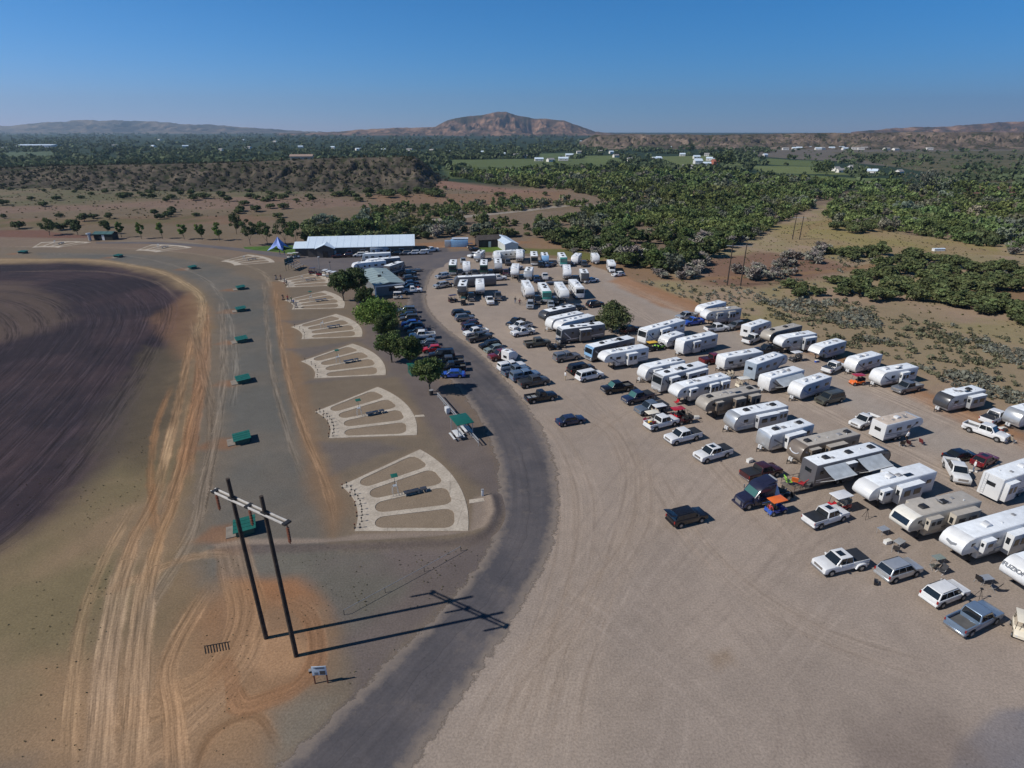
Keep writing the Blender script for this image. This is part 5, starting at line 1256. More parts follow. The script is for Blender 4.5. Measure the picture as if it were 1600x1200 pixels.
    if kind_ == 'ma':
        mb = MB().slab([(h - .28, H - .12), (h - .09, H - .42), (h + .025, 1.82), (h + .0, 1.78), (h - .2, H - .5)], hw - .12, .03)
        ob('windshield', mb.me('windshield'), M_glass if cap != 'teal' else M_glassT, e)
        for s_ in (-1, 1):
            ob('headlight', MB().box((0, 0, 0), (.1, .3, .2)).me('headlight', True, bevel=.03), M_lamp, e, (h + .03, s_ * .9, .85))
            ob('mirror', MB().box((0, 0, 0), (.12, .16, .4)).me('mirror', True, bevel=.03), M_blk, e, (h - .1, s_ * (hw + .22), 2.1))
        ob('bumper', MB().box((h + .03, 0, .5), (.14, hw * 1.9, .25)).me('bumper', True, bevel=.04), M_plast, e)
    if kind_ == 'mc':
        P = [(h + .75, .45), (h + .8, .8), (h + .65, 1.1), (h - .1, 1.25), (h - .75, 1.98), (h - 1.2, 2.0), (h - 1.2, .45)]
        ob('cab', MB().slab(P, .98, .1).me('cab', True), wm, e)
        ob('windshield', MB().quad((h - .04, -.85, 1.28), (h - .04, .85, 1.28), (h - .66, .75, 1.93), (h - .66, -.75, 1.93), off=.06, th=.04).me('windshield'), M_glass, e)
        for s_ in (-1, 1): ob('headlight', MB().box((0, 0, 0), (.1, .28, .16)).me('headlight', True, bevel=.03), M_lamp, e, (h + .76, s_ * .72, .9))
        ob('grille', MB().box((h + .79, 0, .78), (.05, 1.0, .24)).me('grille'), M_blk, e); ob('bumper', MB().box((h + .82, 0, .5), (.12, 1.9, .18)).me('bumper', True, bevel=.03), M_chr, e)
    if ladder: 
        mb = MB()
        for s_ in (-.18, .18): mb.tube((-h - .1, s_ + .7, .9), (-h - .1, s_ + .7, H), .02, n=5)
        for k in range(7): mb.tube((-h - .1, .52, 1.0 + k * .32), (-h - .1, .88, 1.0 + k * .32), .018, n=5)
        ob('ladder', mb.me('ladder'), M_fw, e)
    ob('rear_window', cached(('rvrw',), lambda: MB().box((0, 0, 0), (.03, 1.0, .55)).me('rear_window')), M_glass, e, (-h - .012, 0, H - 1.2))
    return hw
label_count = []
RVN = dict(tt=('travel_trailer', 'travel trailer', 'parked travel trailers'), fw=('fifth_wheel_trailer', 'fifth wheel trailer', 'parked fifth wheel trailers'), ma=('motorhome', 'motorhome', 'parked motorhomes'), mc=('motorhome', 'motorhome', 'parked motorhomes'), cargo=('cargo_trailer', 'cargo trailer', 'parked cargo trailers'))
def RVP(kind_, P1, P2, d, label, L=None, anchor=False, rot=0, **kw):
    a = at(*P1); b = at(*P2)
    if L is None: L = max(5.2, min(12.5, (b - a).length * (1.04 if d in 'LR' else 1)))
    c, hd = placed(P1, P2, d, L, 1.22, anchor)
    label_count.append(1)
    n, ct, g_ = RVN[kind_]
    e = empty(n, c + Vector((0, 0, .02)), hd + rot, label, ct, g_, (1.0, .96, .91))
    near = {'L': 1, 'R': -1, 'F': kw.pop('side', 1), 'B': kw.pop('side', -1)}[d] if d in 'LR' else kw.pop('side', 1)
    dist = c.length
    kw.setdefault('det', 2 if dist < 170 else 1)
    rv(kind_, e, L, near, **kw)
    return e
# ------------------------------------------------------------------ small vehicles
def golf_cart(q, rz, label, roof='white', body='cream', utv=False, roofless=False, sc=1.0, name=None, cat=None):
    e = empty(name or ('utility_buggy' if utv else 'golf_cart'), at(*q) + Vector((0, 0, .02)), R(rz), label, cat or ('buggy' if utv else 'golf cart'), 'off road buggies' if utv else 'golf carts', sc)
    wr = .32 if utv else .24
    def bd():
        P = [(1.2, .32), (1.22, .6), (.75, .85), (.55, .55), (.2, .42), (.1, .72), (-.5, .75), (-.6, .82), (-1.15, .8), (-1.2, .34)]
        return MB().slab(P, .58, .05).me('body', True)
    ob('body', cached(('gcb',), bd), PT[body], e)
    for i, x in enumerate((-.18, -.85)):
        ob('seat', cached(('gcs',), lambda: MB().box((0, 0, .05), (.5, 1.05, .12)).box((-.25, 0, .32), (.1, 1.05, .46)).me('seat', True, bevel=.03)), M_blk if utv else PT['tan'], e, (x, 0, .78))
    if not roofless: ob('roof', cached(('gcr',), lambda: MB().box((0, 0, 0), (2.0, 1.25, .07)).me('roof', True, bevel=.03)), PT[roof], e, (-.05, 0, 1.85))
    def post():
        mb = MB()
        for s_ in (-.52, .52):
            mb.tube((.62, s_, 1.84), (-.85, s_, 1.84), .03, n=6)
        mb.tube((.62, -.52, 1.84), (.62, .52, 1.84), .03, n=6).tube((-.85, -.52, 1.84), (-.85, .52, 1.84), .03, n=6)
        return mb.me('roof_frame')
    ob('roof_frame', cached(('gcp',), post), M_blk, e)
    for s_ in (-.52, .52):
        for x_, dx_ in ((.72, -.1), (-.95, .1)): ob('post', cached(('gpp', dx_), lambda: MB().tube((0, 0, .8), (dx_, 0, 1.84), .025, n=6).me('post')), M_blk, e, (x_, s_, 0))
    ob('steering_wheel', cached(('gcw',), lambda: MB().tube((.55, .28, .8), (.42, .28, 1.05), .02, n=6).tube((.4, .28, 1.03), (.43, .28, 1.07), .18, n=12).me('steering_wheel')), M_blk, e)
    for x in (.82, -.82):
        for s_ in (-1, 1): wheel(e, x, s_ * .52, wr, .22, True)
    for s_ in (-1, 1): ob('headlight', cached(('gch',), lambda: MB().box((0, 0, 0), (.06, .16, .1)).me('headlight')), M_lamp, e, (1.2, s_ * .38, .52))
    return e
def person(q, rz, label, shirt='white', trousers='navy', pose='stand', hat=None, name='person'):
    def f():
        A_ = {'stand': dict(hl=(.12, .45, 1.08), hr=(-.02, -.46, 1.08), el=(.02, .36, 1.2), er=(.0, -.36, 1.2), wl=(.08, .38, .92), wr_=(.08, -.38, .92), kl=(.02, .12, .5), kr=(.02, -.12, .5), fl=(0, .14, .05), fr=(0, -.14, .05)),
              'aim': dict(el=(.28, .3, 1.28), er=(.16, -.34, 1.26), wl=(.52, .08, 1.38), wr_=(.26, -.06, 1.36), kl=(.12, .1, .5), kr=(-.08, -.13, .5), fl=(.2, .1, .05), fr=(-.2, -.14, .05)),
              'walk': dict(el=(-.08, .3, 1.16), er=(.14, -.3, 1.16), wl=(-.1, .32, .9), wr_=(.34, -.3, 1.02), kl=(.18, .1, .52), kr=(-.02, -.1, .5), fl=(.24, .1, .06), fr=(-.34, -.1, .1))}[pose]
        g = dict(pel=(0, 0, .95), ch=(.0, 0, 1.25), nk=(.0, 0, 1.5), hd=(.03, 0, 1.62), ht=(.02, 0, 1.76), sl=(0, .19, 1.42), sr=(0, -.19, 1.42), hpl=(0, .1, .9), hpr=(0, -.1, .9)); g.update(A_)
        tl = Vector(g['fl']) + Vector((.16, 0, -.01)); tr = Vector(g['fr']) + Vector((.16, 0, -.01))
        hl = Vector(g['wl']) + (Vector(g['wl']) - Vector(g['el'])).normalized() * .14; hr = Vector(g['wr_']) + (Vector(g['wr_']) - Vector(g['er'])).normalized() * .14
        pts = [('pel', .15), ('ch', .17), ('nk', .06), ('hd', .1), ('ht', .085), ('sl', .075), ('el', .05), ('wl', .036), ('sr', .075), ('er', .05), ('wr_', .036), ('hpl', .1), ('kl', .068), ('fl', .05), ('hpr', .1), ('kr', .068), ('fr', .05)]
        vs = [Vector(g[k]) for k, _ in pts] + [hl, hr, tl, tr]; rs = [r for _, r in pts] + [.034, .034, .04, .04]
        ed = [(0, 1), (1, 2), (2, 3), (3, 4), (1, 5), (5, 6), (6, 7), (7, 17), (1, 8), (8, 9), (9, 10), (10, 18), (0, 11), (11, 12), (12, 13), (13, 19), (0, 14), (14, 15), (15, 16), (16, 20)]
        m = bpy.data.meshes.new('p'); m.from_pydata(vs, ed, []); o = bpy.data.objects.new('p', m); COL.objects.link(o)
        md = o.modifiers.new('s', 'SKIN'); 
        for i, r_ in enumerate(rs): m.skin_vertices[0].data[i].radius = (r_, r_)
        m.skin_vertices[0].data[0].use_root = True
        sb = o.modifiers.new('b', 'SUBSURF'); sb.levels = 1; sb.render_levels = 1
        dg = bpy.context.evaluated_depsgraph_get(); me_ = bpy.data.meshes.new_from_object(o.evaluated_get(dg)); bpy.data.objects.remove(o)
        me_.name = 'person_body'; me_.materials.clear()
        for _ in range(3): me_.materials.append(None)
        wl, wr2 = Vector(g['wl']), Vector(g['wr_'])
        for p in me_.polygons:
            c = p.center; p.use_smooth = True
            hand = min((c - wl).length, (c - wr2).length, (c - hl).length, (c - hr).length) < .1
            p.material_index = 0 if c.z > 1.49 or hand else (1 if c.z > .93 else 2)
        return me_
    o = bpy.data.objects.new(name, cached(('person', pose), f)); COL.objects.link(o)
    o.location = at(*q) + Vector((0, 0, .01)); o.rotation_euler = (0, 0, R(rz)); tag(o, label, 'person')
    for i, m_ in enumerate((M_skin, CL[shirt], CL[trousers])): o.material_slots[i].link = 'OBJECT'; o.material_slots[i].material = m_
    ob('cap' if hat else 'hair', cached(('hat', bool(hat)), lambda: MB().ring([[(.1 * s_ * math.cos(t * .785) + .02, .1 * s_ * math.sin(t * .785), z) for t in range(8)] for s_, z in ((1, 1.66), (1.08, 1.71), (.9, 1.77), (.4, 1.8))]).add([(.1, -.08, 1.69), (.22, -.06, 1.68), (.22, .06, 1.68), (.1, .08, 1.69), (.1, -.08, 1.68), (.22, -.06, 1.67), (.22, .06, 1.67), (.1, .08, 1.68)], [(0, 1, 2, 3), (7, 6, 5, 4), (1, 5, 6, 2)] if hat else []).me('hair', True)), CL[hat] if hat else M_hair, o)
    if pose == 'aim': ob('shotgun', cached(('gun',), lambda: MB().tube((.2, .0, 1.4), (1.05, .06, 1.46), .015, n=6).box((.14, 0, 1.38), (.3, .04, .09)).me('shotgun')), M_blk, o)
    return o
M_skin = mat('skin', (.46, .28, .2), .6, var=0); M_hair = mat('hair', (.05, .035, .025), .8, var=0)
CL = {k: mat('cloth_' + k, c, .9, var=.1) for k, c in dict(white=(.75, .75, .75), navy=(.03, .04, .09), black=(.02, .02, .02), red=(.35, .04, .04), grey=(.2, .2, .21), blue=(.08, .15, .35), jeans=(.10, .15, .24), tan=(.4, .33, .22), maroon=(.12, .03, .04), green=(.06, .14, .07)).items()}

# ------------------------------------------------------------------ structures
M_wood = rough_mat('pole_wood', (.035, .028, .024), (.07, .055, .045), 2, 9); M_white = mat('white_timber', (.52, .50, .47), .7, var=.15, scale=3); M_rust = mat('rusty_post', (.16, .055, .03), .8, var=.3, scale=4)
M_grn = mat('green_metal_roof', (.010, .105, .080), .45, var=.15, scale=1.5); M_grnw = mat('green_metal_wall', (.010, .075, .06), .5, var=.2); M_gdark = mat('dark_opening', (.012, .014, .013), .8, var=0); M_galv = mat('galvanised_pipe', (.42, .43, .44), .45, .4, var=.1)
M_concw = mat('concrete_block', (.22, .19, .16), .9, var=.2)

# foreground twin pole frame
b1, b2_ = at(416, 997), at(463, 1025)
hf = empty('utility_pole_frame', (b1 + b2_) / 2, 0, 'tall twin wooden pole frame with a white crossarm standing on the ochre soil in front', 'utility pole')
o0 = hf.location; dv = (b2_ - b1).normalized(); nv = Vector((-dv.y, dv.x, 0))
for b_, top in ((b1, 16.3), (b2_, 16.0)):
    ob('pole', MB().tube(b_ - o0 - Vector((0, 0, .2)), b_ - o0 + Vector((-.35, .1, top)) * 1.0, .2, .15, 14).me('pole', True), M_wood, hf)
zc = 14.45; mid = (b1 + b2_) / 2 - o0 + Vector((-.3, .1, 0))
for s_ in (-1, 1):
    ob('crossarm', MB().box(mid + nv * s_ * .19 + Vector((0, 0, zc)), (8.7, .10, .17), rz=math.atan2(dv.y, dv.x)).me('crossarm', True, bevel=.02), M_white, hf)
for t_ in (-4.05, 0, 4.25):
    p = mid + dv * t_ + Vector((0, 0, zc - .1)); mb = MB().tube(p, p - Vector((0, 0, 1.75)), .05, n=6)
    for k in range(9): mb.tube(p - Vector((0, 0, .35 + k * .15)), p - Vector((0, 0, .42 + k * .15)), .13, .09, 10)
    io = ob('insulator_string', mb.me('insulator_string'), M_rust, hf)
    ob('clamp', MB().box(p + Vector((0, 0, .12)), (.34, .62, .14), rz=math.atan2(dv.y, dv.x)).me('clamp'), M_blk, io)
for b_ in (b1, b2_): ob('brace_plate', MB().box(b_ - o0 + Vector((-.31, .09, zc)), (.5, .44, .34), rz=math.atan2(dv.y, dv.x)).me('brace_plate'), M_blk, hf)

# trap houses
TH_L = ['green trap house nearest the camera, behind the twin wooden poles', 'second green trap house from the camera, beside the second fan of concrete walks', 'third green trap house from the camera', 'fourth green trap house from the camera', 'fifth green trap house from the camera', 'sixth green trap house, the last of the straight row', 'green trap house at the bend, left of the grey road', 'green trap house near the top of the pale curved rim', 'leftmost green trap house at the far left edge']
for k, ((q, a), lb) in enumerate(zip(FANS, TH_L)):
    c = at(*q); e = empty('trap_house', c, R(a), lb, 'trap house', 'green trap houses'); e.location = c + Vector((.15, .25, 0)); e.scale = (.78, .78, .85)
    ob('wall', MB().box((0, 0, .38), (2.3, 2.9, .8)).me('wall'), M_grnw, e)
    rfm = MB(); rfm.slab([(-1.5, .82), (1.5, .98), (1.5, 1.05), (-1.5, .89)], 1.75, .02)
    rf = ob('roof', rfm.me('roof'), M_grn, e)
    ob('roof_seam', MB().box((0, -.9, .985), (2.9, .03, .03), ry=-.053).box((0, 0, .985), (2.9, .03, .03), ry=-.053).box((0, .9, .985), (2.9, .03, .03), ry=-.053).me('roof_seam'), M_grnw, rf)
    ob('opening', MB().box((-1.16, 0, .45), (.03, 2.2, .5)).me('opening'), M_gdark, e)
    ob('concrete_sill', MB().box((-1.9, .2, .04), (1.3, 2.8, .12)).me('concrete_sill'), M_concw, e)
    ob('door', MB().box((1.17, .6, .4), (.04, .75, .7)).me('door'), M_grn, e)
# stands, benches and markers on the fans
for k, (q, a) in enumerate(FANS):
    c = at(*q); am = R(a)
    def PP(r, off): return c + Vector((math.cos(am + off), math.sin(am + off), 0)) * r + Vector((0, 0, .05))
    nm = ['first', 'second', 'third', 'fourth', 'fifth', 'sixth', 'seventh', 'eighth', 'ninth'][k]
    e = empty('scorer_stand', PP(17.2, R(1)), am, f'tall scorer chair with metal frame on the {nm} fan from the camera', 'scorer chair', 'scorer chairs on the fans')
    mb = MB()
    for sx in (-.35, .35):
        for sy in (-.35, .35): mb.tube((sx * 1.25, sy * 1.25, 0), (sx, sy, 1.5), .03, n=5)
    for z in (.4, .8, 1.2): mb.tube((-.4, -.4, z), (-.4, .4, z), .02, n=5).tube((.4, -.4, z), (.4, .4, z), .02, n=5)
    e.scale = (.8, .8, .85); ob('frame', mb.me('frame'), M_galv, e); ob('seat', MB().box((0, 0, 1.52), (.6, .6, .06)).box((.28, 0, 1.8), (.05, .6, .5)).me('seat', True, bevel=.02), PT['silver'], e)
    if k in (0, 1, 2, 4):
        ob('mast', MB().tube((.1, .45, 1.5), (.1, .45, 3.0), .03, n=6).me('mast'), M_blk, e); ob('canopy', MB().box((.1, .3, 3.0), (1.0, .9, .06), rx=.12).me('canopy', True, bevel=.02), M_grn, e)
    e = empty('equipment_bench', PP(19.6, R(-1)), am, f'low dark bench with equipment on the {nm} fan from the camera', 'bench', 'benches on the fans')
    ob('bench_top', MB().box((-.55, 0, .42), (1.9, .7, .06)).box((.95, 0, .42), (.8, .7, .06)).me('bench_top', True, bevel=.01), PT['charcoal'], e)
    ob('leg', MB().box((-1.3, 0, .2), (.06, .6, .42)).me('leg'), M_galv, e); ob('leg', MB().box((.3, 0, .2), (.06, .6, .42)).me('leg'), M_galv, e); ob('leg', MB().box((1.25, 0, .2), (.06, .6, .42)).me('leg'), M_galv, e)
    if k < 6:
        for j in range(5 if k > 1 else 9):
            t_ = (j / ((5 if k > 1 else 9) - 1) - .5) * R(42)
            for r_, wh in (((12.9, 0), (11.9, 1)) if k < 2 and j % 2 == 0 else ((12.9, 0),)):
                m_ = empty('microphone_stand', PP(r_ + .4 * wh, t_), am, f'short microphone stand at the station line of the {nm} fan', 'microphone stand', f'microphone stands of the {nm} fan')
                ob('post', cached(('mp',), lambda: MB().tube((0, 0, -.05), (0, 0, .5), .025, n=6).box((0, 0, -.01), (.22, .22, .04)).me('post')), M_blk, m_)
                ob('box', cached(('mbx',), lambda: MB().box((0, 0, .5), (.16, .12, .14)).me('box')), M_rust if wh else M_blk, m_)

# information board by the road
e = empty('information_sign', (at(494, 1068) + at(511, 1067)) / 2, math.atan2((at(511, 1067) - at(494, 1068)).y, (at(511, 1067) - at(494, 1068)).x), 'small pale blue information board on two posts beside the road', 'sign')
for s_ in (-1, 1): ob('post', MB().box((s_ * .5, 0, .85), (.09, .09, 1.9)).me('post'), M_rust, e)
ob('board', MB().box((0, -.06, 1.45), (1.15, .05, .95)).me('board', True, bevel=.01), mat('sign_board', (.42, .50, .60), .4, var=.1, scale=4), e)
mb = MB()
for z, w_, x in ((1.82, .85, 0), (1.72, .7, .06), (1.28, .3, -.26), (1.16, .3, -.26), (1.04, .3, -.26)): mb.box((x, -.095, z), (w_, .012, .045))
mb.box((.24, -.095, 1.25), (.42, .012, .4)); ob('lettering', mb.me('lettering'), M_dec2, e)
e = empty('box', at(486, 1050), .3, 'tiny dark box on the ground just left of the information board', 'box'); ob('shell', MB().box((0, 0, .1), (.3, .25, .22)).me('shell', True, bevel=.02), M_blk, e); ob('lid', MB().box((0, 0, .225), (.33, .28, .03)).me('lid'), M_plast, e)

# pipe rail
pts_ = [at(538, 961), at(602, 926), at(663, 893), at(720, 861)]
e = empty('pipe_rail', pts_[0], 0, 'low thin pipe rail fence running over the worn ground towards the last fan', 'rail')
for p in pts_: ob('post', MB().tube(p - pts_[0], p - pts_[0] + Vector((0, 0, .62)), .03, n=6).me('post'), M_blk, e)
for a, b in zip(pts_[:-1], pts_[1:]): ob('rail', MB().tube(a - pts_[0] + Vector((0, 0, .6)), b - pts_[0] + Vector((0, 0, .6)), .028, n=6).me('rail'), M_plast, e)
# steel grate
e = empty('steel_grate', at(338, 1013) + Vector((0, 0, .03)), .25, 'flat rusty steel grate lying on the tyre tracked dirt', 'grate'); mb = MB()
for i in range(9): mb.box((-.9 + i * .23, 0, .0), (.04, .9, .05), rz=.3)
ob('bars', mb.me('bars'), M_blk, e); ob('edge_bar', MB().box((0, .45, .03), (2.0, .04, .04)).me('edge_bar'), M_blk, e)
# utility pedestal near the fan
e = empty('utility_pedestal', at(754, 775), .2, 'small white utility pedestal on the path by the nearest fan', 'utility box'); ob('cabinet', MB().box((0, 0, .45), (.3, .25, .9)).me('cabinet', True, bevel=.03), M_fw, e); ob('lid', MB().box((0, 0, .93), (.34, .29, .06)).me('lid'), M_plast, e)

# shade canopy, long rail and benches
c = (at(712, 690) + at(722, 668)) / 2
a0, a1 = at(684, 622), at(748, 697); hd = math.atan2((a1 - a0).y, (a1 - a0).x)
e = empty('shade_canopy', at(722, 679), hd, 'flat green roofed shade canopy standing over white benches beside the road', 'shade canopy')
ob('roof', MB().box((0, 0, 2.5), (3.4, 2.6, .1)).me('roof', True, bevel=.02), M_grn, e)
for sx in (-1, 1):
    for sy in (-1, 1): ob('post', MB().tube((sx * 1.5, sy * 1.1, -.1), (sx * 1.5, sy * 1.1, 2.46), .06, n=8).me('post'), M_galv, e)
e = empty('pipe_rail', a0, hd, 'long pale pipe rail running from the nearest car park tree past the shade canopy', 'rail'); Lr = (a1 - a0).length
ob('rail', MB().box((Lr / 2, 0, .95), (Lr, .16, .1)).me('rail'), M_galv, e)
ob('rail', MB().box((Lr / 2, 0, .5), (Lr, .08, .08)).me('rail'), M_galv, e)
for k in range(7): ob('post', MB().tube((Lr * k / 6, 0, 0), (Lr * k / 6, 0, .95), .045, n=6).me('post'), M_galv, e)
for k, (q, lb) in enumerate((((714, 684), 'white picnic bench under the left side of the green canopy'), ((727, 676), 'white picnic bench on the road side of the green canopy'))):
    e = empty('picnic_table', at(*q), hd, lb, 'picnic table', 'white benches at the canopy')
    ob('table_top', MB().box((0, 0, .74), (2.2, .8, .06)).me('table_top', True, bevel=.01), M_fw, e)
    for s_ in (-1, 1):
        ob('seat', MB().box((0, s_ * .72, .45), (2.2, .28, .05)).me('seat'), M_fw, e)
        ob('leg', MB().box((s_ * .8, 0, .37), (.07, 1.3, .07)).tube((s_ * .8, -.35, 0), (s_ * .8, .1, .72), .03, n=5).tube((s_ * .8, .35, 0), (s_ * .8, -.1, .72), .03, n=5).me('leg'), M_galv, e)
e = empty('electrical_box', at(699, 646), hd, 'white box on the rail between the tree and the green canopy', 'box'); ob('cabinet', MB().box((0, 0, .7), (.9, .6, .8)).me('cabinet', True, bevel=.03), M_fw, e); ob('stand', MB().box((0, 0, .15), (.7, .4, .32)).me('stand'), M_galv, e)
e = empty('rubbish_bin', at(674, 617), 0, 'dark bin at the foot of the nearest car park tree', 'bin'); ob('barrel', MB().tube((0, 0, 0), (0, 0, .85), .32, .34, 14).me('barrel', True), M_blk, e); ob('rim', MB().tube((0, 0, .85), (0, 0, .9), .36, .36, 14).me('rim'), M_plast, e)
e = empty('shade_roof', at(647, 584), hd, 'small green roofed shelter peeking out between two car park trees', 'shelter'); ob('roof', MB().box((0, 0, 1.7), (2.6, 1.9, .1)).me('roof'), M_grn, e); ob('wall', MB().box((0, 0, .8), (2.3, 1.6, 1.7)).me('wall'), M_grnw, e)

# distant power line frames
for k, (ua, ub, vb, vt_, lb) in enumerate([(1136, 1157, 446, 388, 'tall twin pole power line frame standing on the red soil right of the woodland'), (1238, 1249, 374, 344, 'smaller twin pole power line frame far off on the pale grass')]):
    a, b = at(ua, vb), at(ub, vb + .5); H_ = (vb - vt_) / FPX * a.length * 1.08; m_ = (a + b) / 2
    e = empty('utility_pole_frame', m_, 0, lb, 'utility pole', 'distant power line frames'); d_ = (b - a).normalized()
    for p in (a, b): ob('pole', MB().tube(p - m_, p - m_ + Vector((0, 0, H_)), .2, .14, 8).me('pole'), M_wood, e)
    ob('crossarm', MB().box((0, 0, H_ - .8), ((b - a).length * 1.9, .14, .16), rz=math.atan2(d_.y, d_.x)).me('crossarm'), M_galv, e)
for k, (u, vb, vt_, lb) in enumerate([(500, 428, 405, 'slim light pole with a lamp head by the red buggies in front of the hall'), (516, 422, 411, 'short dark post with a sign box on the forecourt')]):
    p = at(u, vb); H_ = (vb - vt_) / FPX * p.length * 1.1; e = empty('light_pole' if k == 0 else 'sign_post', p, 0, lb, 'light pole' if k == 0 else 'post')
    ob('pole', MB().tube((0, 0, 0), (0, 0, H_), .12, .09, 8).me('pole'), M_plast, e); ob('lamp_head' if k == 0 else 'box', MB().box((.15, 0, H_), (.5, .35, .25)).me('lamp_head'), M_fw if k == 0 else M_blk, e)

# the hall
def gable(name, loc, rz, Lx, Wy, hw_, rise, label, cat, wall_m, roof_m, over=.5, ribs=True, windows=(), group=None, door=True):
    e = empty(name, loc, rz, label, cat, group)
    mb = MB(); w2, l2 = Wy / 2, Lx / 2
    pr = [(-w2, 0), (w2, 0), (w2, hw_), (0, hw_ + rise), (-w2, hw_)]
    mb.ring([[(x, p[0], p[1]) for p in pr] for x in (-l2, l2)]); ob('wall', mb.me('wall'), wall_m, e)
    mb = MB(); k = rise / w2; o_ = over
    for s_ in (-1, 1):
        e0 = (s_ * (w2 + o_), hw_ - k * o_ + .03); r0 = (0, hw_ + rise + .03)
        mb.ring([[(x, e0[0], e0[1]), (x, r0[0], r0[1]), (x, r0[0], r0[1] + .12), (x, e0[0], e0[1] + .12)] for x in (-l2 - o_, l2 + o_)])
        if ribs:
            n = int(Lx / 2.4)
            for i in range(n + 1):
                x = -l2 + Lx * i / n; mb.add([(x - .04, e0[0], e0[1] + .12), (x + .04, e0[0], e0[1] + .12), (x + .04, 0, r0[1] + .12), (x - .04, 0, r0[1] + .12), (x - .03, e0[0], e0[1] + .17), (x + .03, e0[0], e0[1] + .17), (x + .03, 0, r0[1] + .17), (x - .03, 0, r0[1] + .17)], [(4, 5, 6, 7), (0, 4, 7, 3), (1, 2, 6, 5)])
    ob('roof', mb.me('roof'), roof_m, e)
    for (x, z, w_, h_, s_) in windows: 
        f = ob('window', MB().box((x, s_ * (w2 + .02), z), (w_, .06, h_)).me('window'), M_fw, e); ob('pane', MB().box((x, s_ * (w2 + .055), z), (w_ - .16, .02, h_ - .16)).me('pane'), M_glass, f)
    if door: ob('door', MB().box((door if door is not True else 0, -(w2 + .03), 1.05), (1.0, .06, 2.1)).me('door'), M_fw, e)
    return e
M_roofw = mat('white_metal_roof', (.60, .70, .80), .45, var=.05, scale=.3); M_wallb = mat('brown_wall', (.10, .085, .075), .8, var=.2); M_roofg = mat('grey_green_roof', (.27, .34, .34), .5, var=.12, scale=.6); M_wallg = mat('grey_wall', (.14, .15, .155), .7, var=.15)
M_fascia = mat('white_fascia', (.7, .7, .68), .6, var=.1)
a, b = at(482, 402), at(646, 397.5); dd = (b - a).normalized(); nn = Vector((-dd.y, dd.x, 0)); rz = math.atan2(dd.y, dd.x); Lh = (b - a).length
hall = gable('hall', (a + b) / 2 + nn * 8, rz, Lh, 16, 3.3, 2.4, 'long low hall with a wide white metal roof and dark brown walls', 'building', M_wallb, M_roofw, .7, windows=[(-4 + i * 4.5, 1.7, 1.6, 1.1, -1) for i in range(5)], door=-9)
# entry gable and end wing as parts
mb = MB(); gx = -Lh / 2 + 6.2
for s_ in (-1, 1): mb.ring([[(gx + s_ * 3.4, y, 3.1), (gx, y, 4.5), (gx, y, 4.62), (gx + s_ * 3.4, y, 3.22)] for y in (-10.6, -3)])
pg = ob('porch_roof', mb.me('porch_roof'), M_roofw, hall); ob('porch_wall', MB().ring([[(gx - 2.8, y, 0), (gx + 2.8, y, 0), (gx + 2.8, y, 3.2), (gx, y, 4.4), (gx - 2.8, y, 3.2)] for y in (-9.8, -8.02)]).me('porch_wall'), M_wallb, hall)
ob('door', MB().box((gx, -9.83, 1.1), (1.8, .06, 2.2)).me('door'), M_glass, hall)
mb = MB(); wx = -Lh / 2 - 2.4
for s_ in (-1, 1): mb.ring([[(x, s_ * 4.9 - 1.5, 2.75), (x, -1.5, 4.3), (x, -1.5, 4.42), (x, s_ * 4.9 - 1.5, 2.87)] for x in (-Lh / 2 - 5.2, -Lh / 2 + .5)])
ob('wing_roof', mb.me('wing_roof'), M_roofw, hall); ob('wing_wall', MB().ring([[(x, -5.9, 0), (x, 2.9, 0), (x, 2.9, 2.9), (x, -1.5, 4.2), (x, -5.9, 2.9)] for x in (-Lh / 2 - 4.6, -Lh / 2 - .02)]).me('wing_wall'), M_wallb, hall)
# service building
a, b = at(590, 462), at(630, 459.5); dd = (b - a).normalized(); far_ = (at(564, 438) + at(603, 436)) / 2; m0 = (a + b) / 2; ax = (far_ - m0).normalized(); Ls = (far_ - m0).length
sb_ = gable('service_building', m0 + ax * Ls / 2, math.atan2(ax.y, ax.x), Ls, 7.6, 2.9, .55, 'low building with a grey green metal roof behind the dark trees', 'building', M_wallg, M_roofg, .4, door=False)
ob('fascia', MB().box((-Ls / 2 - .45, 0, 2.75), (.1, 8.2, .35)).box((-Ls / 2 - .45, 4.0, 1.35), (.1, .3, 2.7)).me('fascia'), M_fascia, sb_)
ob('roof_vent', MB().box((-2, .8, 3.6), (1.0, .8, .7)).tube((1.5, -1, 3.2), (1.5, -1, 4.0), .15).me('roof_vent'), M_blk, sb_)
ob('window', MB().box((-Ls / 2 - .03, -1.0, 1.6), (.05, 2.6, 1.1)).me('window'), M_glass, sb_); ob('awning', MB().box((-Ls / 2 - 1.3, -2.2, 2.3), (1.8, 2.2, .08)).me('awning'), M_fw, sb_)
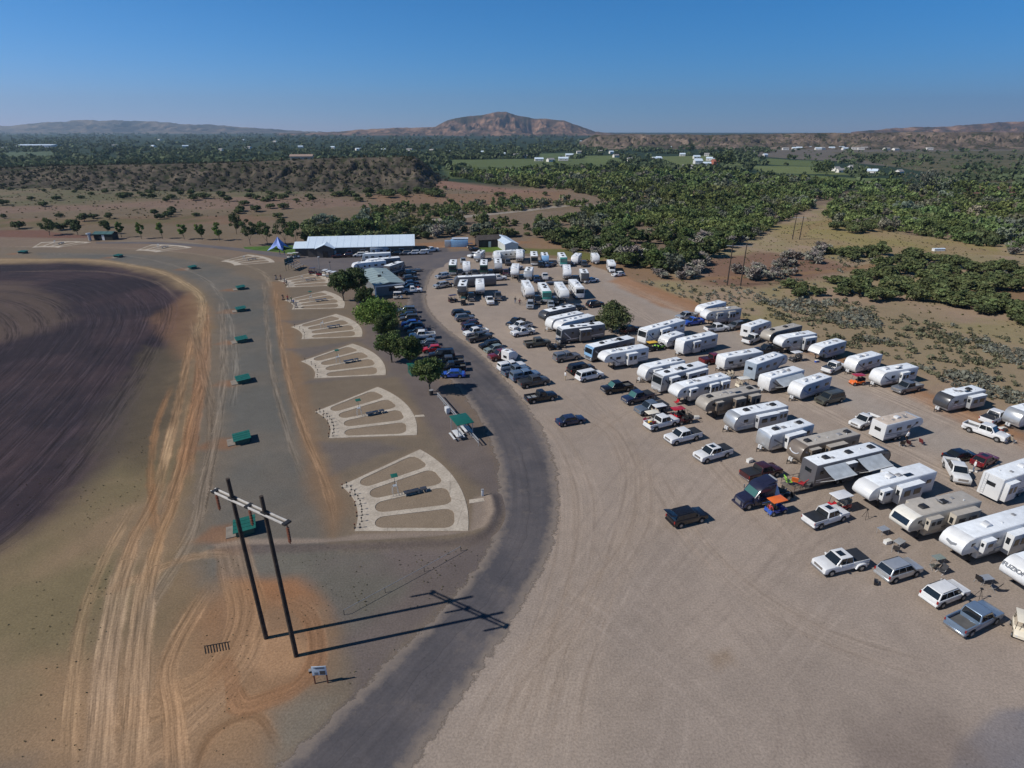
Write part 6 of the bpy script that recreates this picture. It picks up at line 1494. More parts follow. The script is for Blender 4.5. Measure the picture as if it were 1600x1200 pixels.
# sheds beyond
gable('shed', at(762, 384), .3, 8.5, 6, 2.8, 1.2, 'dark weathered shed left of the long white shed', 'shed', mat('old_timber', (.05, .04, .035), .9, var=.3), mat('old_roof', (.06, .05, .045), .9, var=.3), .3, ribs=False, group='sheds behind the lot')
gable('shed', at(790, 386.5), math.atan2((at(800, 392) - at(779, 378)).y, (at(800, 392) - at(779, 378)).x), 17, 5, 2.6, .7, 'long white shed with a pale metal roof on the strip of lawn', 'shed', M_fw, M_roofw, .25, group='sheds behind the lot')
gable('shed', at(167, 374), .02, 7.4, 4, 2.4, .7, 'dark green roofed shed beside the far end of the range road', 'shed', M_gdark, mat('teal_roof', (.05, .12, .12), .5, var=.2), .3)
e = empty('water_tank', at(141, 376), 0, 'small pale round tower left of the green roofed shed', 'tower'); ob('tank', MB().tube((0, 0, .0), (0, 0, 2.6), .55, .5, 12).me('tank'), M_galv, e); ob('cap', MB().tube((0, 0, 2.6), (0, 0, 3.0), 1.0, .9, 12).me('cap'), M_galv, e)
# bleachers
e = empty('bleachers', at(461, 421), R(172), 'dark green backed bleachers on posts at the edge of the forecourt', 'bleachers')
mb = MB()
for i in range(5): mb.box((i * .7 - 1.4, 0, 1.1 + i * .4), (.35, 5.6, .06))
ob('seat_row', mb.me('seat_row'), M_galv, e)
mb = MB()
for y in (-2.6, -.9, .9, 2.6):
    mb.tube((1.6, y, 0), (1.6, y, 3.9), .06, n=6).tube((-1.6, y, 0), (-1.6, y, 1.1), .06, n=6).tube((-1.6, y, .9), (1.5, y, 2.7), .05, n=6)
ob('frame', mb.me('frame'), M_blk, e); ob('back_screen', MB().box((1.68, 0, 2.7), (.06, 5.6, 1.9)).me('back_screen'), M_grnw, e)
# star tent
e = empty('star_tent', at(436, 389), .3, 'blue star shaped tent with one tall peak pitched on the lawn', 'tent'); mb = MB(); n = 5; P0 = (0, 0, 4.6); vs = [P0]; k_ = 0
rings_ = []
for t in (.25, .5, .75, 1.0):
    rg2 = []
    for i in range(n * 4):
        a = i / (n * 4) * 2 * math.pi; q_ = abs(math.cos(a * n / 2)); r_ = t * (2.0 + 3.0 * q_ ** 3); z = 4.6 * (1 - t) ** 1.5 + (1 - q_ ** 2) * 1.6 * t; rg2.append((r_ * math.cos(a), r_ * math.sin(a), max(z, .03)))
    rings_.append(rg2)
m_ = len(rings_[0]); vs += [p for r_ in rings_ for p in r_]; fs = [(0, 1 + i, 1 + (i + 1) % m_) for i in range(m_)]
for j in range(3): fs += [(1 + j * m_ + i, 1 + (j + 1) * m_ + i, 1 + (j + 1) * m_ + (i + 1) % m_, 1 + j * m_ + (i + 1) % m_) for i in range(m_)]
mb.add(vs, fs); tm = mb.me('canopy', True); cn = ob('canopy', tm, mat('tent_blue', (.24, .34, .72), .7, var=.08), e); so_ = cn.modifiers.new('thick', 'SOLIDIFY'); so_.thickness = .03
ob('pole', MB().tube((0, 0, 0), (0, 0, 4.5), .06, n=8).me('pole'), M_galv, e)
# blue container stall
e = empty('blue_stall', at(718, 385), R(4), 'light blue stall with a white canopy top standing alone on the asphalt', 'stall'); ob('body', MB().box((0, 0, 1.3), (6.6, 3.2, 2.5)).me('body', True, bevel=.05), PT['sky'], e); ob('canopy', MB().box((.3, .6, 3.0), (6.2, 3.0, .1)).me('canopy'), M_fw, e); ob('side_box', MB().box((-4.4, -.2, 1.2), (2.3, 2.9, 2.3)).me('side_box', True, bevel=.05), PT['silver'], e)
for s_ in (-1, 1): ob('post', MB().tube((s_ * 3.2, 2.0, 0), (s_ * 3.2, 2.0, 3.0), .05, n=6).me('post'), M_galv, e)
# houses in the valley
M_hroof = mat('house_roof', (.30, .29, .28), .8, var=.2); M_hred = mat('red_barn', (.36, .12, .08), .8, var=.2); M_hw = mat('house_wall', (.66, .64, .60), .8, var=.1)
rh = random.Random(4)
HS = [(1046, 232, 9), (1066, 244, 9), (1029, 250, 8), (983, 252, 9), (1026, 251, 14), (1088, 248, 10), (1110, 251, 12), (1104, 244, 8), (962, 246, 9), (955, 240, 8), (938, 239, 8), (1175, 240, 8), (1195, 245, 8), (905, 240, 10), (890, 245, 14), (880, 251, 14), (860, 253, 10), (842, 252, 12), (820, 247, 9), (806, 245, 9), (785, 243, 10), (752, 240, 8), (730, 243, 9), (700, 240, 10), (675, 237, 10), (640, 236, 12), (600, 236, 10), (560, 235, 12), (520, 232, 10), (470, 231, 12), (388, 232, 14), (345, 236, 10), (290, 230, 14), (240, 230, 12), (180, 229, 12), (380, 220, 16), (430, 222, 14), (250, 219, 16), (1306, 268, 8), (1312, 271, 8), (1362, 272, 9), (1404, 273, 8), (1365, 272, 7), (960, 225, 16), (910, 222, 20)]
for u, v, s_ in HS:
    gable('house', at(u, v), rh.uniform(-.6, .6), s_, s_ * .65, 3.2, 1.8, 'pale house half hidden among the trees of the far valley', 'house', M_hw, M_roofw if rh.random() < .45 else M_hroof, .3, ribs=False, windows=[(-s_ * .25, 1.8, 1.2, 1.2, -1), (s_ * .25, 1.8, 1.2, 1.2, -1)], group='houses of the far valley', door=True)
for u, v in [(1212 + i * 12 + (i % 3) * 3, 232.5 + (i * 7 % 4) * .6) for i in range(12)] + [(1345, 234), (1385, 234.5), (1399, 235), (1452, 234)]:
    gable('house', at(u, v), rh.uniform(-.3, .3), 13, 8, 3.4, 1.8, 'pale house of the village strung along the foot of the mesa', 'house', M_hw, M_roofw if rh.random() < .4 else M_hroof, .3, ribs=False, windows=[(-3, 1.8, 1.2, 1.2, -1), (3, 1.8, 1.2, 1.2, -1)], group='houses of the mesa village', door=True)
gable('barn', at(1118, 257), .2, 10, 8, 4, 2.2, 'red roofed farm building in the valley, right of the white barns', 'barn', M_hred, M_hred, .4, ribs=False)
gable('barn', at(1090, 256), .1, 10, 8, 4, 2.5, 'tall white barn in the middle of the valley farm', 'barn', M_fw, M_roofw, .4, ribs=False)
gable('barn', at(1104, 259), 0, 9, 6, 3, 1.6, 'low white barn beside the red roofed farm building', 'barn', M_fw, M_roofw, .4, ribs=False)
gable('barn', at(1074, 263), -.2, 12, 6, 2.6, 1.2, 'long pale farm shed left of the tall white barn', 'barn', M_hw, M_hroof, .4, ribs=False)
gable('farmhouse', at(1332, 268), .1, 10, 7, 4.5, 2, 'white farmhouse standing by the green field on the right', 'house', M_fw, M_hroof, .5, ribs=False, windows=[(-2.5, 3, 1.2, 1.4, -1), (2.5, 3, 1.2, 1.4, -1)])
gable('warehouse', at(62, 230), .0, 90, 40, 5, 2, 'long white warehouse far off at the left edge of the valley', 'building', M_fw, M_roofw, 1, ribs=False)
gable('ranch_house', at_far(472, 246.6, 585) - Vector((0, 0, 1.5)), 0.1, 20, 9, 3, 1.5, 'tan ranch house on the crest of the dark bluff', 'house', PT['tan'], mat('ranch_roof', (.30, .22, .18), .8, var=.2), .5, ribs=False)
gable('stock_tank_shed', at(1466, 392), .1, 4.2, 1.4, .75, .15, 'low white shelter alone on the grassland above the juniper stand', 'shelter', M_fw, M_roofw, .05, ribs=False, door=False)

# camping gear
def table(q, rz, label, top='silver', w_=1.15):
    e = empty('folding_table', at(*q), R(rz), label, 'table', 'camp tables'); ob('table_top', MB().box((0, 0, .72), (w_, .75, .04)).me('table_top'), PT[top], e)
    for sx in (-1, 1):
        for sy in (-1, 1): ob('leg', cached(('tleg',), lambda: MB().tube((0, 0, 0), (0, 0, .7), .02, n=5).me('leg')), M_galv, e, (sx * w_ * .42, sy * .3, 0))
def chair(q, rz, label, c_='charcoal'):
    e = empty('camp_chair', at(*q), R(rz), label, 'chair', 'camp chairs'); ob('seat', cached(('ccs',), lambda: MB().box((0, 0, .42), (.55, .6, .04)).me('seat')), PT[c_], e)
    ob('backrest', cached(('ccb',), lambda: MB().box((-.36, 0, .74), (.06, .6, .62), ry=-.35).me('backrest')), PT[c_], e)
    def lg():
        mb = MB()
        for sx in (-1, 1):
            for sy in (-1, 1): mb.tube((sx * .3, sy * .3, 0), (-sx * .22, sy * .3, .55), .015, n=5)
        return mb.me('leg_frame')
    ob('leg_frame', cached(('ccl',), lg), M_galv, e)
def cooler(q, rz, label, c_='white', s_=1.0):
    e = empty('cooler', at(*q), R(rz), label, 'cooler', 'coolers', s_); ob('tub', cached(('ctub',), lambda: MB().box((0, 0, .2), (.8, .42, .38)).me('tub', True, bevel=.04)), PT[c_], e); ob('lid', cached(('clid',), lambda: MB().box((0, 0, .42), (.84, .46, .07)).me('lid', True, bevel=.02)), PT['offwhite'] if c_ != 'black' else PT[c_], e)
def semi(P1, P2, label):
    c, hd = placed(P1, P2, 'L', 8.2, 1.15); e = empty('tractor_truck', c + Vector((0, 0, .02)), hd, label, 'truck', scale=.9); p = PT['indigo']
    P = [(4.1, .45), (4.15, 1.0), (3.9, 1.45), (2.55, 1.75), (1.85, 2.55), (1.5, 3.0), (.9, 3.25), (-.6, 3.35), (-.7, .6)] + []
    ob('cab', MB().slab([(2.3, .5), (2.5, 1.72), (1.85, 2.6), (1.45, 3.0), (.9, 3.2), (-.7, 3.3), (-.7, .5)], 1.15, .12).me('cab', True), p, e)
    ob('hood', MB().slab([(4.0, .5), (4.12, 1.0), (3.9, 1.42), (3.4, 1.6), (2.35, 1.78), (2.2, .5)], .95, .14).me('hood', True), p, e)
    for s_ in (-1, 1): ob('fender', MB().slab([(-.75, 0), (-.65, .45), (-.3, .65), (.3, .62), (.7, .35), (.78, 0), (.55, 0), (.4, .3), (0, .42), (-.4, .3), (-.55, 0)], .18, .05).me('fender', True), p, e, (3.15, s_ * .98, .55))
    ob('windshield', MB().quad((2.47, -1.0, 1.8), (2.47, 1.0, 1.8), (1.9, .92, 2.52), (1.9, -.92, 2.52), off=.03, th=.03).me('windshield'), M_glassT, e)
    for s_ in (-1, 1):
        ob('window', MB().box((1.5, s_ * 1.16, 2.05), (.8, .02, .55)).me('window'), M_glass, e); ob('mirror', MB().box((2.2, s_ * 1.42, 2.0), (.12, .16, .55)).me('mirror', True, bevel=.03), M_chr, e)
        ob('headlight', MB().box((3.98, s_ * .72, .95), (.2, .35, .28)).me('headlight', True, bevel=.05), M_lamp, e)
        ob('side_fairing', MB().slab([(-.7, .5), (-.7, 3.3), (-1.5, 1.6), (-2.0, .95), (-2.0, .5)], .05, .02, s_ * 1.08).me('side_fairing', True), PT['sky'], e)
    ob('roof_fairing', MB().slab([(1.1, 3.05), (-.7, 3.3), (-.75, 3.62), (-.2, 3.62)], .95, .12).me('roof_fairing', True), p, e)
    ob('air_deflector', MB().box((-.95, 0, 3.45), (.3, 1.5, .35), ry=.5).me('air_deflector', True, bevel=.05), PT['silver'], e)
    ob('grille', MB().box((4.1, 0, .95), (.1, 1.0, .6)).me('grille'), M_chr, e); ob('bumper', MB().box((4.1, 0, .5), (.25, 2.2, .3)).me('bumper', True, bevel=.05), p, e)
    ob('frame', MB().box((-2.4, .4, .75), (3.6, .12, .25)).box((-2.4, -.4, .75), (3.6, .12, .25)).box((-1.5, 0, .9), (.9, 1.9, .1)).me('frame'), M_galv, e); ob('coupling_plate', MB().tube((-3.0, 0, .95), (-3.0, 0, 1.1), .5, .48, 14).me('coupling_plate'), M_blk, e)
    for s_ in (-1, 1):
        wheel(e, 3.15, s_ * .95, .5, .28); wheel(e, -3.2, s_ * .85, .5, .55)
        ob('mud_flap', MB().box((-3.95, s_ * .85, .7), (.03, .6, .7)).me('mud_flap'), M_blk, e)
        ob('fuel_tank', MB().tube((1.2, s_ * .95, .6), (-.3, s_ * .95, .6), .3, .3, 12).me('fuel_tank', True), M_chr, e)
    ob('stack', MB().tube((-.85, .9, .8), (-.85, .9, 3.4), .08, n=8).tube((-.85, -.9, .8), (-.85, -.9, 3.4), .08, n=8).me('stack'), M_chr, e)
    return e
def flatbed(P1, P2, d, label, L=7, deckc='charcoal'):
    c, hd = placed(P1, P2, d, L, 1.1); e = empty('flatbed_trailer', c, hd, label, 'flatbed trailer', 'flatbed trailers'); ob('deck', MB().box((0, 0, .62), (L, 2.2, .12)).me('deck', True, bevel=.02), PT[deckc], e)
    ob('hitch', MB().tube((L / 2, .6, .55), (L / 2 + 1.2, 0, .5), .06, n=6).tube((L / 2, -.6, .55), (L / 2 + 1.2, 0, .5), .06, n=6).me('hitch'), M_blk, e)
    mb = MB()
    for s_ in (-1, 1): mb.box((0, s_ * 1.08, .85), (L - .2, .05, .06)); [mb.tube((-L / 2 + .3 + k * (L - .6) / 4, s_ * 1.08, .65), (-L / 2 + .3 + k * (L - .6) / 4, s_ * 1.08, .86), .03, n=5) for k in range(5)]
    ob('side_rail', mb.me('side_rail'), M_blk, e)
    for x in (-.9, .1):
        for s_ in (-1, 1): wheel(e, x, s_ * 1.02, .36, .2, False)
    return e
# ------------------------------------------------------------------ trailers and motorhomes, main rows
RVP('tt', (1008.4, 600.6), (1067.7, 587), 'L', 'white travel trailer farthest up the middle row, tucked behind the dark-nosed trailer', cap=None, decal=1, slides=((.05, .4), (.62, .82)), acs=(.25, .6))
RVP('ma', (1033.6, 616), (1102, 597), 'L', 'pale motorhome with a big dark windscreen between two white trailers in the middle row', wall='grey', cap='rvgrey', slides=((.06, .5), (.68, .86)), acs=(.3, .5, .8), decal=2)
RVP('fw', (1058, 637), (1136.8, 617.5), 'L', 'long white fifth wheel with three slide-outs, just above the brown one', slides=((.05, .2), (.26, .42), (.66, .8)), decal=3, acs=(.15, .7), H=3.6)
RVP('fw', (1101, 659), (1183, 640.7), 'L', 'brown and beige fifth wheel in the middle row above the silver pickup line', wall='brown', cap='taupe', roof='tan', slides=((.06, .24), (.34, .52), (.72, .84)), decal=2, acs=(.12, .85))
RVP('tt', (1146.7, 679), (1226, 662), 'L', 'white travel trailer with a grey lower body and two adjoining slide-outs', wall='grey', cap='silver', slides=((.05, .22), (.24, .62)), decal=3, acs=(.2, .7), L=10, skirt='bluegrey')
RVP('tt', (1200.4, 710), (1266, 691.7), 'L', 'white travel trailer with a faceted flat nose beside the brown-nosed trailer', cap='silver', slides=((.28, .68),), decal=1, acs=(.2, .75), nose='flat', skirt='silver')
RVP('tt', (1252, 729), (1334, 709), 'L', 'grey roofed trailer with a dark brown rounded nose and silver swoosh', wall='brown', cap='brown', roof='tan', slides=((.3, .6), (.72, .88)), decal=3, acs=(.12, .8), L=10.4, swoosh=True)
th_ = RVP('fw', (1277, 766), (1378, 740), 'R', 'big white roofed toy hauler with black sides, two awnings and a lowered ramp', wall='dark', cap='charcoal', slides=((.36, .48),), decal=3, acs=(.2, .5, .8), awning=((.08, .36, 2.0), (.52, .84, 2.0)), L=12.6, H=3.9)
RVP('fw', (1357, 801), (1449, 775), 'L', 'large white rounded fifth wheel in front of the two awnings', slides=((.28, .62), (.73, .86)), far_slides=((.3, .5),), decal=3, acs=(.6,), H=3.6, L=10.8)
RVP('fw', (1419.6, 850), (1513, 826), 'L', 'tan roofed fifth wheel with a black window band across its nose', wall='tan', cap='offwhite', roof='tan', slides=((.1, .45), (.6, .78)), far_slides=((.5, .7),), decal=2, acs=(.42, .7), L=10.3, nosewin=True)
t11 = RVP('fw', (1492.7, 890), (1600, 856), 'L', 'very long white fifth wheel with a dark smile shaped emblem, at the right edge', cap='white', slides=((.3, .5), (.68, .8)), decal=4, acs=(.62,), L=12.4, anchor=True, skirt=None)
t12 = RVP('fw', (1590, 940), (1690, 908), 'L', 'white fifth wheel with black lettering on its nose, cut by the right edge', cap='white', slides=((.4, .7),), decal=2, acs=(.25, .82), L=12, anchor=True)
RVP('ma', (926, 567), (990, 551), 'L', 'white roofed bus shaped motorhome with dark sides and a blue windscreen', wall='dark', cap='sky', slides=(), decal=3, acs=(.3, .7), H=3.3)
RVP('fw', (945.6, 580), (1010, 568), 'L', 'white fifth wheel with grey swooshes right beside the bus shaped motorhome', cap='white', slides=((.3, .52),), decal=1, acs=(.4, .75), L=10, H=3.5)
RVP('fw', (847.3, 513), (903, 500), 'L', 'farthest of the four tightly parked trailers, with a dark nose', wall='dark', cap='charcoal', decal=3, acs=(.3, .6), L=9.5)
RVP('tt', (857, 521), (916, 507), 'L', 'second of the four tightly parked trailers, white with a low rounded nose', decal=1, acs=(.4,), L=9.5)
RVP('fw', (871, 531), (932, 516), 'L', 'third of the four tightly parked trailers, white with a wide rounded nose', cap='white', decal=2, acs=(.5, .8), L=10)
RVP('ma', (878, 539), (943, 530), 'L', 'nearest of the four tightly parked rigs, a slate grey motorhome', wall='dark', cap='rvgrey', decal=3, acs=(.25, .7), slides=((.35, .6),), L=10.4, H=3.6)
# second column
RVP('ma', (1006.8, 541), (1071, 522), 'L', 'white motorhome with blue side panels parked behind the lone lot tree', cap='white', decal=4, acs=(.3, .75), slides=((.45, .68),), H=3.5)
RVP('tt', (1042.5, 547), (1067, 539), 'L', 'short boxy white trailer squeezed between two large rigs', decal=1, acs=(.5,), L=5.6, H=2.7)
RVP('tt', (1063.7, 559), (1122, 545), 'L', 'white trailer with grey side and an open door platform at its left end', wall='grey', cap='white', decal=1, acs=(.35, .8), slides=((.55, .75),), nose='flat', L=9.4, H=3.5, skirt=None)
RVP('tt', (1133, 582), (1187, 572), 'L', 'white flat nosed trailer behind the dark maroon pickup', cap='white', decal=1, acs=(.4, .8), nose='flat', L=9, H=3.1)
RVP('fw', (1178.4, 598), (1228, 580), 'R', 'white backed fifth wheel with blue-grey side and square rear window', wall='bluegrey', decal=2, acs=(.3, .7), L=9.6, slides=())
RVP('tt', (1203, 616), (1250, 603), 'L', 'white trailer with its long pale awning rolled out along the side', cap='white', decal=1, acs=(.5, .8), awning=(.1, .85, 1.9), skirt='grey', nose='flat', L=8.6)
RVP('tt', (1246.7, 630), (1296.4, 613), 'L', 'white and blue-grey travel trailer beside the black suv in the second column', wall='bluegrey', cap='white', decal=4, acs=(.35, .7), L=8.2)
# third column along the grass
RVP('fw', (1097, 503), (1132, 494), 'L', 'farthest white trailer of the grass side column, behind the grey one', cap='white', decal=1, acs=(.5,), L=8.5)
RVP('fw', (1107.6, 510), (1150, 505), 'L', 'grey trailer with two slide-outs, second from the top of the grass side column', wall='rvgrey', cap='white', roof='tan', decal=3, acs=(.3,), slides=((.2, .38), (.55, .72)), L=9.6)
RVP('tt', (1173, 531), (1202, 521), 'R', 'white trailer behind the white pickup with a black bed cover', decal=4, acs=(.3,), L=8.2)
RVP('fw', (1202.6, 545), (1247, 534), 'L', 'taupe roofed dark sided fifth wheel between two white rigs of the grass side column', wall='dark', cap='taupe', roof='tan', decal=3, acs=(.4, .8), L=10)
RVP('fw', (1222, 555), (1269, 547), 'L', 'white fifth wheel with one slide-out, left of the small white roofed cart', wall='grey', cap='white', decal=3, acs=(.5,), slides=((.08, .42),), L=9)
RVP('fw', (1277, 568), (1318, 556), 'L', 'white rounded trailer with blue sides right of the small white roofed cart', wall='bluegrey', cap='white', decal=4, acs=(.5,), L=8.6, H=3.3)
RVP('tt', (1335.4, 587), (1373, 577), 'L', 'short white trailer behind the red roofed buggy', cap='white', decal=1, acs=(.45, .7), L=7.4)
RVP('tt', (1376.8, 607), (1426, 598), 'L', 'white trailer with one slide-out beside the grey open bed pickup', cap='white', decal=1, acs=(.4, .75), slides=((.3, .5),), L=8.6)
RVP('tt', (1480, 647), (1530, 636), 'L', 'charcoal nosed trailer with a big white slide-out near the right edge', wall='rvgrey', cap='charcoal', decal=3, acs=(.3,), slides=((.1, .5),), far_slides=((.35, .6),), L=8.4)
RVP('fw', (1384.7, 693), (1432, 681), 'R', 'beige roofed old fifth wheel with its side door open beside two lounge chairs', roof='beige', decal=1, acs=(.45,), L=7.8, H=3.3)
RVP('tt', (1588, 674), (1640, 660), 'L', 'silver nosed trailer cut off by the right edge', cap='silver', decal=3, acs=(.5,), L=8.4, anchor=True)
RVP('fw', (1556, 790), (1660, 752), 'R', 'large white fifth wheel with a ladder on its back, at the right edge', roof='white', slides=((.03, .2),), decal=1, acs=(.5,), L=11, anchor=True, ladder=True)
# far group, parked end on
RVP('fw', (828, 472), (818, 452), 'F', 'leftmost white rig of the four parked nose-on in the far group', L=10, decal=1, acs=(.3, .7), cap='white')
RVP('ma', (854.5, 474), (843, 453), 'F', 'white motorhome with a green windscreen among the four parked nose-on', L=10, cap='teal', decal=1, acs=(.3, .6), H=3.4)
RVP('fw', (882, 476), (868, 454), 'F', 'third rig of the four parked nose-on, with a dark window in its white nose', L=10.5, decal=1, acs=(.3, .6), cap='white')
RVP('ma', (906, 468), (891, 450), 'F', 'rightmost motorhome of the four parked nose-on, dark windscreen', L=10, decal=2, acs=(.4, .7), cap='white', H=3.4)
RVP('cargo', (714.7, 451), (772, 447.6), 'L', 'long black sided trailer with an awning lying across the far group', L=12, wall='dark', decal=0, acs=(.3, .7), H=3.4, extras=False)
RVP('fw', (722, 469.5), (727, 450), 'F', 'black sided rig with a white roof in front of the long black trailer', L=9, wall='dark', cap='charcoal', decal=3, acs=(.3, .7))
RVP('fw', (750.5, 466), (750, 450), 'F', 'white rig parked nose-on beside the black sided one', L=8, decal=1, acs=(.5,), cap='white')
for (q1, q2, kd, lb, kw) in [
    ((707.5, 431), (710, 417), 'ma', 'dark fronted motorhome at the left end of the far middle row', dict(wall='grey', cap='green')),
    ((729.4, 430), (729, 418), 'tt', 'squat white trailer, second from the left in the far middle row', dict(cap='white')),
    ((756, 431), (757, 417), 'ma', 'white roofed dark motorhome, third from the left in the far middle row', dict(wall='dark', cap='green')),
    ((779, 430), (778, 417), 'fw', 'grey nosed rig, fourth from the left in the far middle row', dict(wall='grey', cap='rvgrey')),
    ((804, 439), (807, 424), 'fw', 'white rounded rig left of the two tan topped pickups in the far middle row', dict(cap='white')),
    ((824.4, 440), (831, 423), 'tt', 'silver white trailer at a slant in the far middle row', dict(cap='silver')),
    ((745.6, 410), (759, 399), 'tt', 'slanting white trailer with a grey nose at the top of the far group', dict(wall='grey', cap='silver')),
    ((777, 412.5), (776, 401), 'tt', 'white rounded trailer in front of the long pale trailer', dict(cap='white')),
    ((812, 413), (811, 399), 'fw', 'white rig with bikes beside it at the top of the far group', dict(cap='white')),
    ((835, 416), (833, 402), 'ma', 'brown nosed rig right of centre at the top of the far group', dict(cap='brown')),
    ((852, 414), (848, 402), 'tt', 'light blue roofed trailer right of the brown nosed rig', dict(wall='bluegrey', cap='sky')),
    ((880.5, 418), (873, 404), 'ma', 'cream motorhome with a teal windscreen near the lone small tree', dict(wall='white', cap='teal')),
    ((897, 415), (905, 407), 'tt', 'short plain white trailer right of the cream motorhome', dict(cap='white')),
    ((931, 413.5), (926, 406), 'tt', 'small white trailer alone beside the woodland edge', dict(cap='white')),
    ((886, 441), (884, 426), 'fw', 'white rig in front of the black flatbed trailer', dict(cap='white')),
    ((914, 443.5), (908, 430), 'tt', 'dark fronted white trailer at the right end of the far group', dict(cap='charcoal'))]:
    L_ = {'tt': 7.0, 'fw': 8.5, 'ma': 9.0}[kd]
    if q1 == (931, 413.5): L_ = 5.4
    RVP(kd, q1, q2, 'F', lb, L=L_, acs=(.3, .7), decal=1, **kw)
RVP('mc', (956, 426.5), (951, 416), 'F', 'white cab-over motorhome beside the woodland, above the small white car', L=6.6, decal=1, acs=(.5,))
RVP('cargo', (784.6, 407.5), (808, 406), 'L', 'long pale trailer with a dark roof edge at the top of the far group', L=11, wall='offwhite', decal=2, acs=(.4,), H=3.4)
# by the hall
RVP('cargo', (565, 411), (613, 409), 'L', 'blue-grey box trailer parked in front of the hall', L=9.5, wall='bluegrey', decal=0, acs=(), H=3.2)
RVP('mc', (603, 399), (585, 400), 'L', 'blue sided box camper backed against the hall wall', L=6.5, wall='bluegrey', decal=0, acs=())
RVP('fw', (572, 424), (628, 419), 'L', 'white roofed rig with dark sides, behind the round nosed white trailer', L=11, wall='dark', cap='white', decal=0, acs=(.3, .6))
RVP('fw', (552, 430), (606, 424), 'L', 'white trailer with a round white nose poking out above the dark tree', L=10.5, cap='white', decal=1, acs=(.4, .8))
RVP('ma', (612, 432), (632, 425), 'R', 'dark motorhome nose showing beside the green roofed building', L=8, wall='dark', cap='charcoal', decal=3, acs=(.5,))
flatbed((640, 426), (654, 425), 'R', 'small empty flatbed trailer beside the asphalt road end', 4.5)
flatbed((862, 446), (886, 445), 'L', 'black flatbed trailer in front of the far group', 7)

# lettering and ramp details
def lettering(parent, txt, loc, size, rot, m_):
    c_ = bpy.data.curves.new('lettering', 'FONT'); c_.body = txt; c_.size = size; c_.extrude = .012; c_.align_x = 'CENTER'
    o = bpy.data.objects.new('lettering', c_); COL.objects.link(o); me_ = bpy.data.meshes.new_from_object(o); bpy.data.objects.remove(o)
    me_.materials.clear(); me_.materials.append(None); q = ob('lettering', me_, m_, parent, loc); q.rotation_euler = rot; return q
lettering(t12, 'FUZION', (6.07, 0, 2.95), .62, (R(64), 0, R(90)), M_dec2)
# emblem of the long white rig
mb = MB()
for k in range(8):
    y0, y1 = -.52 + k * .13, -.39 + k * .13; f = lambda y: 2.5 + .5 * abs(y)
    mb.add([(6.12, y0, f(y0)), (6.12, y1, f(y1)), (6.04, y1, f(y1) + .3 * (1 - abs(y1) * .9)), (6.04, y0, f(y0) + .3 * (1 - abs(y0) * .9)), (6.24, y0, f(y0)), (6.24, y1, f(y1)), (6.19, y1, f(y1) + .3 * (1 - abs(y1) * .9)), (6.19, y0, f(y0) + .3 * (1 - abs(y0) * .9))], [(4, 5, 6, 7), (0, 4, 7, 3), (1, 2, 6, 5), (3, 7, 6, 2), (0, 1, 5, 4)])
ob('emblem', mb.me('emblem'), M_dec1, t11)
# ramp patio of the toy hauler
rp = ob('ramp', MB().box((-7.75, 0, .55), (3.0, 2.3, .1)).me('ramp', True, bevel=.02), PT['brown'], th_)
mb = MB()
for s_ in (-1, 1):
    mb.tube((-6.35, s_ * 1.12, 1.45), (-9.2, s_ * 1.12, 1.45), .03, n=6).tube((-6.35, s_ * 1.12, 1.0), (-9.2, s_ * 1.12, 1.0), .02, n=6)
    for k in range(4): mb.tube((-6.45 - k * .9, s_ * 1.12, .6), (-6.45 - k * .9, s_ * 1.12, 1.45), .025, n=6)
mb.tube((-9.2, -1.12, 1.45), (-9.2, 1.12, 1.45), .03, n=6); ob('railing', mb.me('railing'), M_blk, th_)
ob('ramp_leg', MB().box((-8.9, 1.0, .25), (.08, .08, .5)).box((-8.9, -1.0, .25), (.08, .08, .5)).me('ramp_leg'), M_blk, th_)
o_ = th_.location; hd_ = Vector((math.cos(th_.rotation_euler.z), math.sin(th_.rotation_euler.z), 0)); sd_ = Vector((-hd_.y, hd_.x, 0))
for k, (dx, dy, c_, lb) in enumerate([(-8.6, .5, 'lime', 'lime green folding chair standing on the toy hauler ramp'), (-7.8, .3, 'orange', 'orange folding chair in the middle of the toy hauler ramp'), (-7.4, -.5, 'red', 'red folding chair nearest the toy hauler wall on its ramp')]):
    e = empty('camp_chair', o_ + hd_ * dx + sd_ * dy + Vector((0, 0, .6)), k * 1.1, lb, 'chair', 'camp chairs'); ob('seat', cached(('ccs2',), lambda: MB().box((0, 0, .42), (.7, .75, .05)).me('seat')), PT[c_], e); ob('backrest', cached(('ccb2',), lambda: MB().box((-.4, 0, .78), (.08, .75, .66), ry=-.35).me('backrest')), PT[c_], e)
    ob('leg_frame', MB().tube((.28, .3, 0), (-.2, .3, .5), .02, n=5).tube((.28, -.3, 0), (-.2, -.3, .5), .02, n=5).tube((-.28, .3, 0), (.2, .3, .45), .02, n=5).tube((-.28, -.3, 0), (.2, -.3, .45), .02, n=5).me('leg_frame'), M_blk, e)

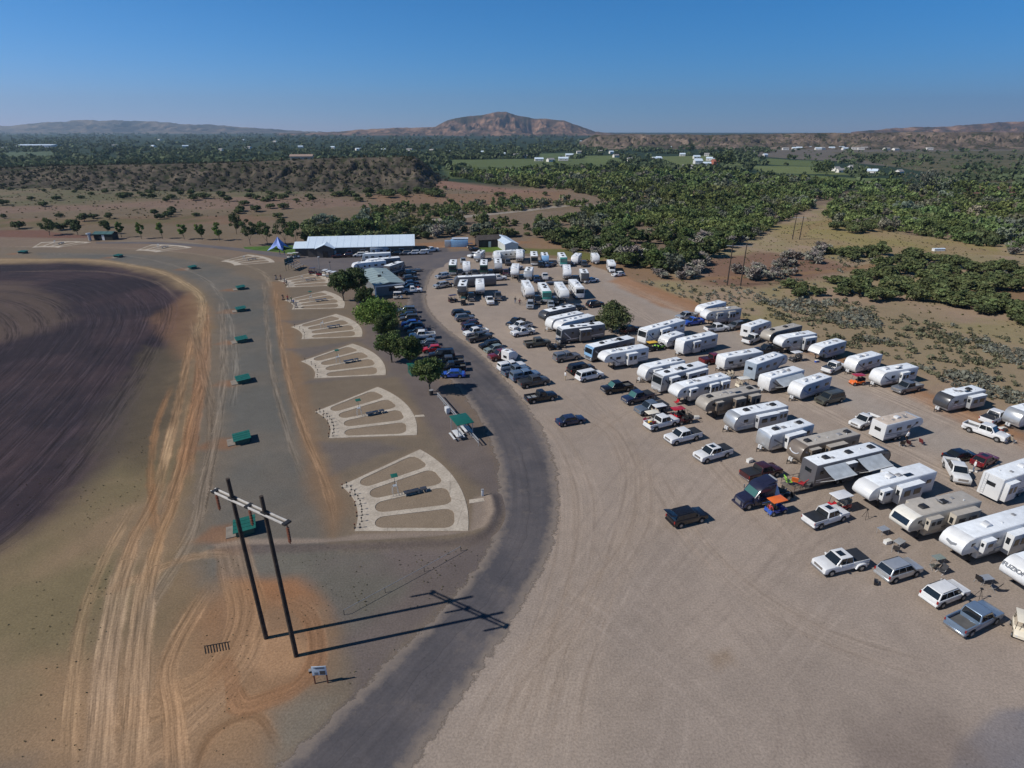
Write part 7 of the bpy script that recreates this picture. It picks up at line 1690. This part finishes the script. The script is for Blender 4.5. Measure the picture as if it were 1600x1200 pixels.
# ------------------------------------------------------------------ cars, pickups
# lot column by the road
V('suv', 'black', (706, 497), (738, 494), 'R', 'black suv at the top of the car column by the road edge', rack=True)
V('suv', 'grey', (714, 504), (741, 501), 'R', 'grey suv just below the topmost black one by the road edge')
V('hatch', 'darkred', (721, 513), (752, 509), 'L', 'dark maroon car in the upper road edge cluster')
V('suv', 'navy', (725, 521), (755, 517), 'R', 'navy suv just above the white pickup by the road edge')
V('crew', 'white', (729, 529), (764, 523), 'L', 'white pickup in the upper road edge cluster')
V('crew', 'charcoal', (737, 537), (767, 531), 'R', 'charcoal pickup at the bottom of the upper road edge cluster')
V('suv', 'black', (756, 548), (781, 544), 'L', 'black car at the top of the second road edge cluster')
V('hatch', 'sage', (763, 554), (788, 549), 'L', 'pale green car between the black one and the maroon pickup')
V('crew', 'maroon', (770, 566), (805, 559), 'L', 'maroon pickup with stickers on its windscreen')
RVP('cargo', (797, 569), (809, 565), 'R', 'narrow white box trailer standing between the maroon and the white pickup', L=2.4, decal=0, acs=(), extras=False, H=2.5)
V('ext', 'white', (784, 584), (821, 577), 'R', 'white pickup with a long white canopy by the road edge', canopy='white')
V('ext', 'slate', (794, 591), (825, 584), 'R', 'steel blue pickup half hidden behind the white canopy pickup', bedcol='navy')
V('crew', 'steel', (805, 599), (842, 592), 'R', 'grey-blue pickup with a canopy above the charcoal pickup', canopy='slate')
V('crew', 'charcoal', (820, 608), (854, 602), 'R', 'charcoal pickup at the bottom of the second road edge cluster', cover=1)
V('ext', 'black', (830, 632), (866, 626), 'R', 'black pickup alone with a pale open bed, above the dark sedan', bedcol='silver')
V('sedan', 'navy', (875, 669), (915, 662), 'R', 'dark navy sedan alone in the open lot')
V('suv', 'black', (1056, 828), (1103, 816), 'R', 'black suv alone in the front lot with its tailgate raised', gate=True)
# upper middle
V('ext', 'black', (797, 515), (824, 504), 'L', 'black pickup farthest of the three left of the four rigs')
V('crew', 'white', (801, 520), (834, 512), 'L', 'white pickup in the middle of the three left of the four rigs', cover=1)
V('ext', 'white', (804, 528), (835, 523), 'L', 'white extended cab pickup nearest of the three left of the four rigs')
V('crew', 'olive', (823, 545), (860, 541), 'R', 'dark olive crew cab pickup beside the dark buggies')
V('ext', 'grey', (871, 568), (906, 562), 'R', 'grey pickup with a grey canopy left of the bus shaped motorhome', canopy='grey')
V('suvbig', 'black', (892, 588), (930, 581), 'R', 'black jeep with a spare wheel behind the white suv')
V('suvbig', 'white', (907, 599), (943, 591), 'R', 'white suv with dark glass below the black jeep', rack=True)
V('crew', 'black', (947, 618), (988, 611), 'L', 'black pickup with a green tinted windscreen', wind=1)
V('crew', 'navy', (980, 635), (1022, 625), 'L', 'near black pickup with a chrome grille, second in the slanting row', wind=1, cover=1)
V('crew', 'slate', (1001, 652), (1044, 642), 'L', 'slate grey pickup with a dark bed beside the golf carts', cover=1)
V('crew', 'white', (1018, 676), (1059, 665), 'R', 'white pickup with coolers and gear in its open bed', load=True)
V('crew', 'white', (1050, 698), (1095, 687), 'L', 'white pickup with a black bed cover and plain roof, above the one with a sunroof', cover=1)
V('crew', 'white', (1092, 728), (1148, 712), 'L', 'white pickup with a sunroof and black bed cover above the maroon-black pickup', cover=1, sunroof=True)
V('crew', 'darkred', (1170, 757), (1221, 744), 'R', 'very dark maroon pickup beside the blue nosed tractor truck', cover=1)
semi((1163, 801), (1240, 783), 'dark blue tractor truck with light blue fairings and an empty coupling')
V('crew', 'white', (1271, 831), (1325, 813), 'R', 'white pickup with black bed cover and sunroof seen from behind', cover=1, sunroof=True)
V('crew', 'white', (1287, 904), (1355, 888), 'L', 'white dual rear wheel pickup with sunroof, leftmost of the front row', cover=1, dual=True, sunroof=True)
V('suv', 'silver', (1390, 915), (1438, 900), 'R', 'silver suv with a dark rear window, second in the front row', rack=True)
V('suv', 'white', (1463, 955), (1512, 936), 'R', 'pearl white suv with black roof rails in front of the blue-grey pickup', rack=True)
V('crew', 'steel', (1505, 1001), (1563, 972), 'R', 'blue-grey pickup with an open empty bed, nearest the camera')
# right hand side
V('crew', 'white', (1549, 668), (1575, 656), 'R', 'white pickup seen from behind with a black open bed, upper of two at the right', cover=1)
V('crew', 'white', (1508, 674), (1559, 692), 'R', 'white crew cab pickup pointing down to the right', bedcol='black')
V('sedan', 'black', (1486, 726), (1529, 719), 'R', 'black car behind the white pickup that faces the camera')
V('crew', 'white', (1502, 760), (1484, 730), 'F', 'white pickup facing the camera beside the black car')
V('hatch', 'maroon', (1532, 737), (1564, 722), 'R', 'small red car with a glass roof behind the large white fifth wheel', sunroof=True)
V('ext', 'white', (1343, 674), (1373, 662), 'L', 'white pickup peeking out behind the beige roofed fifth wheel')
V('crew', 'grey', (1407, 618), (1440, 611), 'L', 'grey open bed pickup beside the white trailer at the grass edge', bedcol='silver')
V('suvbig', 'olive', (1286, 636), (1319, 628), 'L', 'black suv below the blue-grey trailer of the second column')
V('crew', 'white', (1297, 587), (1319, 577), 'R', 'pickup with a white cab and a dark open bed behind the short white trailer', bedcol='black', cover='charcoal')
V('crew', 'black', (1191, 555), (1217, 553), 'L', 'black pickup left of the small white roofed cart', cover=1)
V('crew', 'white', (1172, 540), (1190, 533), 'R', 'white pickup with a black bed cover behind the taupe roofed trailer', cover=1)
V('crew', 'white', (1105, 521.5), (1140, 518), 'R', 'white pickup with a dark bed below the grey trailer', cover=1)
V('suv', 'grey', (1142, 518), (1166, 512), 'L', 'grey suv parked behind the pickup below the grey trailer')
V('ext', 'blue', (1072, 511), (1100, 507), 'L', 'blue pickup at the nose of the topmost grass side trailers')
V('crew', 'silver', (1060, 503), (1092, 498), 'L', 'silver pickup left of the blue one at the top of the grass side column')
V('crew', 'maroon', (1101, 572), (1136, 567), 'R', 'dark maroon pickup left of the flat nosed white trailer', cover='darkred')
V('suv', 'darkred', (974, 525), (1002, 517), 'R', 'dark maroon suv in the shade behind the lone lot tree')
# far group cars
for (a, b, d, k_, c_, lb) in [
    ((767, 478), (762, 466), 'F', 'ext', 'white', 'white pickup facing the camera just below the white nose-on rig'),
    ((828, 484), (829, 476), 'F', 'suv', 'silver', 'silver suv facing the camera below the four nose-on rigs, left'),
    ((861, 483), (860, 476), 'F', 'hatch', 'silver', 'small silver car facing the camera below the green windscreen motorhome'),
    ((875, 485), (892, 484), 'L', 'sedan', 'black', 'black car left of two below the nose-on rigs'),
    ((893, 486), (911, 485), 'L', 'sedan', 'charcoal', 'charcoal car right of the black car below the nose-on rigs'),
    ((923, 482), (942, 479), 'R', 'suv', 'black', 'black suv at the right of the four nose-on rigs'),
    ((684, 452), (700, 449), 'L', 'suv', 'silver', 'silver suv by the road, lower of two left of the far group'),
    ((686, 437), (702, 434), 'L', 'suv', 'silver', 'silver suv by the road, upper of two left of the far group'),
    ((724, 414), (723, 406), 'F', 'ext', 'silver', 'pale pickup facing the camera above the far middle row'),
    ((736, 404), (752, 401), 'L', 'ext', 'white', 'white pickup behind the slanting grey nosed trailer'),
    ((734, 393), (749, 393), 'L', 'sedan', 'black', 'black car at the far edge of the asphalt near the lawn strip'),
    ((801, 425), (818, 420), 'R', 'ext', 'white', 'white pickup at the head of the far middle row'),
    ((772, 439.5), (786, 438.5), 'R', 'ext', 'white', 'white pickup at the end of the long black trailer'),
    ((852, 439), (850, 427), 'B', 'ext', 'white', 'white pickup seen from behind in front of the far right rigs'),
    ((921, 443), (935, 440), 'R', 'sedan', 'white', 'white car at the right end of the far group'),
    ((857, 419), (870, 416), 'L', 'sedan', 'navy', 'dark blue car beside the light blue roofed trailer'),
    ((960, 433.5), (977, 431.5), 'L', 'hatch', 'white', 'small white car standing alone at the woodland edge'),
    ((668, 395), (684, 393), 'L', 'crew', 'white', 'white pickup alone on the asphalt right of the hall'),
    ((654, 398.5), (667, 398), 'L', 'suv', 'white', 'white car at the right end of the row along the hall'),
    ((641, 399), (653, 398.5), 'L', 'suv', 'white', 'white car in the middle of the row along the hall'),
    ((628, 399.5), (640, 399), 'L', 'suv', 'grey', 'grey car in the row along the hall'),
    ((613, 400), (625, 399.5), 'L', 'suv', 'black', 'black car in the row along the hall'),
    ((568, 402), (580, 401.5), 'L', 'ext', 'white', 'white pickup beside the blue sided camper at the hall'),
    ((556, 402.5), (568, 402), 'L', 'suv', 'white', 'white suv left of the white pickup at the hall'),
    ((536, 403), (550, 402.5), 'L', 'suv', 'darkred', 'dark red suv at the dark wall of the hall'),
    ((521, 404), (535, 403), 'L', 'hatch', 'darkred', 'dark red car left of the dark red suv at the hall'),
    # cars beside the green roofed building
    ((628, 433), (648, 431), 'R', 'crew', 'black', 'black pickup uppermost beside the green roofed building'),
    ((632, 440), (652, 438), 'R', 'suv', 'charcoal', 'charcoal suv second from the top beside the green roofed building'),
    ((634, 447), (654, 445), 'R', 'sedan', 'navy', 'navy car third from the top beside the green roofed building'),
    ((635, 453), (656, 451), 'R', 'sedan', 'black', 'black car fourth from the top beside the green roofed building'),
    ((634, 459), (655, 458), 'R', 'ext', 'white', 'white pickup lowest beside the green roofed building')]:
    V(k_, c_, a, b, d, lb)
for (u, v, k_, c_, lb) in [
    (719, 433, 'crew', 'black', 'black pickup right of the dark fronted motorhome in the far middle row'), (742, 433.5, 'crew', 'charcoal', 'charcoal pickup right of the squat white trailer in the far middle row'),
    (767, 433, 'suv', 'black', 'black suv left of the grey nosed rig in the far middle row'), (791, 433, 'crew', 'darkred', 'dark red pickup right of the grey nosed rig in the far middle row'),
    (815, 442, 'crew', 'black', 'black pickup between the white rounded rig and the slanting silver trailer'), (839, 443, 'suv', 'navy', 'navy suv right of the slanting silver trailer in the far middle row'),
    (899, 443.5, 'crew', 'black', 'black pickup right of the white rig above the flatbed trailer'), (845, 419, 'suv', 'black', 'black suv right of the brown nosed rig at the far top row'),
    (913, 418, 'suv', 'charcoal', 'charcoal suv right of the short plain white trailer at the far top'), (794, 416, 'crew', 'charcoal', 'charcoal pickup between the two white rigs at the far top'),
    (737, 472, 'crew', 'black', 'black pickup between the black sided rig and the white nose-on rig'), (779, 471, 'crew', 'charcoal', 'charcoal pickup right of the white pickup below the nose-on white rig'),
    (841, 477, 'crew', 'black', 'black pickup between the first two of the four nose-on rigs'), (868, 478.5, 'suv', 'black', 'black suv between the second and third of the four nose-on rigs')]:
    V(k_, c_, (u, v), (u - 2, v - 8), 'F', lb)
# the shaded car park along the trees
for (a, b, d, k_, c_, lb) in [
    ((622, 491), (650, 490), 'L', 'suv', 'slate', 'slate suv at the top of the tree lined parking row'),
    ((624, 498.5), (653, 497), 'L', 'sedan', 'black', 'black car second in the tree lined parking row'),
    ((625, 504.5), (656, 503), 'L', 'suv', 'charcoal', 'charcoal suv third in the tree lined parking row'),
    ((628, 511.5), (658, 509.5), 'L', 'sedan', 'blue', 'blue car fourth in the tree lined parking row'),
    ((632, 518.5), (664, 516.5), 'L', 'suv', 'navy', 'navy suv fifth in the tree lined parking row'),
    ((637, 524.5), (668, 523), 'L', 'sedan', 'charcoal', 'charcoal car just above the white pickup under the trees'),
    ((643, 532), (678, 530), 'L', 'crew', 'white', 'white pickup parked under the trees, the only white one there'),
    ((655, 543), (684, 541), 'L', 'hatch', 'slate', 'dark grey car between the white pickup and the red hatchback'),
    ((662, 553), (690, 551), 'L', 'hatch', 'red', 'bright red hatchback under the trees'),
    ((673, 563), (709, 561), 'L', 'suvbig', 'black', 'black suv just below the bright red hatchback'),
    ((682, 574), (723, 572), 'L', 'crew', 'charcoal', 'charcoal pickup above the blue sedan under the trees'),
    ((688, 583), (724, 581), 'L', 'ext', 'black', 'low black pickup directly above the blue sedan'),
    ((691, 592), (724, 591.5), 'L', 'sedan', 'blue', 'bright blue sedan at the bottom of the tree lined row')]:
    V(k_, c_, a, b, d, lb)

# carts and buggies
golf_cart((1029, 650), 20, 'golf cart with a white roof beside the slate grey pickup', 'white', 'charcoal')
golf_cart((1017, 661), 200, 'golf cart with a tan roof behind the white pickup carrying coolers', 'cream', 'maroon')
golf_cart((1057, 655), 200, 'red buggy under a bright red roof at the nose of the long white fifth wheel', 'red', 'red', utv=True)
golf_cart((1068, 661), 200, 'dark red roofless buggy in front of the brown fifth wheel', 'red', 'darkred', utv=True, roofless=True)
golf_cart((1135, 591), 190, 'roofless cream golf cart below the flat nosed white trailer', 'white', 'cream', roofless=True)
golf_cart((1160, 606), 15, 'cream golf cart with a white roof at the nose of the backed fifth wheel', 'offwhite', 'cream')
golf_cart((1242, 564), 200, 'white roofed golf cart alone between the white rigs of the grass side column', 'white', 'charcoal')
golf_cart((1338, 601), 190, 'orange-red buggy with a red roof alone near the short white trailer', 'red', 'orange', utv=True)
golf_cart((1211, 801), 20, 'blue buggy under a bright orange roof beside the tractor truck', 'orange', 'blue', utv=True)
golf_cart((1308, 797), 200, 'white covered golf cart with a red nose in front of the toy hauler', 'white', 'red', sc=1.15)
golf_cart((1592, 990), 235, 'cream golf cart with a cream roof at the right edge', 'cream', 'cream')
golf_cart((1018, 548), 20, 'buggy with a yellow roof in front of the white motorhome', 'yellow', 'charcoal', utv=True)
golf_cart((1030, 545), 200, 'lime buggy beside the yellow roofed one', 'lime', 'lime', utv=True, roofless=True)
golf_cart((864, 546), 10, 'black roofless buggy right of the dark olive pickup', 'black', 'black', utv=True, roofless=True)
golf_cart((875, 543), 190, 'dark buggy with a black roof farther right of the dark olive pickup', 'black', 'charcoal', utv=True)
golf_cart((703, 447), 30, 'dark buggy between the two silver suvs by the road', 'black', 'darkred', utv=True)
golf_cart((708, 472), 30, 'rusty red buggy left of the black sided rig', 'darkred', 'darkred', utv=True)
golf_cart((724, 476), 100, 'dark green roofed buggy just in front of the black sided rig', 'green', 'black', utv=True)
golf_cart((735, 388), 20, 'dark buggy beside the light blue stall', 'black', 'tan', utv=True)
golf_cart((489, 428), 10, 'dark red buggy left of the slim light pole', 'darkred', 'maroon', utv=True)
golf_cart((501, 431), 10, 'bright red roofless buggy right under the slim light pole', 'red', 'red', utv=True, roofless=True)
golf_cart((509, 431), 80, 'white golf cart right of the bright red buggy', 'white', 'white')
golf_cart((515, 433), 80, 'white golf cart second right of the bright red buggy', 'white', 'grey')
golf_cart((522, 434), 80, 'white roofed red golf cart at the end of the buggy row', 'white', 'red')
golf_cart((455, 404), 0, 'white roofed cart left of two behind the bleachers', 'white', 'offwhite')
golf_cart((463, 403), 0, 'white roofed cart right of two behind the bleachers', 'white', 'white')
golf_cart((895, 486.5), 20, 'pale cart among the dark cars below the nose-on rigs', 'tan', 'tan', roofless=True)
golf_cart((622, 467), 5, 'white golf cart in front of the green roofed building', 'white', 'offwhite')
# people
for q, rz, lb, sh, tr, po, ht in [
    ((432, 437), 190, 'person in dark clothes, leftmost shooter on the sixth fan', 'black', 'jeans', 'aim', 'black'),
    ((439.5, 438), 190, 'person in maroon, second from the left on the sixth fan', 'maroon', 'navy', 'aim', None),
    ((445, 442.5), 190, 'person in grey, third from the left on the sixth fan', 'grey', 'black', 'aim', 'red'),
    ((448.5, 446), 190, 'person in navy, nearest shooter on the sixth fan', 'navy', 'black', 'aim', 'black'),
    ((443, 469), 190, 'person in black, leftmost shooter on the fifth fan', 'black', 'navy', 'aim', 'black'),
    ((450.5, 471), 190, 'person in red vest, second shooter on the fifth fan', 'red', 'navy', 'aim', None),
    ((456, 473.5), 190, 'person in dark green, third shooter on the fifth fan', 'green', 'black', 'aim', 'tan'),
    ((459.5, 477.5), 190, 'person in blue, fourth shooter on the fifth fan', 'blue', 'black', 'aim', None),
    ((463.5, 481), 190, 'person in grey shirt, nearest shooter on the fifth fan', 'grey', 'navy', 'aim', 'black'),
    ((517, 445), 40, 'person in black standing left at the right end of the sixth fan', 'black', 'black', 'stand', None),
    ((523, 448), 120, 'person in maroon standing right at the end of the sixth fan', 'maroon', 'black', 'stand', 'black'),
    ((437.5, 398), 0, 'person in navy standing at the lawn edge by the star tent', 'navy', 'jeans', 'stand', None),
    ((445, 399), 90, 'person in black walking at the lawn edge by the star tent', 'black', 'jeans', 'walk', None),
    ((654, 456), 270, 'person in red walking on the road beside the green roofed building', 'red', 'navy', 'walk', None),
    ((883, 594), 10, 'person in a white shirt standing behind the black jeep', 'white', 'tan', 'stand', None),
    ((1520, 737), 150, 'person in a white shirt and jeans standing beside the black car', 'white', 'jeans', 'stand', 'white'),
    ((1567, 683), 200, 'person in dark clothes by the silver nosed trailer', 'black', 'navy', 'stand', None),
    ((805, 474), 60, 'person in black left of the leftmost nose-on rig', 'black', 'jeans', 'stand', None),
    ((812, 477), 90, 'person in maroon beside the leftmost nose-on rig', 'maroon', 'black', 'stand', None),
    ((1416, 690), 120, 'person in a white top sitting area by the beige roofed fifth wheel', 'white', 'black', 'stand', None),
    ((1201, 806), 30, 'person in red beside the orange roofed buggy', 'red', 'blue', 'stand', None)]:
    person(q, rz, lb, sh, tr, po, ht)
# camping gear
table((1378, 834), 20, 'small camp table with gear left of the tan roofed fifth wheel'); cooler((1386, 849), 20, 'white cooler on the gravel below the tan roofed fifth wheel nose'); table((1403, 854), 30, 'low folding table below the tan roofed fifth wheel', 'silver', 1.2); chair((1398, 862), 60, 'dark folding chair below the tan roofed fifth wheel')
table((1464, 879), 15, 'camp table under the nose of the very long white fifth wheel', 'sage'); chair((1457, 889), 100, 'olive camp chair left of the table under the long white rig', 'olive'); chair((1469, 896), 200, 'charcoal camp chair below the table under the long white rig'); cooler((1474, 891), 40, 'grey cooler beside the chairs under the long white rig', 'grey')
table((1538, 911), 10, 'white camp table between the two right edge fifth wheels'); chair((1529, 910), 30, 'black camp chair left of the white camp table', 'black'); chair((1552, 922), 120, 'black chair right of the white camp table, by the lettered rig', 'black')
chair((1420, 697), 30, 'dark lounge chair left of two by the beige roofed fifth wheel', 'darkred'); chair((1440, 695), 20, 'dark red lounge chair right of two by the beige roofed fifth wheel', 'maroon'); chair((1408, 697), 70, 'black camp chair in the shade of the beige roofed fifth wheel', 'black')
cooler((1368, 912), 60, 'small black bag lying behind the silver suv', 'black', .8); cooler((1564, 674), 10, 'red box by the silver nosed trailer', 'red', 1.4); cooler((1571, 690), 50, 'white cooler by the silver nosed trailer', 'white'); chair((1582, 692), 0, 'folding chair in front of the silver nosed trailer', 'tan')
cooler((1088, 654), 0, 'white bucket shaped cooler left of the brown fifth wheel nose', 'white'); cooler((1171, 722), 30, 'white box at the hitch of the faceted white trailer', 'white', 1.1); cooler((923, 575), 0, 'small red box in front of the bus shaped motorhome', 'red', .8)
chair((1056, 632), 200, 'red camp chair at the nose of the long white fifth wheel', 'red'); chair((1022, 618), 200, 'brown camp chair left of the big windscreen motorhome', 'brown'); cooler((1276, 566), 20, 'small blue mat box in front of the blue sided white trailer', 'blue', 1.0)
for k, (q, lb) in enumerate((((1352, 810), 'low dark jack stand left under the white rounded fifth wheel'), ((1528, 936), 'black tripod stand in front of the lettered rig'))):
    e = empty('tripod_stand', at(*q), 0, lb, 'tripod', 'stands on the gravel'); ob('leg_frame', MB().tube((0, 0, 1.2), (.4, 0, 0), .02, n=5).tube((0, 0, 1.2), (-.2, .35, 0), .02, n=5).tube((0, 0, 1.2), (-.2, -.35, 0), .02, n=5).me('leg_frame'), M_blk, e); ob('head', MB().box((0, 0, 1.25), (.2, .2, .12)).me('head'), M_blk, e)

# ------------------------------------------------------------------ haze
hb = MB().box((0, 0, 350), (30000, 30000, 730))
hz = ob('haze', hb, None); tag(hz, kind='stuff')
hm = bpy.data.materials.new('haze'); hm.use_nodes = True; N_ = hm.node_tree.nodes; N_.clear()
o_ = N_.new('ShaderNodeOutputMaterial'); pv = N_.new('ShaderNodeVolumePrincipled')
pv.inputs['Color'].default_value = (.56, .77, 1.0, 1); pv.inputs['Density'].default_value = 7.5e-5; pv.inputs['Anisotropy'].default_value = .3
hm.node_tree.links.new(pv.outputs[0], o_.inputs['Volume'])
hz.data.materials.clear(); hz.data.materials.append(hm)
